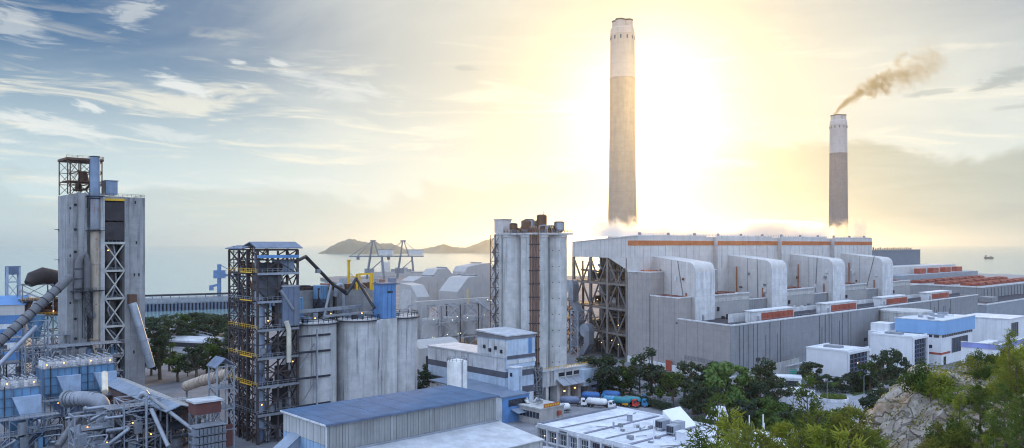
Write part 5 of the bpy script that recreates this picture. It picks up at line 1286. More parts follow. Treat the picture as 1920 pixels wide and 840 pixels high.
# far quay clutter: containers, light masts
for i in range(16):
    px = 640 + i * 17.5 + rng.uniform(-5, 5); d = rng.uniform(1150, 1280); q = Pd(px, HZ, d)
    f = Fr((q.x, d), (1, .1), (-.1, 1)); m = rng.choice((gp, steel_g, mat('container_rust', (.22, .12, .10)), mat('container_blue', (.12, .17, .26)), steel_w))
    t = thing('container_stack', '%s stack of containers along the far quay, counted from the yellow gantry' % ('first second third fourth fifth sixth seventh eighth ninth tenth eleventh twelfth thirteenth fourteenth fifteenth sixteenth'.split()[i]), 'containers', f(0, 0), 'container stacks on the quay')
    for k in range(rng.randint(1, 4)): box(t, 'container', f, 0, 12.2, 0, 5, k * 2.65, k * 2.65 + 2.6, m)
# long jetty on piles across the water
jt = thing('jetty', 'long piled jetty crossing the water behind the preheater tower', 'jetty', Pd(350, HZ, 800) * Vector((1, 1, 0)))
JA = Vector((-470, 690, 0)); JB = Vector((-190, 845, 0)); jd = (JB - JA).normalized()
JF = Fr(JA[:2], jd[:2], (-jd.y, jd.x)); JL = (JB - JA).length
box(jt, 'deck', JF, 0, JL, 0, 14, 3.0, 8.0, mat('jetty_concrete', (.26, .28, .31), .85)); box(jt, 'edge_girder', JF, 0, JL, -.4, 0, 4.0, 7.2, mat('jetty_concrete', (.26, .28, .31)))
for i in range(96): bar(jt, 'pile', JF(2 + i * JL / 97, .8, SEAZ - 2), JF(2 + i * JL / 97, .8, 3.0), 1.7, steel_b)
box(jt, 'pile_backing', JF, 0, JL, 8, 9, SEAZ - 2, 3.0, steel_d)  # dark sheet added behind the piles to darken the gaps between them
bar(jt, 'belt_line', JF(0, 9, 10.6), JF(JL, 9, 10.6), 3, steel_d, 2.0)
for i in range(40): bar(jt, 'belt_leg', JF(3 + i * JL / 40, 8, 8), JF(3 + i * JL / 40, 8, 10), .6, steel_d)
railing(jt, [JF(0, .2, 8.0), JF(JL, .2, 8.0)], steel_w, 2.2, 5, .35)
ul = thing('ship_unloader', 'blue ship unloader crane on the jetty', 'crane', JF(205, 6))
UB = mat('unloader_blue', (.11, .20, .36), .5)
UC = Pd(411, HZ, 800); UF = Fr((UC.x, 800), (1, .2), (-.2, 1))
cyl(ul, 'column', UF(0, 0, 8), UF(0, 0, 40), 2.0, UB, n=14); box(ul, 'machine_house', UF, -5, 6, -3, 3, 26, 34, UB)
bar(ul, 'boom', UF(0, 0, 30), UF(22, 0, 27), 2.2, UB); bar(ul, 'boom', UF(-8, 0, 18), UF(2, 0, 20), 2.2, UB); bar(ul, 'stay', UF(0, 0, 40), UF(20, 0, 28), .7, UB); box(ul, 'cab', UF, -9, -5, -2, 2, 14, 19, UB)
# trestle conveyor among the trees on the left
tc = thing('trestle_conveyor', 'pale trestle conveyor descending through the trees', 'conveyor', Pd(320, HZ, 520) * Vector((1, 1, 0)))
T0, T1 = Pd(286, 603, 560), Pd(398, 634, 470)
bar(tc, 'conveyor_deck', T0, T1, 2.6, steel_w, 1.0); bar(tc, 'conveyor_rail', T0 + Vector((0, 0, 2.2)), T1 + Vector((0, 0, 2.2)), .25, steel_w)
for i in range(17):
    p = T0.lerp(T1, i / 16); bar(tc, 'rail_post', p, p + Vector((0, 0, 2.2)), .2, steel_w)
    if i % 2 == 0: bar(tc, 'trestle_leg', p, (p.x, p.y, 0), .6, steel_w)
box(tc, 'head_cabin', Fr(T0[:2], U2, V2), -3, 4, -3, 3, T0.z - 12, T0.z - 2, galv)
ps = thing('pale_roof_shed', 'low shed with a pale curved roof among the trees', 'shed', Pd(330, HZ, 460) * Vector((1, 1, 0)))
PSF = Fr((Pd(290, HZ, 470).x, 470), (.95, -.3), (.3, .95))
prism(ps, 'shed_body', PSF, [(0, 0), (0, 4), (4, 5.2), (9, 5.6), (14, 5.2), (18, 4), (18, 0)], 0, 42, roofgrey, axis='b'); box(ps, 'shed_opening', PSF, 3, 38, -.1, .05, .5, 3, dark)
kl = thing('kiln_pipe', 'rusty cream kiln duct emerging behind the steel tower', 'pipe', Pd(390, HZ, 300) * Vector((1, 1, 0)))
K0, K1, K2 = Pd(350, 724, 300), Pd(378, 714, 290), Pd(432, 700, 278)
pipe(kl, 'pipe_run', [K0, K1, K2], 1.9, mat('cream_rust_pipe', (.48, .40, .32), .8, streak=.5, scol=(.22, .09, .05), spot=.3), 16)
for s in frange(.05, .95, 8):
    p = K1.lerp(K2, s); q = K1.lerp(K2, s + .02); cyl(kl, 'pipe_flange', p, q, 2.1, rust_b, n=16)
for p in (K0, K1.lerp(K2, .6)): bar(kl, 'pipe_leg', p, (p.x, p.y, 0), .6, steel_g)
# distant freighter
fr_ = thing('freighter', 'small freighter far out at sea on the right', 'ship', Pd(1857, HZ, 3600) * Vector((1, 1, 0)))
FRF = Fr((Pd(1848, HZ, 3500).x, 3500), (1, 0), (0, 1))
prism(fr_, 'hull', FRF, [(2, SEAZ - .5), (-2, 4), (36, 4), (34, SEAZ - .5)], 0, 10, steel_d, axis='a'); box(fr_, 'deckhouse', FRF, 1, 8, 2, 8, 4, 12, steel_g); box(fr_, 'deckhouse', FRF, 22, 30, 2, 8, 4, 9, steel_g)
# ================================================================== white office at the bottom
OF = Fr((7.0, 222), U2, (0.675, -0.738))                         # a: across the roof, b: along the facade towards the camera's right
of = thing('office_block', 'long white office block with barred windows and a cluttered weathered roof', 'building', OF(0, 0))
OW, OL, OZ = 34, 84, 10.0
stucco = mat('white_stucco', (.66, .68, .72), .85, streak=.35, scol=(.36, .36, .38), bump=.15)
box(of, 'core_wall', OF, .5, OW, .3, OL, 0, OZ - .55, stucco)
box(of, 'roof', OF, .0, OW, .0, OL, OZ - .55, OZ - .15, roofwhite)
box(of, 'parapet', OF, -.25, .25, 0, OL, OZ - .8, OZ + .45, stucco)
box(of, 'parapet', OF, -.25, OW, -.3, .2, OZ - .8, OZ + .45, mat('dark_parapet', (.20, .21, .25), .8)); box(of, 'parapet', OF, OW - .3, OW + .1, .2, OL, OZ - .5, OZ + .4, stucco)
for b in (15.5, 31): box(of, 'roof_gutter', OF, .4, OW - .4, b, b + .8, OZ - .15, OZ + .12, mat('gutter_dark', (.22, .22, .28), .8))
for b in (7.5, 23.5, 40): bar(of, 'roof_pipe', OF(1, b, OZ + .1), OF(OW - 2, b + 1.5, OZ + .1), .25, steel_g)
bay = 3.9
for i in range(int(OL / bay)):
    b0 = i * bay
    big = 12 <= b0 + .1
    fin = box(of, 'fin', OF, -.75 if i in (0, 4, 8) else -.45, .5, b0, b0 + .45, 0, OZ - .2, stucco)
    for z0, z1 in ((6.0, 8.6), (1.2, 4.2)):
        w = box(of, 'window', OF, .28, .45, b0 + .75, b0 + bay - .3, z0, z1, black)
        for k in range(5): bar(w, 'window_bar', OF(.2, b0 + .95 + k * .58, z0), OF(.2, b0 + .95 + k * .58, z1), .09, mat('bar_purple_grey', (.22, .20, .26)) if i > 4 else stucco, .09)
        bar(w, 'window_rail', OF(.2, b0 + .75, (z0 + z1) / 2), OF(.2, b0 + bay - .3, (z0 + z1) / 2), .09, stucco, .09)
        box(w, 'window_sill', OF, -.35, .45, b0 + .5, b0 + bay, z0 - .35, z0 - .05, stucco)
box(of, 'entrance_canopy', OF, -2.2, .2, 3.6, 8, 4.4, 4.8, stucco)
for k in range(7): box(of, 'sign_mark', OF, -.31, -.26, 8.9 + k * .42, 9.2 + k * .42, OZ - .55, OZ - .1, dkline)
for p in ((-.6, 3.5, 7.6), (-.6, 7.6, 7.6)): lamp(of, OF(*p), .18, glow('lamp_warm', (1, .72, .35), 4.0))
rr = random.Random(8)
for i in range(46):                                              # low roof clutter
    a, b = rr.uniform(3, OW - 2), rr.uniform(15, OL - 14); q = rr.random()
    if q < .5: box(of, 'roof_unit', OF, a, a + rr.uniform(.5, 1.8), b, b + rr.uniform(.5, 1.5), OZ - .15, OZ + rr.uniform(.2, .9), rr.choice((stucco, steel_w, galv, steel_g)))
    elif q < .8: bar(of, 'roof_pipe', OF(a, b, OZ + .15), OF(a + rr.uniform(-6, 6), b + rr.uniform(-4, 4), OZ + .15), .16, rr.choice((steel_w, steel_g, stucco)))
    else: cyl(of, 'roof_cowl', OF(a, b, OZ - .15), OF(a, b, OZ + rr.uniform(.6, 1.8)), rr.uniform(.12, .35), steel_w, n=8)
prism(of, 'wedge_skylight', OF, [(25.5, OZ), (25.5, OZ + 4.6), (31, OZ + .3), (31, OZ)], 23, 31, mat('clean_white', (.80, .81, .83), .5, var=.04))
wt2 = prism(of, 'roof_house', OF, [(27, OZ), (29, OZ + 3.4), (31, OZ + 3.4), (32.5, OZ)], 41, 45, stucco)
for (a, b) in ((19, 26), (16.5, 31.5), (20.5, 30)):
    c = box(of, 'cooling_unit', OF, a, a + 3.2, b, b + 2.4, OZ + .5, OZ + 2.7, steel_w)
    for k in range(4): box(c, 'unit_grille', OF, a - .06, a, b + .15 + k * .56, b + .6 + k * .56, OZ + .8, OZ + 2.4, steel_d)
    for p in ((a + .2, b + .2), (a + 3, b + .2), (a + .2, b + 2.2), (a + 3, b + 2.2)): bar(of, 'unit_leg', OF(*p, OZ - .15), OF(*p, OZ + .5), .2, steel_g)
for (a, b, w, h) in ((12, 38, 3.2, 2.6), (22, 52, 4, 3.2), (27, 60, 3, 4), (14, 49, 2.4, 1.6)):
    c = box(of, 'roof_tank', OF, a, a + w, b, b + w, OZ - .1, OZ + h, stucco); box(c, 'tank_lid', OF, a - .15, a + w + .15, b - .15, b + w + .15, OZ + h, OZ + h + .2, roofwhite)
for (a, b) in ((33, 46), (33, 50), (30, 52), (26, 47), (8, 34)): bar(of, 'mast', OF(a, b, OZ), OF(a, b, OZ + rr.uniform(3, 6)), .22, stucco)
cyl(of, 'vent_pot', OF(23, 14, OZ), OF(23, 14, OZ + 1.8), .8, steel_w, n=12); cyl(of, 'vent_pot_cap', OF(23, 14, OZ + 1.8), OF(23, 14, OZ + 2.4), 1.1, stucco, .4, n=12)

# ================================================================== white buildings in front of the turbine hall
def louvre_house(label, P, lv, lu, h, band=False):
    f = Fr(P, U2, V2); t = thing('switch_house', label, 'building', f(0, 0), 'white switch houses')
    w = mat('switch_house_white', (.72, .73, .75), .65, var=.06, streak=.2, scol=(.5, .5, .52))
    box(t, 'wall', f, 0, lu, 0, lv, 0, h, w); box(t, 'parapet', f, -.2, lu + .2, -.2, .3, h, h + .7, w); box(t, 'parapet', f, -.2, .3, .3, lv + .2, h, h + .7, w)
    box(t, 'parapet', f, .3, lu + .2, lv - .3, lv + .2, h, h + .6, w)
    box(t, 'roof', f, .3, lu, .3, lv - .3, h, h + .15, roofwhite); box(t, 'roof_unit', f, lu * .4, lu * .6, lv * .4, lv * .8, h + .15, h + 1.1, steel_g)
    box(t, 'base_band', f, -.12, 0, -.05, lv, 2.8, 3.1, steel_w)
    g = box(t, 'louvre_frame', f, 1.5, lu - 1.5, -.12, 0, .5, h - 1.2, black)
    nb = 5
    for i in range(nb):
        a = 1.6 + (lu - 3.2) * i / nb
        bar(g, 'mullion', f(a, -.35, .5), f(a, -.35, h - 1.2), .42, steel_b, .3)
        for k in range(6): bar(g, 'louvre_blade', f(a + .3, -.25, 1.4 + k * (h - 3) / 6), f(a + (lu - 3.2) / nb - .1, -.25, 1.4 + k * (h - 3) / 6), .22, mat('blade_grey', (.16, .18, .23), .5), .3)
    for a in (0.2, lu - .2): bar(t, 'end_pier', f(a, -.6, 0), f(a, -.6, h), .7, w)
    box(t, 'lintel', f, .5, lu - .5, -.7, -.01, h - 1.1, h, w)
    return t, f
l1, lf1 = louvre_house('white switch house with dark louvres nearest the roundabout', (142.8, 341), 18.3, 21, 14)
lamp(l1, lf1(9, -.5, 8.6), .3)
louvre_house('white switch house with dark louvres beside the blue-topped building', (190, 380), 19.7, 18, 15.6)
f3 = Fr((212.5, 396), U2, V2)
bb = thing('blue_top_building', 'white building with a broad blue fascia and a red stripe', 'building', f3(0, 0))
wb = mat('plant_white', (.70, .71, .73), .65, var=.06, streak=.2)
box(bb, 'lower_wall', f3, 0, 44, 0, 21, 0, 15, wb); box(bb, 'blue_fascia', f3, -1, 45, -1, 22, 15.2, 22, mat('fascia_blue', (.22, .40, .66), .5, var=.06, streak=.15))
box(bb, 'fascia_cap', f3, -1.2, 45.2, -1.2, -.7, 22, 22.4, white); box(bb, 'fascia_cap', f3, -1.2, -.7, -.7, 22.2, 22, 22.4, white); box(bb, 'roof', f3, -.7, 45, -.7, 22, 22, 22.15, roofwhite)
for i in range(14): box(bb, 'clerestory_window', f3, 1 + i * 3.1, 3.6 + i * 3.1, -.1, 0, 13.6, 14.8, black)
for i in range(6): box(bb, 'clerestory_window', f3, -.1, 0, 1 + i * 3.3, 3.4 + i * 3.3, 13.6, 14.8, black)
box(bb, 'red_stripe', f3, -.12, 0, 0, 21, 5.2, 6.2, red); box(bb, 'red_stripe', f3, 0, 12, -.12, 0, 5.2, 6.2, red)
w = box(bb, 'large_window', f3, 14, 36, -.15, 0, 5, 12.4, black)
for i in range(6): bar(w, 'mullion', f3(14 + i * 4.4, -.2, 5), f3(14 + i * 4.4, -.2, 12.4), .3, steel_b)
for b in (4.2, 7): box(bb, 'window', f3, -.1, 0, b, b + 1.7, 8.2, 9.8, black)
box(bb, 'door', f3, 3, 6, -.12, 0, 0, 4, steel_d)
for i in range(9): box(bb, 'roof_unit', f3, 3 + i * 4.4, 5.4 + i * 4.4, 5 + (i % 3) * 4, 7.5 + (i % 3) * 4, 22.15, 23.2 + (i % 2) * .6, rr.choice((white, steel_w, galv)))
f4 = Fr((277, 445), U2, V2)
wx = thing('white_annex', 'white annex with a dark window bay at the right of the blue-topped building', 'building', f4(0, 0))
box(wx, 'wall', f4, 0, 30, 0, 26, 0, 18, wb); box(wx, 'roof', f4, -.3, 30, -.3, 26, 18, 18.5, roofwhite); wn = box(wx, 'window_bay', f4, 2, 14, -.15, 0, 8, 16, black)
for i in range(4): bar(wn, 'mullion', f4(2 + i * 3.8, -.25, 8), f4(2 + i * 3.8, -.25, 16), .35, steel_g)
f5 = Fr((196, 322), U2, V2)
pu = thing('violet_roof_building', 'low building with a violet-blue parapet behind the rocky hill', 'building', f5(0, 0))
pv_ = mat('violet_blue_paint', (.26, .30, .60), .55, streak=.2)
box(pu, 'wall', f5, 0, 34, 0, 14, 0, 17.5, wb); box(pu, 'parapet', f5, -.3, 34, -.3, .2, 17.5, 19.5, pv_); box(pu, 'parapet', f5, -.3, .2, .2, 14, 17.5, 19.5, pv_); box(pu, 'parapet_cap', f5, -.45, 34, -.45, .35, 19.5, 19.8, white)
box(pu, 'parapet_cap', f5, -.45, .35, .35, 14, 19.5, 19.8, white); box(pu, 'roof', f5, .2, 34, .2, 14, 17.5, 17.7, roofwhite)
for i in range(5): box(pu, 'roof_unit', f5, 4 + i * 6, 6.4 + i * 6, 4, 7, 17.7, 18.8, steel_w)
rt = thing('round_tank', 'low round concrete tank behind the blue-topped building', 'tank', Pd(1690, HZ, 440) * Vector((1, 1, 0)))
tcn = Pd(1697, HZ, 440); tcn.z = 0
lathe(rt, 'tank_shell', tcn, [(13, 0), (13, 23), (13.4, 23), (13.4, 24), (12, 24.2), (.5, 25)], conc_l, 40)
rl = thing('stepped_white_annex', 'stepped white annex with square windows beside the round tank', 'building', Pd(1660, HZ, 425) * Vector((1, 1, 0)))
f6 = Fr((Pd(1672, HZ, 408).x, 408), U2, V2)
box(rl, 'wall', f6, 0, 14, 0, 12, 0, 15, wb); box(rl, 'wall', f6, 3, 14, 3, 12, 15, 19, wb); box(rl, 'parapet', f6, -.2, 14, -.2, .2, 15, 16, wb)
for b in (2.4, 6.4): box(rl, 'window', f6, -.1, 0, b, b + 1.8, 10.5, 12.3, black)
for a in (2, 7): box(rl, 'window', f6, a, a + 2, -.1, 0, 10.5, 12.3, black)
gh = thing('gatehouse', 'low white gatehouse with two dark planted openings by the bus', 'building', Pd(1480, HZ, 325) * Vector((1, 1, 0)))
f7 = Fr((Pd(1502, HZ, 326).x, 326), (.30, .954), (-.954, .30))
box(gh, 'wall', f7, 0, 8, 0, 13, 0, 5, wb)
for b in (1, 7): g = box(gh, 'opening', f7, -.12, 0, b, b + 5, .8, 4.2, black); box(g, 'planter', f7, -.5, -.12, b, b + 5, .4, .9, conc_l)
box(gh, 'roof_slab', f7, -.4, 8.4, -.4, 13.4, 5, 5.5, roofwhite)
bl = thing('boundary_wall', 'grey concrete boundary wall along the turbine hall foot', 'wall', Pd(1440, HZ, 372) * Vector((1, 1, 0)))
w0, w1 = Pd(1398, 725, 340), Pd(1512, 690, 388)
for i in range(14):
    p, q = w0.lerp(w1, i / 14), w0.lerp(w1, (i + .96) / 14); bar(bl, 'wall_panel', (p.x, p.y, 3.0), (q.x, q.y, 3.0), .4, conc_l, 6)
    bar(bl, 'wall_post', (p.x, p.y, 0), (p.x, p.y, 6.3), .6, conc)
gs = thing('green_road_sign', 'blank green road sign on two posts by the gatehouse', 'sign', Pd(1487, HZ, 340) * Vector((1, 1, 0)))
s0 = Pd(1487, 698, 338)
sb = bar(gs, 'sign_panel', s0 + Vector((-1.5, 0, 0)), s0 + Vector((1.5, 0, 0)), .15, mat('sign_green', (.05, .32, .26), .5), 2.6)
for x in (-1.1, 1.1): bar(gs, 'sign_post', (s0.x + x, s0.y + .2, 0), (s0.x + x, s0.y + .2, s0.z), .2, steel_g)
for k in range(3): bar(sb, 'sign_rail', s0 + Vector((-1.4, -.1, -.8 + k * .8)), s0 + Vector((1.4, -.1, -.8 + k * .8)), .03, white, .08)

# ================================================================== roads, yard, fence
def sheet(name, pts, z, m):
    V = []
    for px, py in pts: d = CAMZ * FPX / (py - HZ); q = Pd(px, py, d); V.append((q.x, q.y, z))
    o = structure(name, V, [tuple(range(len(V)))], m); return o
road = mat('pale_road', (.30, .31, .34), .85, var=.15, spot=.15, pcol=(.18, .18, .20))
sheet('road', [(1440, 728), (1520, 728), (1600, 732), (1640, 720), (1690, 700), (1720, 712), (1690, 745), (1640, 765), (1650, 800), (1640, 838), (1560, 838), (1500, 790), (1460, 775), (1440, 760)], .02, road)
sheet('yard_road', [(925, 838), (925, 775), (985, 745), (1070, 738), (1120, 728), (1260, 770), (1240, 838)], .02, mat('cement_dust_ground', (.235, .24, .26), .9, var=.25, scale=.12, spot=.3, pcol=(.15, .15, .165)))
sheet('kerb_island', [(1600, 744), (1640, 734), (1662, 740), (1630, 752)], .05, road)
mk = mat('road_paint', (.62, .62, .60), .7)
for i, (a, b) in enumerate((((1545, 738), (1600, 737)), ((1600, 760), (1640, 785)), ((1470, 748), (1490, 752)), ((1620, 745), (1652, 728)))):
    d0, d1 = 90000 / (a[1] - HZ), 90000 / (b[1] - HZ); p, q = Pd(*a, d0), Pd(*b, d1); n = 6
    for k in range(n):
        u0, u1 = p.lerp(q, k / n), p.lerp(q, (k + .55) / n); s = (u1 - u0).cross(Vector((0, 0, 1))).normalized() * .12
        o = structure('road_marking', [(v.x, v.y, .034) for v in (u0 - s, u0 + s, u1 + s, u1 - s)], [(0, 3, 2, 1)], mk)
ra = thing('roundabout', 'round kerbed planter in the middle of the road junction', 'planter', Pd(1560, HZ, 306) * Vector((1, 1, 0)))
rc = Pd(1563, HZ, 308); rc.z = 0
lathe(ra, 'kerb_ring', rc, [(5.4, 0), (5.4, 1.1), (5.0, 1.15), (4.9, .8)], white, 36)
lathe(ra, 'soil', rc, [(4.95, .3), (4.9, 1.0), (.1, 1.3)], mat('soil', (.10, .08, .06), .95), 24)
fw = thing('yard_fence', 'dark concrete fence wall dividing the truck yard from the trees', 'wall', Pd(1160, HZ, 330) * Vector((1, 1, 0)))
w0, w1 = Pd(1086, 722, 341), Pd(1262, 766, 292)
for i in range(20):
    p, q = w0.lerp(w1, i / 20), w0.lerp(w1, (i + .95) / 20); bar(fw, 'wall_panel', (p.x, p.y, 1.3), (q.x, q.y, 1.3), .3, conc_d, 2.6); bar(fw, 'wall_post', (p.x, p.y, 0), (p.x, p.y, 2.9), .45, conc)

# ---- vehicles
tyre = mat('tyre', (.02, .02, .022), .9); glassm = mat('windscreen', (.03, .04, .05), .1, spec=.7); chas = mat('chassis', (.035, .035, .04), .7)
def gpos(px, py): d = CAMZ * FPX / (py - HZ); q = Pd(px, py, d); q.z = 0.02; return q
class VF(Fr):
    def __init__(s, p, ang): c, n = math.cos(ang), math.sin(ang); super().__init__((p.x, p.y), (c, n), (-n, c)); s.o.z = .02
def wheel(t, f, a, b, r=.52):
    w = cyl(t, 'wheel', f(a, b - .18, r), f(a, b + .18, r), r, tyre, n=14); cyl(w, 'rim', f(a, b - .2, r), f(a, b + .2, r), r * .5, steel_g, n=10)
def cab(t, f, a, m, h=2.9):
    """truck cab from a (back) to a + 2.2 (front)"""
    prism(t, 'cab', f, [(a, .7), (a, h), (a + 1.3, h), (a + 1.9, h - .9), (a + 2.2, 1.5), (a + 2.2, .7)], -1.2, 1.2, m, axis='a')
    c = prism(t, 'windscreen', f, [(a + 1.40, h - .12), (a + 1.96, h - .95), (a + 2.0, h - .95), (a + 1.44, h - .10)], -1.05, 1.05, glassm, axis='a')
    for s in (-1.22, 1.2): box(t, 'side_window', f, a + .5, a + 1.5, s, s + .02, h - 1.15, h - .35, glassm)
    box(t, 'bumper', f, a + 2.2, a + 2.35, -1.2, 1.2, .45, .95, chas)
    for s in (-.85, .85): box(t, 'headlight', f, a + 2.2, a + 2.26, s - .2, s + .2, 1.0, 1.25, white)
def tanker(label, px, py, ang, mt, mc, L=7.6, hopper=True, withcab=True):
    f = VF(gpos(px, py), R(ang)); t = thing('tanker_truck' if withcab else 'tank_trailer', label, 'truck' if withcab else 'trailer', f(0, 0), 'vehicles in the truck yard')
    V, F = tubeVF([f(-L / 2, 0, 2.5), f(-L / 2 + .5, 0, 2.35), f(0, 0, 2.25), f(L / 2 - .5, 0, 2.35), f(L / 2, 0, 2.5)], 1, 16, [.55, 1.12, 1.28, 1.12, .55])
    k = link('tank', mesh('tank', V, F, mt, True, 60), t)
    if hopper:
        for s in (-L / 4, L / 4): cyl(k, 'hopper_cone', f(s, 0, .8), f(s, 0, 1.8), .3, mt, 1.1, n=12)
    for s in (-1.6, 0, 1.6): cyl(k, 'hatch', f(s, 0, 3.35), f(s, 0, 3.7), .32, steel_g, n=10)
    bar(k, 'walkway', f(-L / 2 + 1, .4, 3.5), f(L / 2 - 1, .4, 3.5), .5, steel_g, .06)
    box(t, 'chassis', f, -L / 2, L / 2 + (2.6 if withcab else .3), -.5, .5, .75, 1.0, chas)
    for a in (-L / 2 + .7, -L / 2 + 2.0):
        for b in (-1.0, 1.0): wheel(t, f, a, b)
    if withcab:
        cab(t, f, L / 2 + .7, mc)
        for b in (-1.0, 1.0): wheel(t, f, L / 2 + 1.9, b); wheel(t, f, L / 2 - .4, b)
    else: bar(t, 'landing_leg', f(L / 2 - .8, .7, 0), f(L / 2 - .8, .7, 1), .2, steel_g); bar(t, 'landing_leg', f(L / 2 - .8, -.7, 0), f(L / 2 - .8, -.7, 1), .2, steel_g)
    return t
wtk = mat('tank_white', (.76, .77, .78), .35, var=.06, streak=.2); btk = mat('tank_blue', (.05, .17, .45), .4); gtk = mat('tank_slate', (.16, .20, .30), .5); ttk = mat('tank_teal', (.04, .25, .30), .4)
wcab = mat('cab_white', (.78, .78, .80), .35, var=.03); rcab = mat('cab_red', (.55, .05, .03), .4); ocab = mat('cab_amber', (.75, .35, .03), .4); bcab = mat('cab_blue', (.04, .22, .42), .4)
tanker('white hopper tanker trailer parked before the weighbridge office', 1048, 775, 20, wtk, wcab, 8.4, True, False)
tanker('slate blue tanker with a white cab beside the weighbridge office', 1068, 761, -8, gtk, wcab, 7.2)
tanker('white tanker truck parked in the middle of the yard', 1119, 764, -25, wtk, wcab, 8.0)
tanker('deep blue tanker half hidden behind the white tanker truck', 1108, 752, -18, btk, bcab, 7.0)
tanker('slate cement tank trailer by the fence wall', 1110, 740, -22, gtk, wcab, 5.0, True, False)
tanker('pale blue tanker with an amber cab in the far parking row', 1148, 760, -25, mat('tank_sky', (.12, .34, .55), .4), ocab, 7.0)
tanker('teal tanker with a red cab in the far parking row', 1166, 762, -24, ttk, rcab, 7.0)
tanker('teal tanker with a blue cab at the far end of the parking row', 1184, 761, -24, ttk, bcab, 7.0)
tanker('blue tank trailer along the fence behind the parking row', 1146, 750, -22, btk, bcab, 7.0, True, False)
def flatbed(label, px, py, ang, mc, mb):
    f = VF(gpos(px, py), R(ang)); t = thing('flatbed_truck', label, 'truck', f(0, 0), 'vehicles in the truck yard')
    b = box(t, 'load_bed', f, -3.6, 2.2, -1.2, 1.2, 1.0, 1.25, mb)
    for s in (-1.22, 1.16): box(b, 'side_board', f, -3.6, 2.2, s, s + .06, 1.25, 1.8, mb)
    box(t, 'chassis', f, -3.4, 4.4, -.5, .5, .7, .98, chas); cab(t, f, 2.5, mc, 2.7)
    for a in (-2.4, 3.6):
        for s in (-1, 1): wheel(t, f, a, s)
flatbed('flatbed truck with brick-red sides along the fence', 1160, 748, -24, mat('cab_brown', (.25, .12, .09)), mat('bed_brown', (.25, .13, .11), .7))
flatbed('flatbed truck with teal sides at the fence end', 1192, 753, -24, bcab, ttk)
for i, (px, py, m, n) in enumerate(((938, 767, btk, 'uppermost'), (935, 775, mat('tank_teal_blue', (.04, .22, .40), .4), 'middle'), (930, 783, btk, 'lowest'))):
    f = VF(gpos(px, py), R(-28)); t = thing('blue_tank_trailer', '%s of the three blue tank trailers beside the store' % n, 'trailer', f(0, 0), 'blue tank trailers')
    V, F = tubeVF([f(-4.4, 0, 1.7), f(-4, 0, 1.7), f(4, 0, 1.7), f(4.4, 0, 1.7)], 1, 16, [.6, 1.15, 1.15, .6]); link('tank', mesh('tank', V, F, m, True, 60), t)
    box(t, 'chassis', f, -4, 4, -.5, .5, .4, .7, chas)
    for a in (-3, -1.8):
        for b in (-.9, .9): wheel(t, f, a, b, .42)
def bus(label, px, py, ang, L, H, m, name='coach'):
    f = VF(gpos(px, py), R(ang)); t = thing(name, label, 'bus' if L > 7 else 'van', f(0, 0))
    prism(t, 'body', f, [(-L / 2, .45), (-L / 2, H - .2), (-L / 2 + .3, H), (L / 2 - .5, H), (L / 2 - .1, H * .55), (L / 2, .45)], -1.2, 1.2, m, axis='a')
    n = int(L / 1.3)
    for i in range(n):
        for s in (-1.23, 1.2): box(t, 'window', f, -L / 2 + .35 + i * 1.25, -L / 2 + 1.45 + i * 1.25, s, s + .03, H * .5, H * .82, glassm)
    prism(t, 'windscreen', f, [(L / 2 - .46, H - .15), (L / 2 - .12, H * .56), (L / 2 - .06, H * .56), (L / 2 - .4, H - .12)], -1.05, 1.05, glassm, axis='a')
    for a in (-L / 2 + 1.3, L / 2 - 1.4):
        for s in (-1.05, 1.05): wheel(t, f, a, s, .45)
    box(t, 'roof_unit', f, -1.2, 1.0, -.7, .7, H, H + .2, steel_w)
bus('white coach turning beside the gatehouse', 1467, 752, 70, 9.5, 3.1, wcab)
bus('white minibus parked beyond the trees by the hill', 1680, 712, -8, 6.2, 2.5, wcab, 'minibus')
bus('white van by the pale road near the roundabout', 1552, 784, 15, 5.0, 2.2, wcab, 'van')
bus('small white van heading along the road behind the coach', 1516, 742, 160, 4.6, 2.2, wcab, 'van')
t = tanker('white tanker truck standing in front of the gatehouse', 1487, 742, -12, wtk, wcab, 8.0)
t['group'] = 'vehicles by the gatehouse'
def car(label, px, py, ang, m):
    f = VF(gpos(px, py), R(ang)); t = thing('parked_car', label, 'car', f(0, 0), 'parked cars')
    prism(t, 'body', f, [(-2.1, .35), (-2.1, .85), (-1.7, .95), (1.0, .95), (2.0, .8), (2.1, .35)], -.85, .85, m, axis='a')
    prism(t, 'cabin', f, [(-1.75, .95), (-1.3, 1.42), (.3, 1.42), (1.0, .95)], -.74, .74, glassm, axis='a'); box(t, 'car_roof', f, -1.3, .3, -.75, .75, 1.42, 1.46, m)
    for a in (-1.3, 1.3):
        for s in (-.78, .78): wheel(t, f, a, s, .32)
cs = [wcab, mat('car_silver', (.5, .52, .55), .3, .4), mat('car_dark', (.04, .045, .06), .3), wcab, mat('car_blue', (.08, .14, .3), .3), wcab]
cn = ['white', 'silver', 'black', 'second white', 'blue', 'third white', 'second silver', 'second black']
for i in range(8):
    car('%s parked car down the slope road, going away from the hill' % cn[i], 1612 + i * 4, 812 - i * 9, 35, cs[(0, 1, 2, 0, 4, 0, 1, 2)[i]])
car('white car passing the lawn by the switch house', 1643, 737, 15, wcab)
# street lamps
for n_, px, py in (('by the lawn', 1620, 742), ('at the roundabout', 1551, 756), ('beside the gatehouse', 1476, 722), ('among the trees by the hall', 1334, 752)):
    p = gpos(px, py); t = thing('street_lamp', 'slim street lamp ' + n_, 'street lamp', p)
    cyl(t, 'lamp_post', p, p + Vector((0, 0, 8)), .14, steel_w, .09, n=8); bar(t, 'lamp_arm', p + Vector((0, 0, 8)), p + Vector((1.4, 0, 8.3)), .1, steel_w); box(t, 'lamp_head', Fr(p[:2], (1, 0), (0, 1)), 1.1, 1.9, -.2, .2, 8.25, 8.42, white)

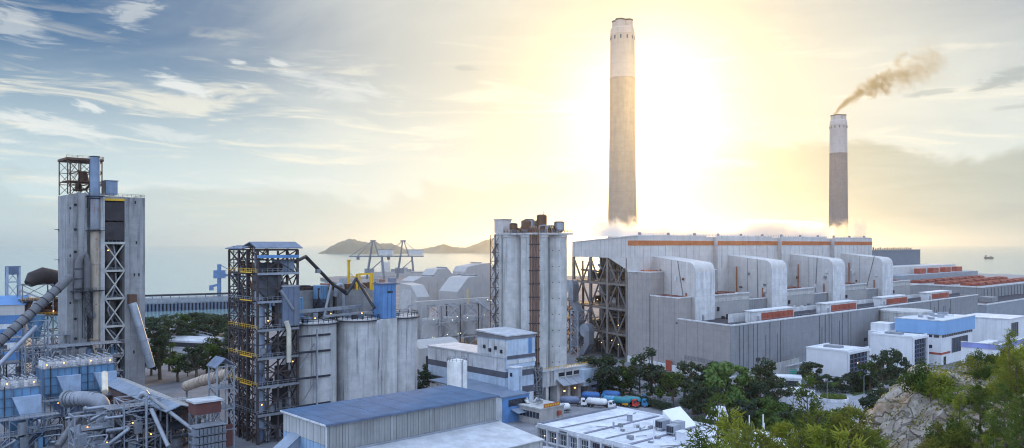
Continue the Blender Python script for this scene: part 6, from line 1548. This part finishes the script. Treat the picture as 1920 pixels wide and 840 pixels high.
# ---- yard clutter
rr = random.Random(55)
places = ['beside the weighbridge office door', 'behind the white hopper trailer', 'along the office block wall', 'near the loading canopies', 'by the yard fence start', 'between the blue trailers and the office', 'at the fence corner', 'under the shed awning']
for i, (px, py) in enumerate(((1000, 772), (1030, 762), (1075, 786), (1064, 742), (1092, 728), (965, 776), (1215, 760), (958, 764))):
    f = VF(gpos(px, py), R(rr.uniform(0, 90))); t = thing('pallet_stack', 'small stack of pallets and sacks ' + places[i], 'pallets', f(0, 0), 'pallet stacks in the yard')
    for k in range(rr.randint(2, 4)): box(t, 'pallet', f, -.9 + rr.uniform(-.1, .1), .9, -.8, .8 + rr.uniform(-.1, .1), .02 + k * .42, .14 + k * .42, bark); box(t, 'sack_layer', f, -.8, .8, -.7, .7, .15 + k * .42, .42 + k * .42, rr.choice((conc_l, steel_w, roofgrey, blue_l)))
# ================================================================== trees
from mathutils import noise as mn_
L_dark = leafmat('leaf_dark', (.020, .034, .028), (.058, .088, .058), .2); L_mid = leafmat('leaf_mid', (.03, .06, .02), (.09, .15, .05)); L_lite = leafmat('leaf_light', (.06, .12, .04), (.16, .24, .08))
L_yel = leafmat('leaf_yellow_green', (.09, .15, .025), (.30, .36, .07), .4); L_olive = leafmat('leaf_olive', (.05, .08, .022), (.20, .23, .065), .35); L_grass = leafmat('grass_green', (.06, .11, .03), (.14, .21, .06))
def rv(r): 
    while True:
        v = Vector((r.uniform(-1, 1), r.uniform(-1, 1), r.uniform(-1, 1)))
        if .05 < v.length < 1: return v
def leaf(V, F, p, n, s, asp=.55, r=None):
    n = n.normalized(); t = n.cross(rv(r)).normalized(); b = n.cross(t); k = len(V)
    V += [p - t * s, p + b * s * asp, p + t * s, p - b * s * asp]; F.append((k, k + 1, k + 2, k + 3))
def limbs(base, tips, r0, r):
    V, F = [], []
    for p in tips:
        m = base.lerp(p, .5) + Vector((r.uniform(-.4, .4), r.uniform(-.4, .4), -.3)); v, f = tubeVF([base, m, p], 1, 6, [r0, r0 * .6, r0 * .25]); k = len(V); V += v; F += [tuple(k + i for i in q) for q in f]
    return V, F
def tree_mesh(kind, seed, m):
    """unit trees about 10 m tall; returns (trunk mesh, crown mesh)"""
    r = random.Random(seed); V, F = [], []
    if kind == 'broad':
        H = 10.0; tips = []
        for i in range(30):
            a = r.uniform(0, 6.283); h = r.uniform(.1, 1); rad = 4.3 * math.sqrt(max(.05, 1 - ((h - .45) / .62) ** 2)) * r.uniform(.25, 1)
            c = Vector((math.cos(a) * rad, math.sin(a) * rad, 1.4 + h * (H - 2.4))); br = r.uniform(.6, 1.7); tips.append(c)
            for k in range(int(85 * br)):
                v = rv(r); v = v.normalized() * (br * r.uniform(.55, 1.08)); v.z *= .8
                leaf(V, F, c + v, v.normalized() + rv(r) * .8 + Vector((0, 0, .35)), r.uniform(.22, .42), .6, r)
        tv, tf = limbs(Vector((0, 0, 2.6)), tips[::2], .2, r); v2, f2 = tubeVF([(0, 0, -.3), (.1, .05, 1.4), (0, 0, 3.2)], 1, 8, [.42, .32, .24]); k = len(tv); tv += v2; tf += [tuple(k + i for i in q) for q in f2]
    elif kind == 'open':                                        # irregular, gappy crown with bare limbs
        tips = []
        for i in range(17):
            a = r.uniform(0, 6.283); h = r.uniform(.35, 1); rad = r.uniform(.3, 3.0) * (1.15 - .5 * h)
            c = Vector((math.cos(a) * rad, math.sin(a) * rad, h * 9.4)); br = r.uniform(.55, 1.15); tips.append(c)
            for k in range(int(75 * br)):
                v = rv(r) * br; leaf(V, F, c + v, v + rv(r) + Vector((0, 0, .4)), r.uniform(.2, .38), .55, r)
        tv, tf = limbs(Vector((0, 0, 3.4)), tips, .16, r); v2, f2 = tubeVF([(0, 0, -.3), (-.15, .1, 2), (0, 0, 4.2)], 1, 8, [.32, .26, .2]); k = len(tv); tv += v2; tf += [tuple(k + i for i in q) for q in f2]
    elif kind == 'feather':                                     # casuarina: drooping needle sprays on ascending twigs
        tips = []; H = 10.0
        for i in range(54):
            h = (i + r.random()) / 54; a = r.uniform(0, 6.283); z = 1.0 + h * (H - 1.2); L = (1 - h) ** .7 * 2.6 * r.uniform(.5, 1.1) + .25
            b = Vector((0, 0, z)); tp = b + Vector((math.cos(a) * L, math.sin(a) * L, L * r.uniform(.25, .7)))
            if i % 2 == 0: tips.append((b, tp))
            for k in range(int(16 + 34 * L)):
                s = r.random() ** .6; p = b.lerp(tp, s) + rv(r) * (.14 + .26 * s)
                dirn = Vector((math.cos(a) * .6, math.sin(a) * .6, r.uniform(-.5, .9))) + rv(r) * .8; dirn.normalize(); sd = dirn.cross(rv(r)).normalized(); ln = r.uniform(.16, .42); w = ln * .13; kk = len(V)
                V += [p - sd * w, p + sd * w, p + dirn * ln + sd * w * .3, p + dirn * ln - sd * w * .3]; F.append((kk, kk + 1, kk + 2, kk + 3))
        tv, tf = tubeVF([(0, 0, -.4), (.05, 0, 3), (-.05, .05, 6.5), (0, 0, 9.6)], 1, 7, [.16, .12, .07, .02])
        for b, tp in tips:
            v2, f2 = tubeVF([b, b.lerp(tp, .5), tp], 1, 4, [.04, .028, .01]); k = len(tv); tv += v2; tf += [tuple(k + i for i in q) for q in f2]
    elif kind == 'bush':
        tips = []
        for i in range(22):
            a = r.uniform(0, 6.283); rad = r.uniform(0, 3.6); c = Vector((math.cos(a) * rad, math.sin(a) * rad, r.uniform(.8, 4.2) * (1.05 - rad / 5))); br = r.uniform(.7, 1.5); tips.append(c)
            for k in range(int(100 * br)):
                v = rv(r).normalized() * br * r.uniform(.5, 1.1); leaf(V, F, c + v, v + rv(r) * .9, r.uniform(.12, .3), .45, r)
        tv, tf = limbs(Vector((0, 0, .2)), tips, .1, r)
    elif kind == 'palm':
        tv, tf = tubeVF([(0, 0, -.3), (.1, 0, 2.5), (.05, 0, 5.5), (0, 0, 8)], 1, 8, [.3, .22, .2, .24])
        for i in range(17):
            a = i * 2.4 + r.random() * .3; up = r.uniform(.1, 1.0); prev = Vector((0, 0, 8)); d = Vector((math.cos(a), math.sin(a), up)).normalized()
            for k in range(9):
                nx = prev + d * .42; d = (d + Vector((0, 0, -.19))).normalized(); sd = d.cross(Vector((0, 0, 1))).normalized()
                for s in (-1, 1):
                    for o_ in (0, .5):
                        b0 = prev.lerp(nx, o_); tip = b0 + sd * s * (1.0 - .08 * k) * .95 + d * .45 + Vector((0, 0, -.35)); kk = len(V)
                        V += [b0, b0 + d * .16, tip]; F.append((kk, kk + 1, kk + 2))
                prev = nx
    return mesh('trunk', tv, tf, bark, True), mesh('crown', V, F, m)
TM = {}
def tm(kind, m, var):
    k = (kind, m.name, var)
    if k not in TM: TM[k] = tree_mesh(kind, 100 + var * 7 + len(kind), m)
    return TM[k]
def tree(name, label, cat, loc, h, kind, m, var=0, wide=1.0, group=None):
    base = 10.0 if kind != 'bush' else 5.0
    o = bpy.data.objects.new(name, None); COL.objects.link(o); o.location = loc; s = h / base; o.scale = (s * wide, s * wide, s); o.rotation_euler = (0, 0, rng.uniform(0, 6.28))
    tag(o, label, cat, group)
    a, b = tm(kind, m, var)
    for nm, me in (('trunk', a), ('crown', b)):
        c = bpy.data.objects.new(nm, me); COL.objects.link(c); c.parent = o
    return o
ORD = 'first second third fourth fifth sixth seventh eighth ninth tenth eleventh twelfth thirteenth fourteenth fifteenth sixteenth seventeenth eighteenth nineteenth twentieth twenty-first twenty-second twenty-third twenty-fourth'.split()
def row(spec, phrase, group, name='tree', cat='tree'):
    """spec: (px, base row, top row, kind, material, width)"""
    spec = sorted(spec, key=lambda q: q[0])
    for i, (px, py, pt_, kind, m, wd_) in enumerate(spec):
        p = gpos(px, py); p.z = 0; h = (py - pt_) / FPX * p.y * rng.uniform(.95, 1.2)
        tree(name, phrase % ORD[i], cat, p, h, kind, m, i % 4, wd_, group)
D, Mi, Li = L_dark, L_mid, L_lite
row([(283, 704, 648, 'broad', D, 1.1), (300, 712, 640, 'open', D, 1.4), (318, 696, 645, 'open', Mi, 1.3), (334, 716, 655, 'open', Mi, 1.4), (352, 706, 660, 'feather', Mi, 1.3), (368, 716, 655, 'open', D, 1.4), (388, 704, 648, 'broad', Mi, 1.1), (404, 696, 634, 'open', D, 1.5), (420, 702, 640, 'open', D, 1.4)],
    '%s tree from the preheater tower in the near belt of trees', 'trees between the towers')
row([(290, 652, 598, 'broad', D, 1.3), (310, 640, 592, 'open', D, 1.6), (330, 646, 604, 'broad', D, 1.6), (352, 634, 588, 'open', Mi, 1.6), (370, 628, 586, 'broad', D, 1.6), (388, 640, 594, 'broad', D, 1.6), (408, 628, 588, 'broad', D, 1.7), (424, 634, 590, 'open', D, 1.5), (436, 650, 610, 'broad', D, 1.5)],
    '%s tree from the preheater tower in the far belt by the water', 'trees by the water')
row([(1103, 738, 678, 'open', D, 1.5), (1122, 742, 668, 'broad', D, 1.1), (1142, 735, 690, 'feather', D, 1.6), (1162, 742, 682, 'broad', Mi, 1.0), (1182, 740, 676, 'open', Mi, 1.3), (1200, 746, 680, 'feather', D, 1.6), (1221, 748, 664, 'open', D, 1.2), (1240, 756, 690, 'broad', D, 1.1), (1262, 764, 698, 'open', Mi, 1.4), (1284, 757, 684, 'open', D, 1.2)],
    '%s tree from the silos in the dark row behind the yard fence', 'dark trees behind the yard')
row([(1322, 748, 686, 'broad', D, 1.1), (1346, 745, 688, 'broad', D, 1.0), (1366, 778, 690, 'broad', Li, 1.1), (1392, 760, 702, 'broad', Mi, 1.1), (1441, 755, 660, 'open', D, 1.1), (1418, 772, 712, 'broad', D, 1.2), (1455, 764, 716, 'broad', D, 1.2), (1300, 778, 716, 'broad', D, 1.2), (1330, 790, 728, 'broad', D, 1.1)],
    '%s tree from the yard in the clump before the turbine hall', 'trees before the turbine hall')
row([(1400, 812, 748, 'broad', D, 1.3), (1432, 818, 752, 'broad', Mi, 1.2), (1468, 812, 752, 'broad', D, 1.3), (1380, 830, 770, 'broad', D, 1.2), (1490, 850, 772, 'broad', D, 1.2), (1452, 860, 786, 'broad', Mi, 1.2), (1530, 858, 776, 'broad', D, 1.2), (1590, 850, 766, 'broad', Mi, 1.1), (1415, 860, 800, 'open', D, 1.4)],
    '%s rounded tree between the office roof and the road', 'rounded trees by the office')
row([(1524, 728, 680, 'broad', D, 1.2), (1546, 732, 704, 'broad', D, 1.4), (1580, 736, 708, 'broad', D, 1.5), (1604, 732, 700, 'broad', D, 1.3), (1630, 735, 684, 'broad', Mi, 1.0), (1655, 745, 664, 'open', D, 1.0), (1672, 730, 666, 'broad', D, .9), (1698, 720, 676, 'open', D, 1.2)],
    '%s dark tree from the gatehouse along the switch houses', 'trees by the switch houses')
row([(1654, 800, 722, 'broad', D, 1.1), (1676, 784, 720, 'broad', D, 1.1), (1692, 815, 738, 'broad', D, 1.1), (1636, 835, 776, 'broad', Mi, 1.1), (1706, 770, 704, 'open', Mi, 1.3), (1668, 850, 772, 'broad', D, 1.2)],
    '%s tree from the road below the rocky hill', 'trees below the hill')
row([(800, 735, 690, 'open', D, 1.0), (793, 745, 700, 'broad', D, .9)], '%s small tree beside the white tank', 'trees beside the white tank')
for lb, px, py, pt_ in (('palm in the middle of the roundabout planter', 1563, 750, 716), ('palm standing left of the bright green tree', 1418, 748, 690), ('shorter palm behind the coach', 1425, 750, 700)):
    p = gpos(px, py); p.z = .8 if '1563' in str(px) else 0; tree('palm_tree', lb, 'palm', p, (py - pt_) / FPX * p.y, 'palm', Mi, 0, 1.0)
# roundabout planting, lawn and hedges
def scatter(name, label, pts_fn, n, s0, s1, m, seed, parent=None):
    r = random.Random(seed); V, F = [], []
    for i in range(n):
        p = pts_fn(r); leaf(V, F, p, rv(r) + Vector((0, 0, .3)), r.uniform(s0, s1), .5, r)
    o = link(name, mesh(name, V, F, m), parent); tag(o, label, kind='stuff'); return o
def disk(r): a = r.uniform(0, 6.283); q = 4.7 * math.sqrt(r.random()); return rc + Vector((math.cos(a) * q, math.sin(a) * q, 1.1 + r.random() * .9))
scatter('shrubbery', None, disk, 2600, .12, .3, L_grass, 5, ra)
sheet('lawn', [(1600, 743), (1634, 735), (1622, 727), (1590, 734)], .03, mat('lawn_green', (.06, .10, .035), .95, var=.4, scale=.5))
def hedge(label, a, b, h, w, m, seed):
    p, q = gpos(*a), gpos(*b); t = thing('hedge', label, 'hedge', p); s = (q - p).cross(Vector((0, 0, 1))).normalized()
    def fn(r): return p.lerp(q, r.random()) + s * r.uniform(-w, w) + Vector((0, 0, h * r.random() ** .6))
    scatter('foliage', None, fn, int((q - p).length * 170), .15, .38, m, seed, t)
hedge('dark hedge along the front of the louvred switch house', (1530, 737), (1600, 738), 3.4, 1.6, D, 3)
hedge('hedge bordering the road beside the lawn', (1604, 736), (1645, 724), 2.6, 1.2, D, 4)
hedge('low hedge at the turbine hall foot behind the gatehouse', (1400, 735), (1455, 728), 3.0, 1.4, Mi, 6)
hedge('scrub along the yard fence under the dark trees', (1095, 728), (1255, 772), 2.6, 2.2, D, 7)
hedge('scrub hedge between the office and the rounded trees', (1300, 800), (1420, 850), 3.5, 2.5, D, 8)

# ================================================================== rocky hillside at the right
def lerp_tab(x, tab):
    if x <= tab[0][0]: return tab[0][1]
    for (x0, y0), (x1, y1) in zip(tab, tab[1:]):
        if x <= x1: t = (x - x0) / (x1 - x0); return y0 + (y1 - y0) * t
    return tab[-1][1]
def hill(x, y):
    xs = x - (y - 85) * .22
    b = lerp_tab(xs, [(-40, 6), (0, 15), (12, 22), (28, 28), (37.5, 32), (40.5, 36.5), (43, 40), (46.5, 42.6), (50, 44.6), (58, 47), (75, 51), (110, 56)])
    f = 1 - max(0, min(1, (y - 100) / 60)) ; f = f * f * (3 - 2 * f)
    n = mn_.fractal(Vector((x * .11, y * .11, 1.7)), 1.0, 2.0, 5) * 1.7
    rock = max(0, min(1, (xs - 33) / 4)) * max(0, min(1, (60 - xs) / 12))
    rdg = abs(mn_.noise(Vector((x * .33, y * .3, 4.0)))) * 2.2 + abs(mn_.noise(Vector((x * .8, y * .8, 9.0)))) * .8
    return b * f + n + rock * rdg - 2.0 - (3 if y > 150 else 0)
nx, ny = 170, 160; X0, X1, Y0, Y1 = -30, 105, 40, 172
HV = [(X0 + (X1 - X0) * i / nx, Y0 + (Y1 - Y0) * j / ny) for i in range(nx + 1) for j in range(ny + 1)]
HV = [(x, y, hill(x, y)) for x, y in HV]
HFc = [(i * (ny + 1) + j, (i + 1) * (ny + 1) + j, (i + 1) * (ny + 1) + j + 1, i * (ny + 1) + j + 1) for i in range(nx) for j in range(ny)]
def rock_mat():
    M = bpy.data.materials.new('weathered_rock'); M.use_nodes = True; t = NT(M.node_tree)
    pos = t.n('ShaderNodeNewGeometry').outputs['Position']; nrm = t.n('ShaderNodeNewGeometry').outputs['Normal']
    vor = t.n('ShaderNodeTexVoronoi', feature='DISTANCE_TO_EDGE'); t.put(vor.inputs['Vector'], t.v('ADD', pos, t.v('SCALE', t.xyz(t.noise(pos, .6), t.noise(pos, .7), t.noise(pos, .8)), scale=1.6))); vor.inputs['Scale'].default_value = .4
    crack = t.step(vor.outputs['Distance'], .0, .05)
    c = t.mix(t.step(t.noise(pos, .5, 6, .65), .35, .65), (.24, .20, .16), (.47, .42, .36))
    c = t.mix(t.m('MULTIPLY', t.step(t.noise(pos, .22, 5, .6), .5, .66), .7), c, (.30, .19, .10))
    c = t.mix(t.m('MULTIPLY', t.m('SUBTRACT', 1.0, crack), .7), c, (.12, .095, .08))
    nz = t.sep(nrm)[2]
    c = t.mix(t.m('MULTIPLY', t.m('MULTIPLY', t.step(nz, .75, .95), t.step(t.noise(pos, .35, 6, .7), .45, .6)), .85), c, (.07, .075, .03))
    b = t.n('ShaderNodeBsdfPrincipled'); t.put(b.inputs['Base Color'], c); b.inputs['Roughness'].default_value = .9; b.inputs['Specular IOR Level'].default_value = .2
    bp = t.n('ShaderNodeBump'); bp.inputs['Strength'].default_value = .9; bp.inputs['Distance'].default_value = .35
    t.put(bp.inputs['Height'], t.m('ADD', t.m('MULTIPLY', crack, .7), t.noise(pos, 1.6, 8, .7))); t.put(b.inputs['Normal'], bp.outputs[0])
    o = t.n('ShaderNodeOutputMaterial'); t.t.links.new(b.outputs[0], o.inputs[0]); return M
rockm = rock_mat()
structure('hillside', HV, HFc, rockm, True)
def rock_mesh(seed):
    r = random.Random(seed); V, F = [], []; n = 10; mrow = 7
    pl = [(rv(r).normalized(), r.uniform(.62, .95)) for _ in range(11)]
    for j in range(mrow + 1):
        ph = math.pi * j / mrow
        for i in range(n):
            a = 2 * math.pi * i / n; v = Vector((math.sin(ph) * math.cos(a), math.sin(ph) * math.sin(a), math.cos(ph)))
            s = 1.1
            for pn, pd in pl:
                q = v.dot(pn)
                if q > .05: s = min(s, pd / q)
            V.append(v * s * Vector((1, 1, 1)).length / 1.732)
    for j in range(mrow):
        for i in range(n): k = (i + 1) % n; F.append((j * n + i, (j + 1) * n + i, (j + 1) * n + k, j * n + k))
    return mesh('rock', V, F, rockm)
RM = [rock_mesh(40 + i) for i in range(7)]
ro = thing('rock_outcrop', 'jumbled pale rock outcrop crowning the scrubby hill', 'rocks', (45, 88, hill(45, 88)))
r = random.Random(77)
for i in range(70):
    y = r.uniform(66, 108); x = 39.5 + (y - 85) * .22 + r.random() ** 1.6 * 15; z = hill(x, y); s = r.uniform(.35, 1.15) * (1.6 if r.random() < .12 else 1)
    M = Matrix.Translation((x, y, z + s * .12)) @ Matrix.Rotation(r.uniform(0, 6.3), 4, 'Z') @ Matrix.Rotation(r.uniform(-.4, .4), 4, 'X') @ Matrix.Diagonal((s * r.uniform(.8, 1.5), s, s * r.uniform(.5, .85), 1))
    link('rock', RM[i % 7], ro, M)
# scrub on the hill
def on_hill(px, d, dz=0): q = Pd(px, HZ, d); return Vector((q.x, d, hill(q.x, d) + dz))
r = random.Random(5)
shr = []
for i in range(24):
    d = r.uniform(74, 106); px = 1705 + 215 * (i + r.random()) / 24 + r.uniform(0, 60); shr.append((px, d, r.uniform(1.6, 3.4), r.choice((L_yel, L_olive, L_olive, L_mid, L_yel))))
shr.sort()
for i, (px, d, h, m) in enumerate(shr): tree('hill_shrub', '%s shrub from the rocks across the hill towards the frame edge' % ORD[i], 'shrub', on_hill(px, d, -.3), h, 'bush', m, i % 4, 1.0, 'shrubs on the rocky hill')
tall = [(1745, 92, 3.6), (1800, 80, 4.5), (1838, 74, 7.0), (1862, 70, 6.5), (1885, 66, 8.5), (1905, 72, 8.0), (1915, 60, 9.0), (1870, 60, 6.5), (1820, 66, 5.5), (1780, 72, 5.0), (1760, 80, 4.0), (1893, 84, 7.0)]
for i, (px, d, h) in enumerate(sorted(tall)): tree('hill_sapling', '%s feathery sapling from the rocks up the hill to the frame edge' % ORD[i], 'sapling', on_hill(px, d, -.2), h, 'feather', (L_yel, L_olive, L_mid)[i % 3], i % 3, 1.1, 'feathery saplings on the hill')
b = tree('hill_bush', 'dark round bush clinging to the left edge of the rocks', 'bush', on_hill(1728, 95, -.5), 4.6, 'bush', L_mid, 2, .75)
# saplings rising from the slope along the bottom edge: (px, top row, depth)
bot = [(1312, 808, 78, L_mid), (1345, 740, 84, L_mid), (1372, 770, 82, L_yel), (1392, 792, 74, L_yel), (1425, 806, 72, L_olive), (1448, 800, 78, L_yel), (1480, 790, 76, L_yel), (1513, 706, 84, L_mid), (1535, 770, 76, L_olive), (1560, 772, 80, L_yel), (1588, 762, 78, L_olive), (1612, 768, 76, L_olive), (1640, 806, 74, L_yel), (1500, 806, 70, L_olive), (1545, 800, 68, L_yel), (1590, 806, 66, L_yel), (1405, 815, 66, L_olive), (1620, 800, 70, L_olive)]
for i, (px, top, d, m) in enumerate(sorted(bot, key=lambda q: q[0])):
    p = on_hill(px, d, -.4); zt = CAMZ - (top - HZ) / FPX * d; h = max(4.0, zt - p.z)
    tree('slope_sapling', '%s feathery sapling from the office roof along the bottom edge' % ORD[i], 'sapling', p, h, 'feather', m, i % 4, .75 if top < 760 else 1.05, 'feathery saplings along the bottom edge')
def undergrowth(r):
    y = r.uniform(55, 108); x = 39 + (y - 85) * .22 + r.random() ** .55 * 38; return Vector((x, y, hill(x, y) + r.random() ** 2 * 1.1))
scatter('undergrowth', 'olive ground scrub covering the hill behind the rocks', lambda r: undergrowth(r), 26000, .08, .24, L_olive, 11)
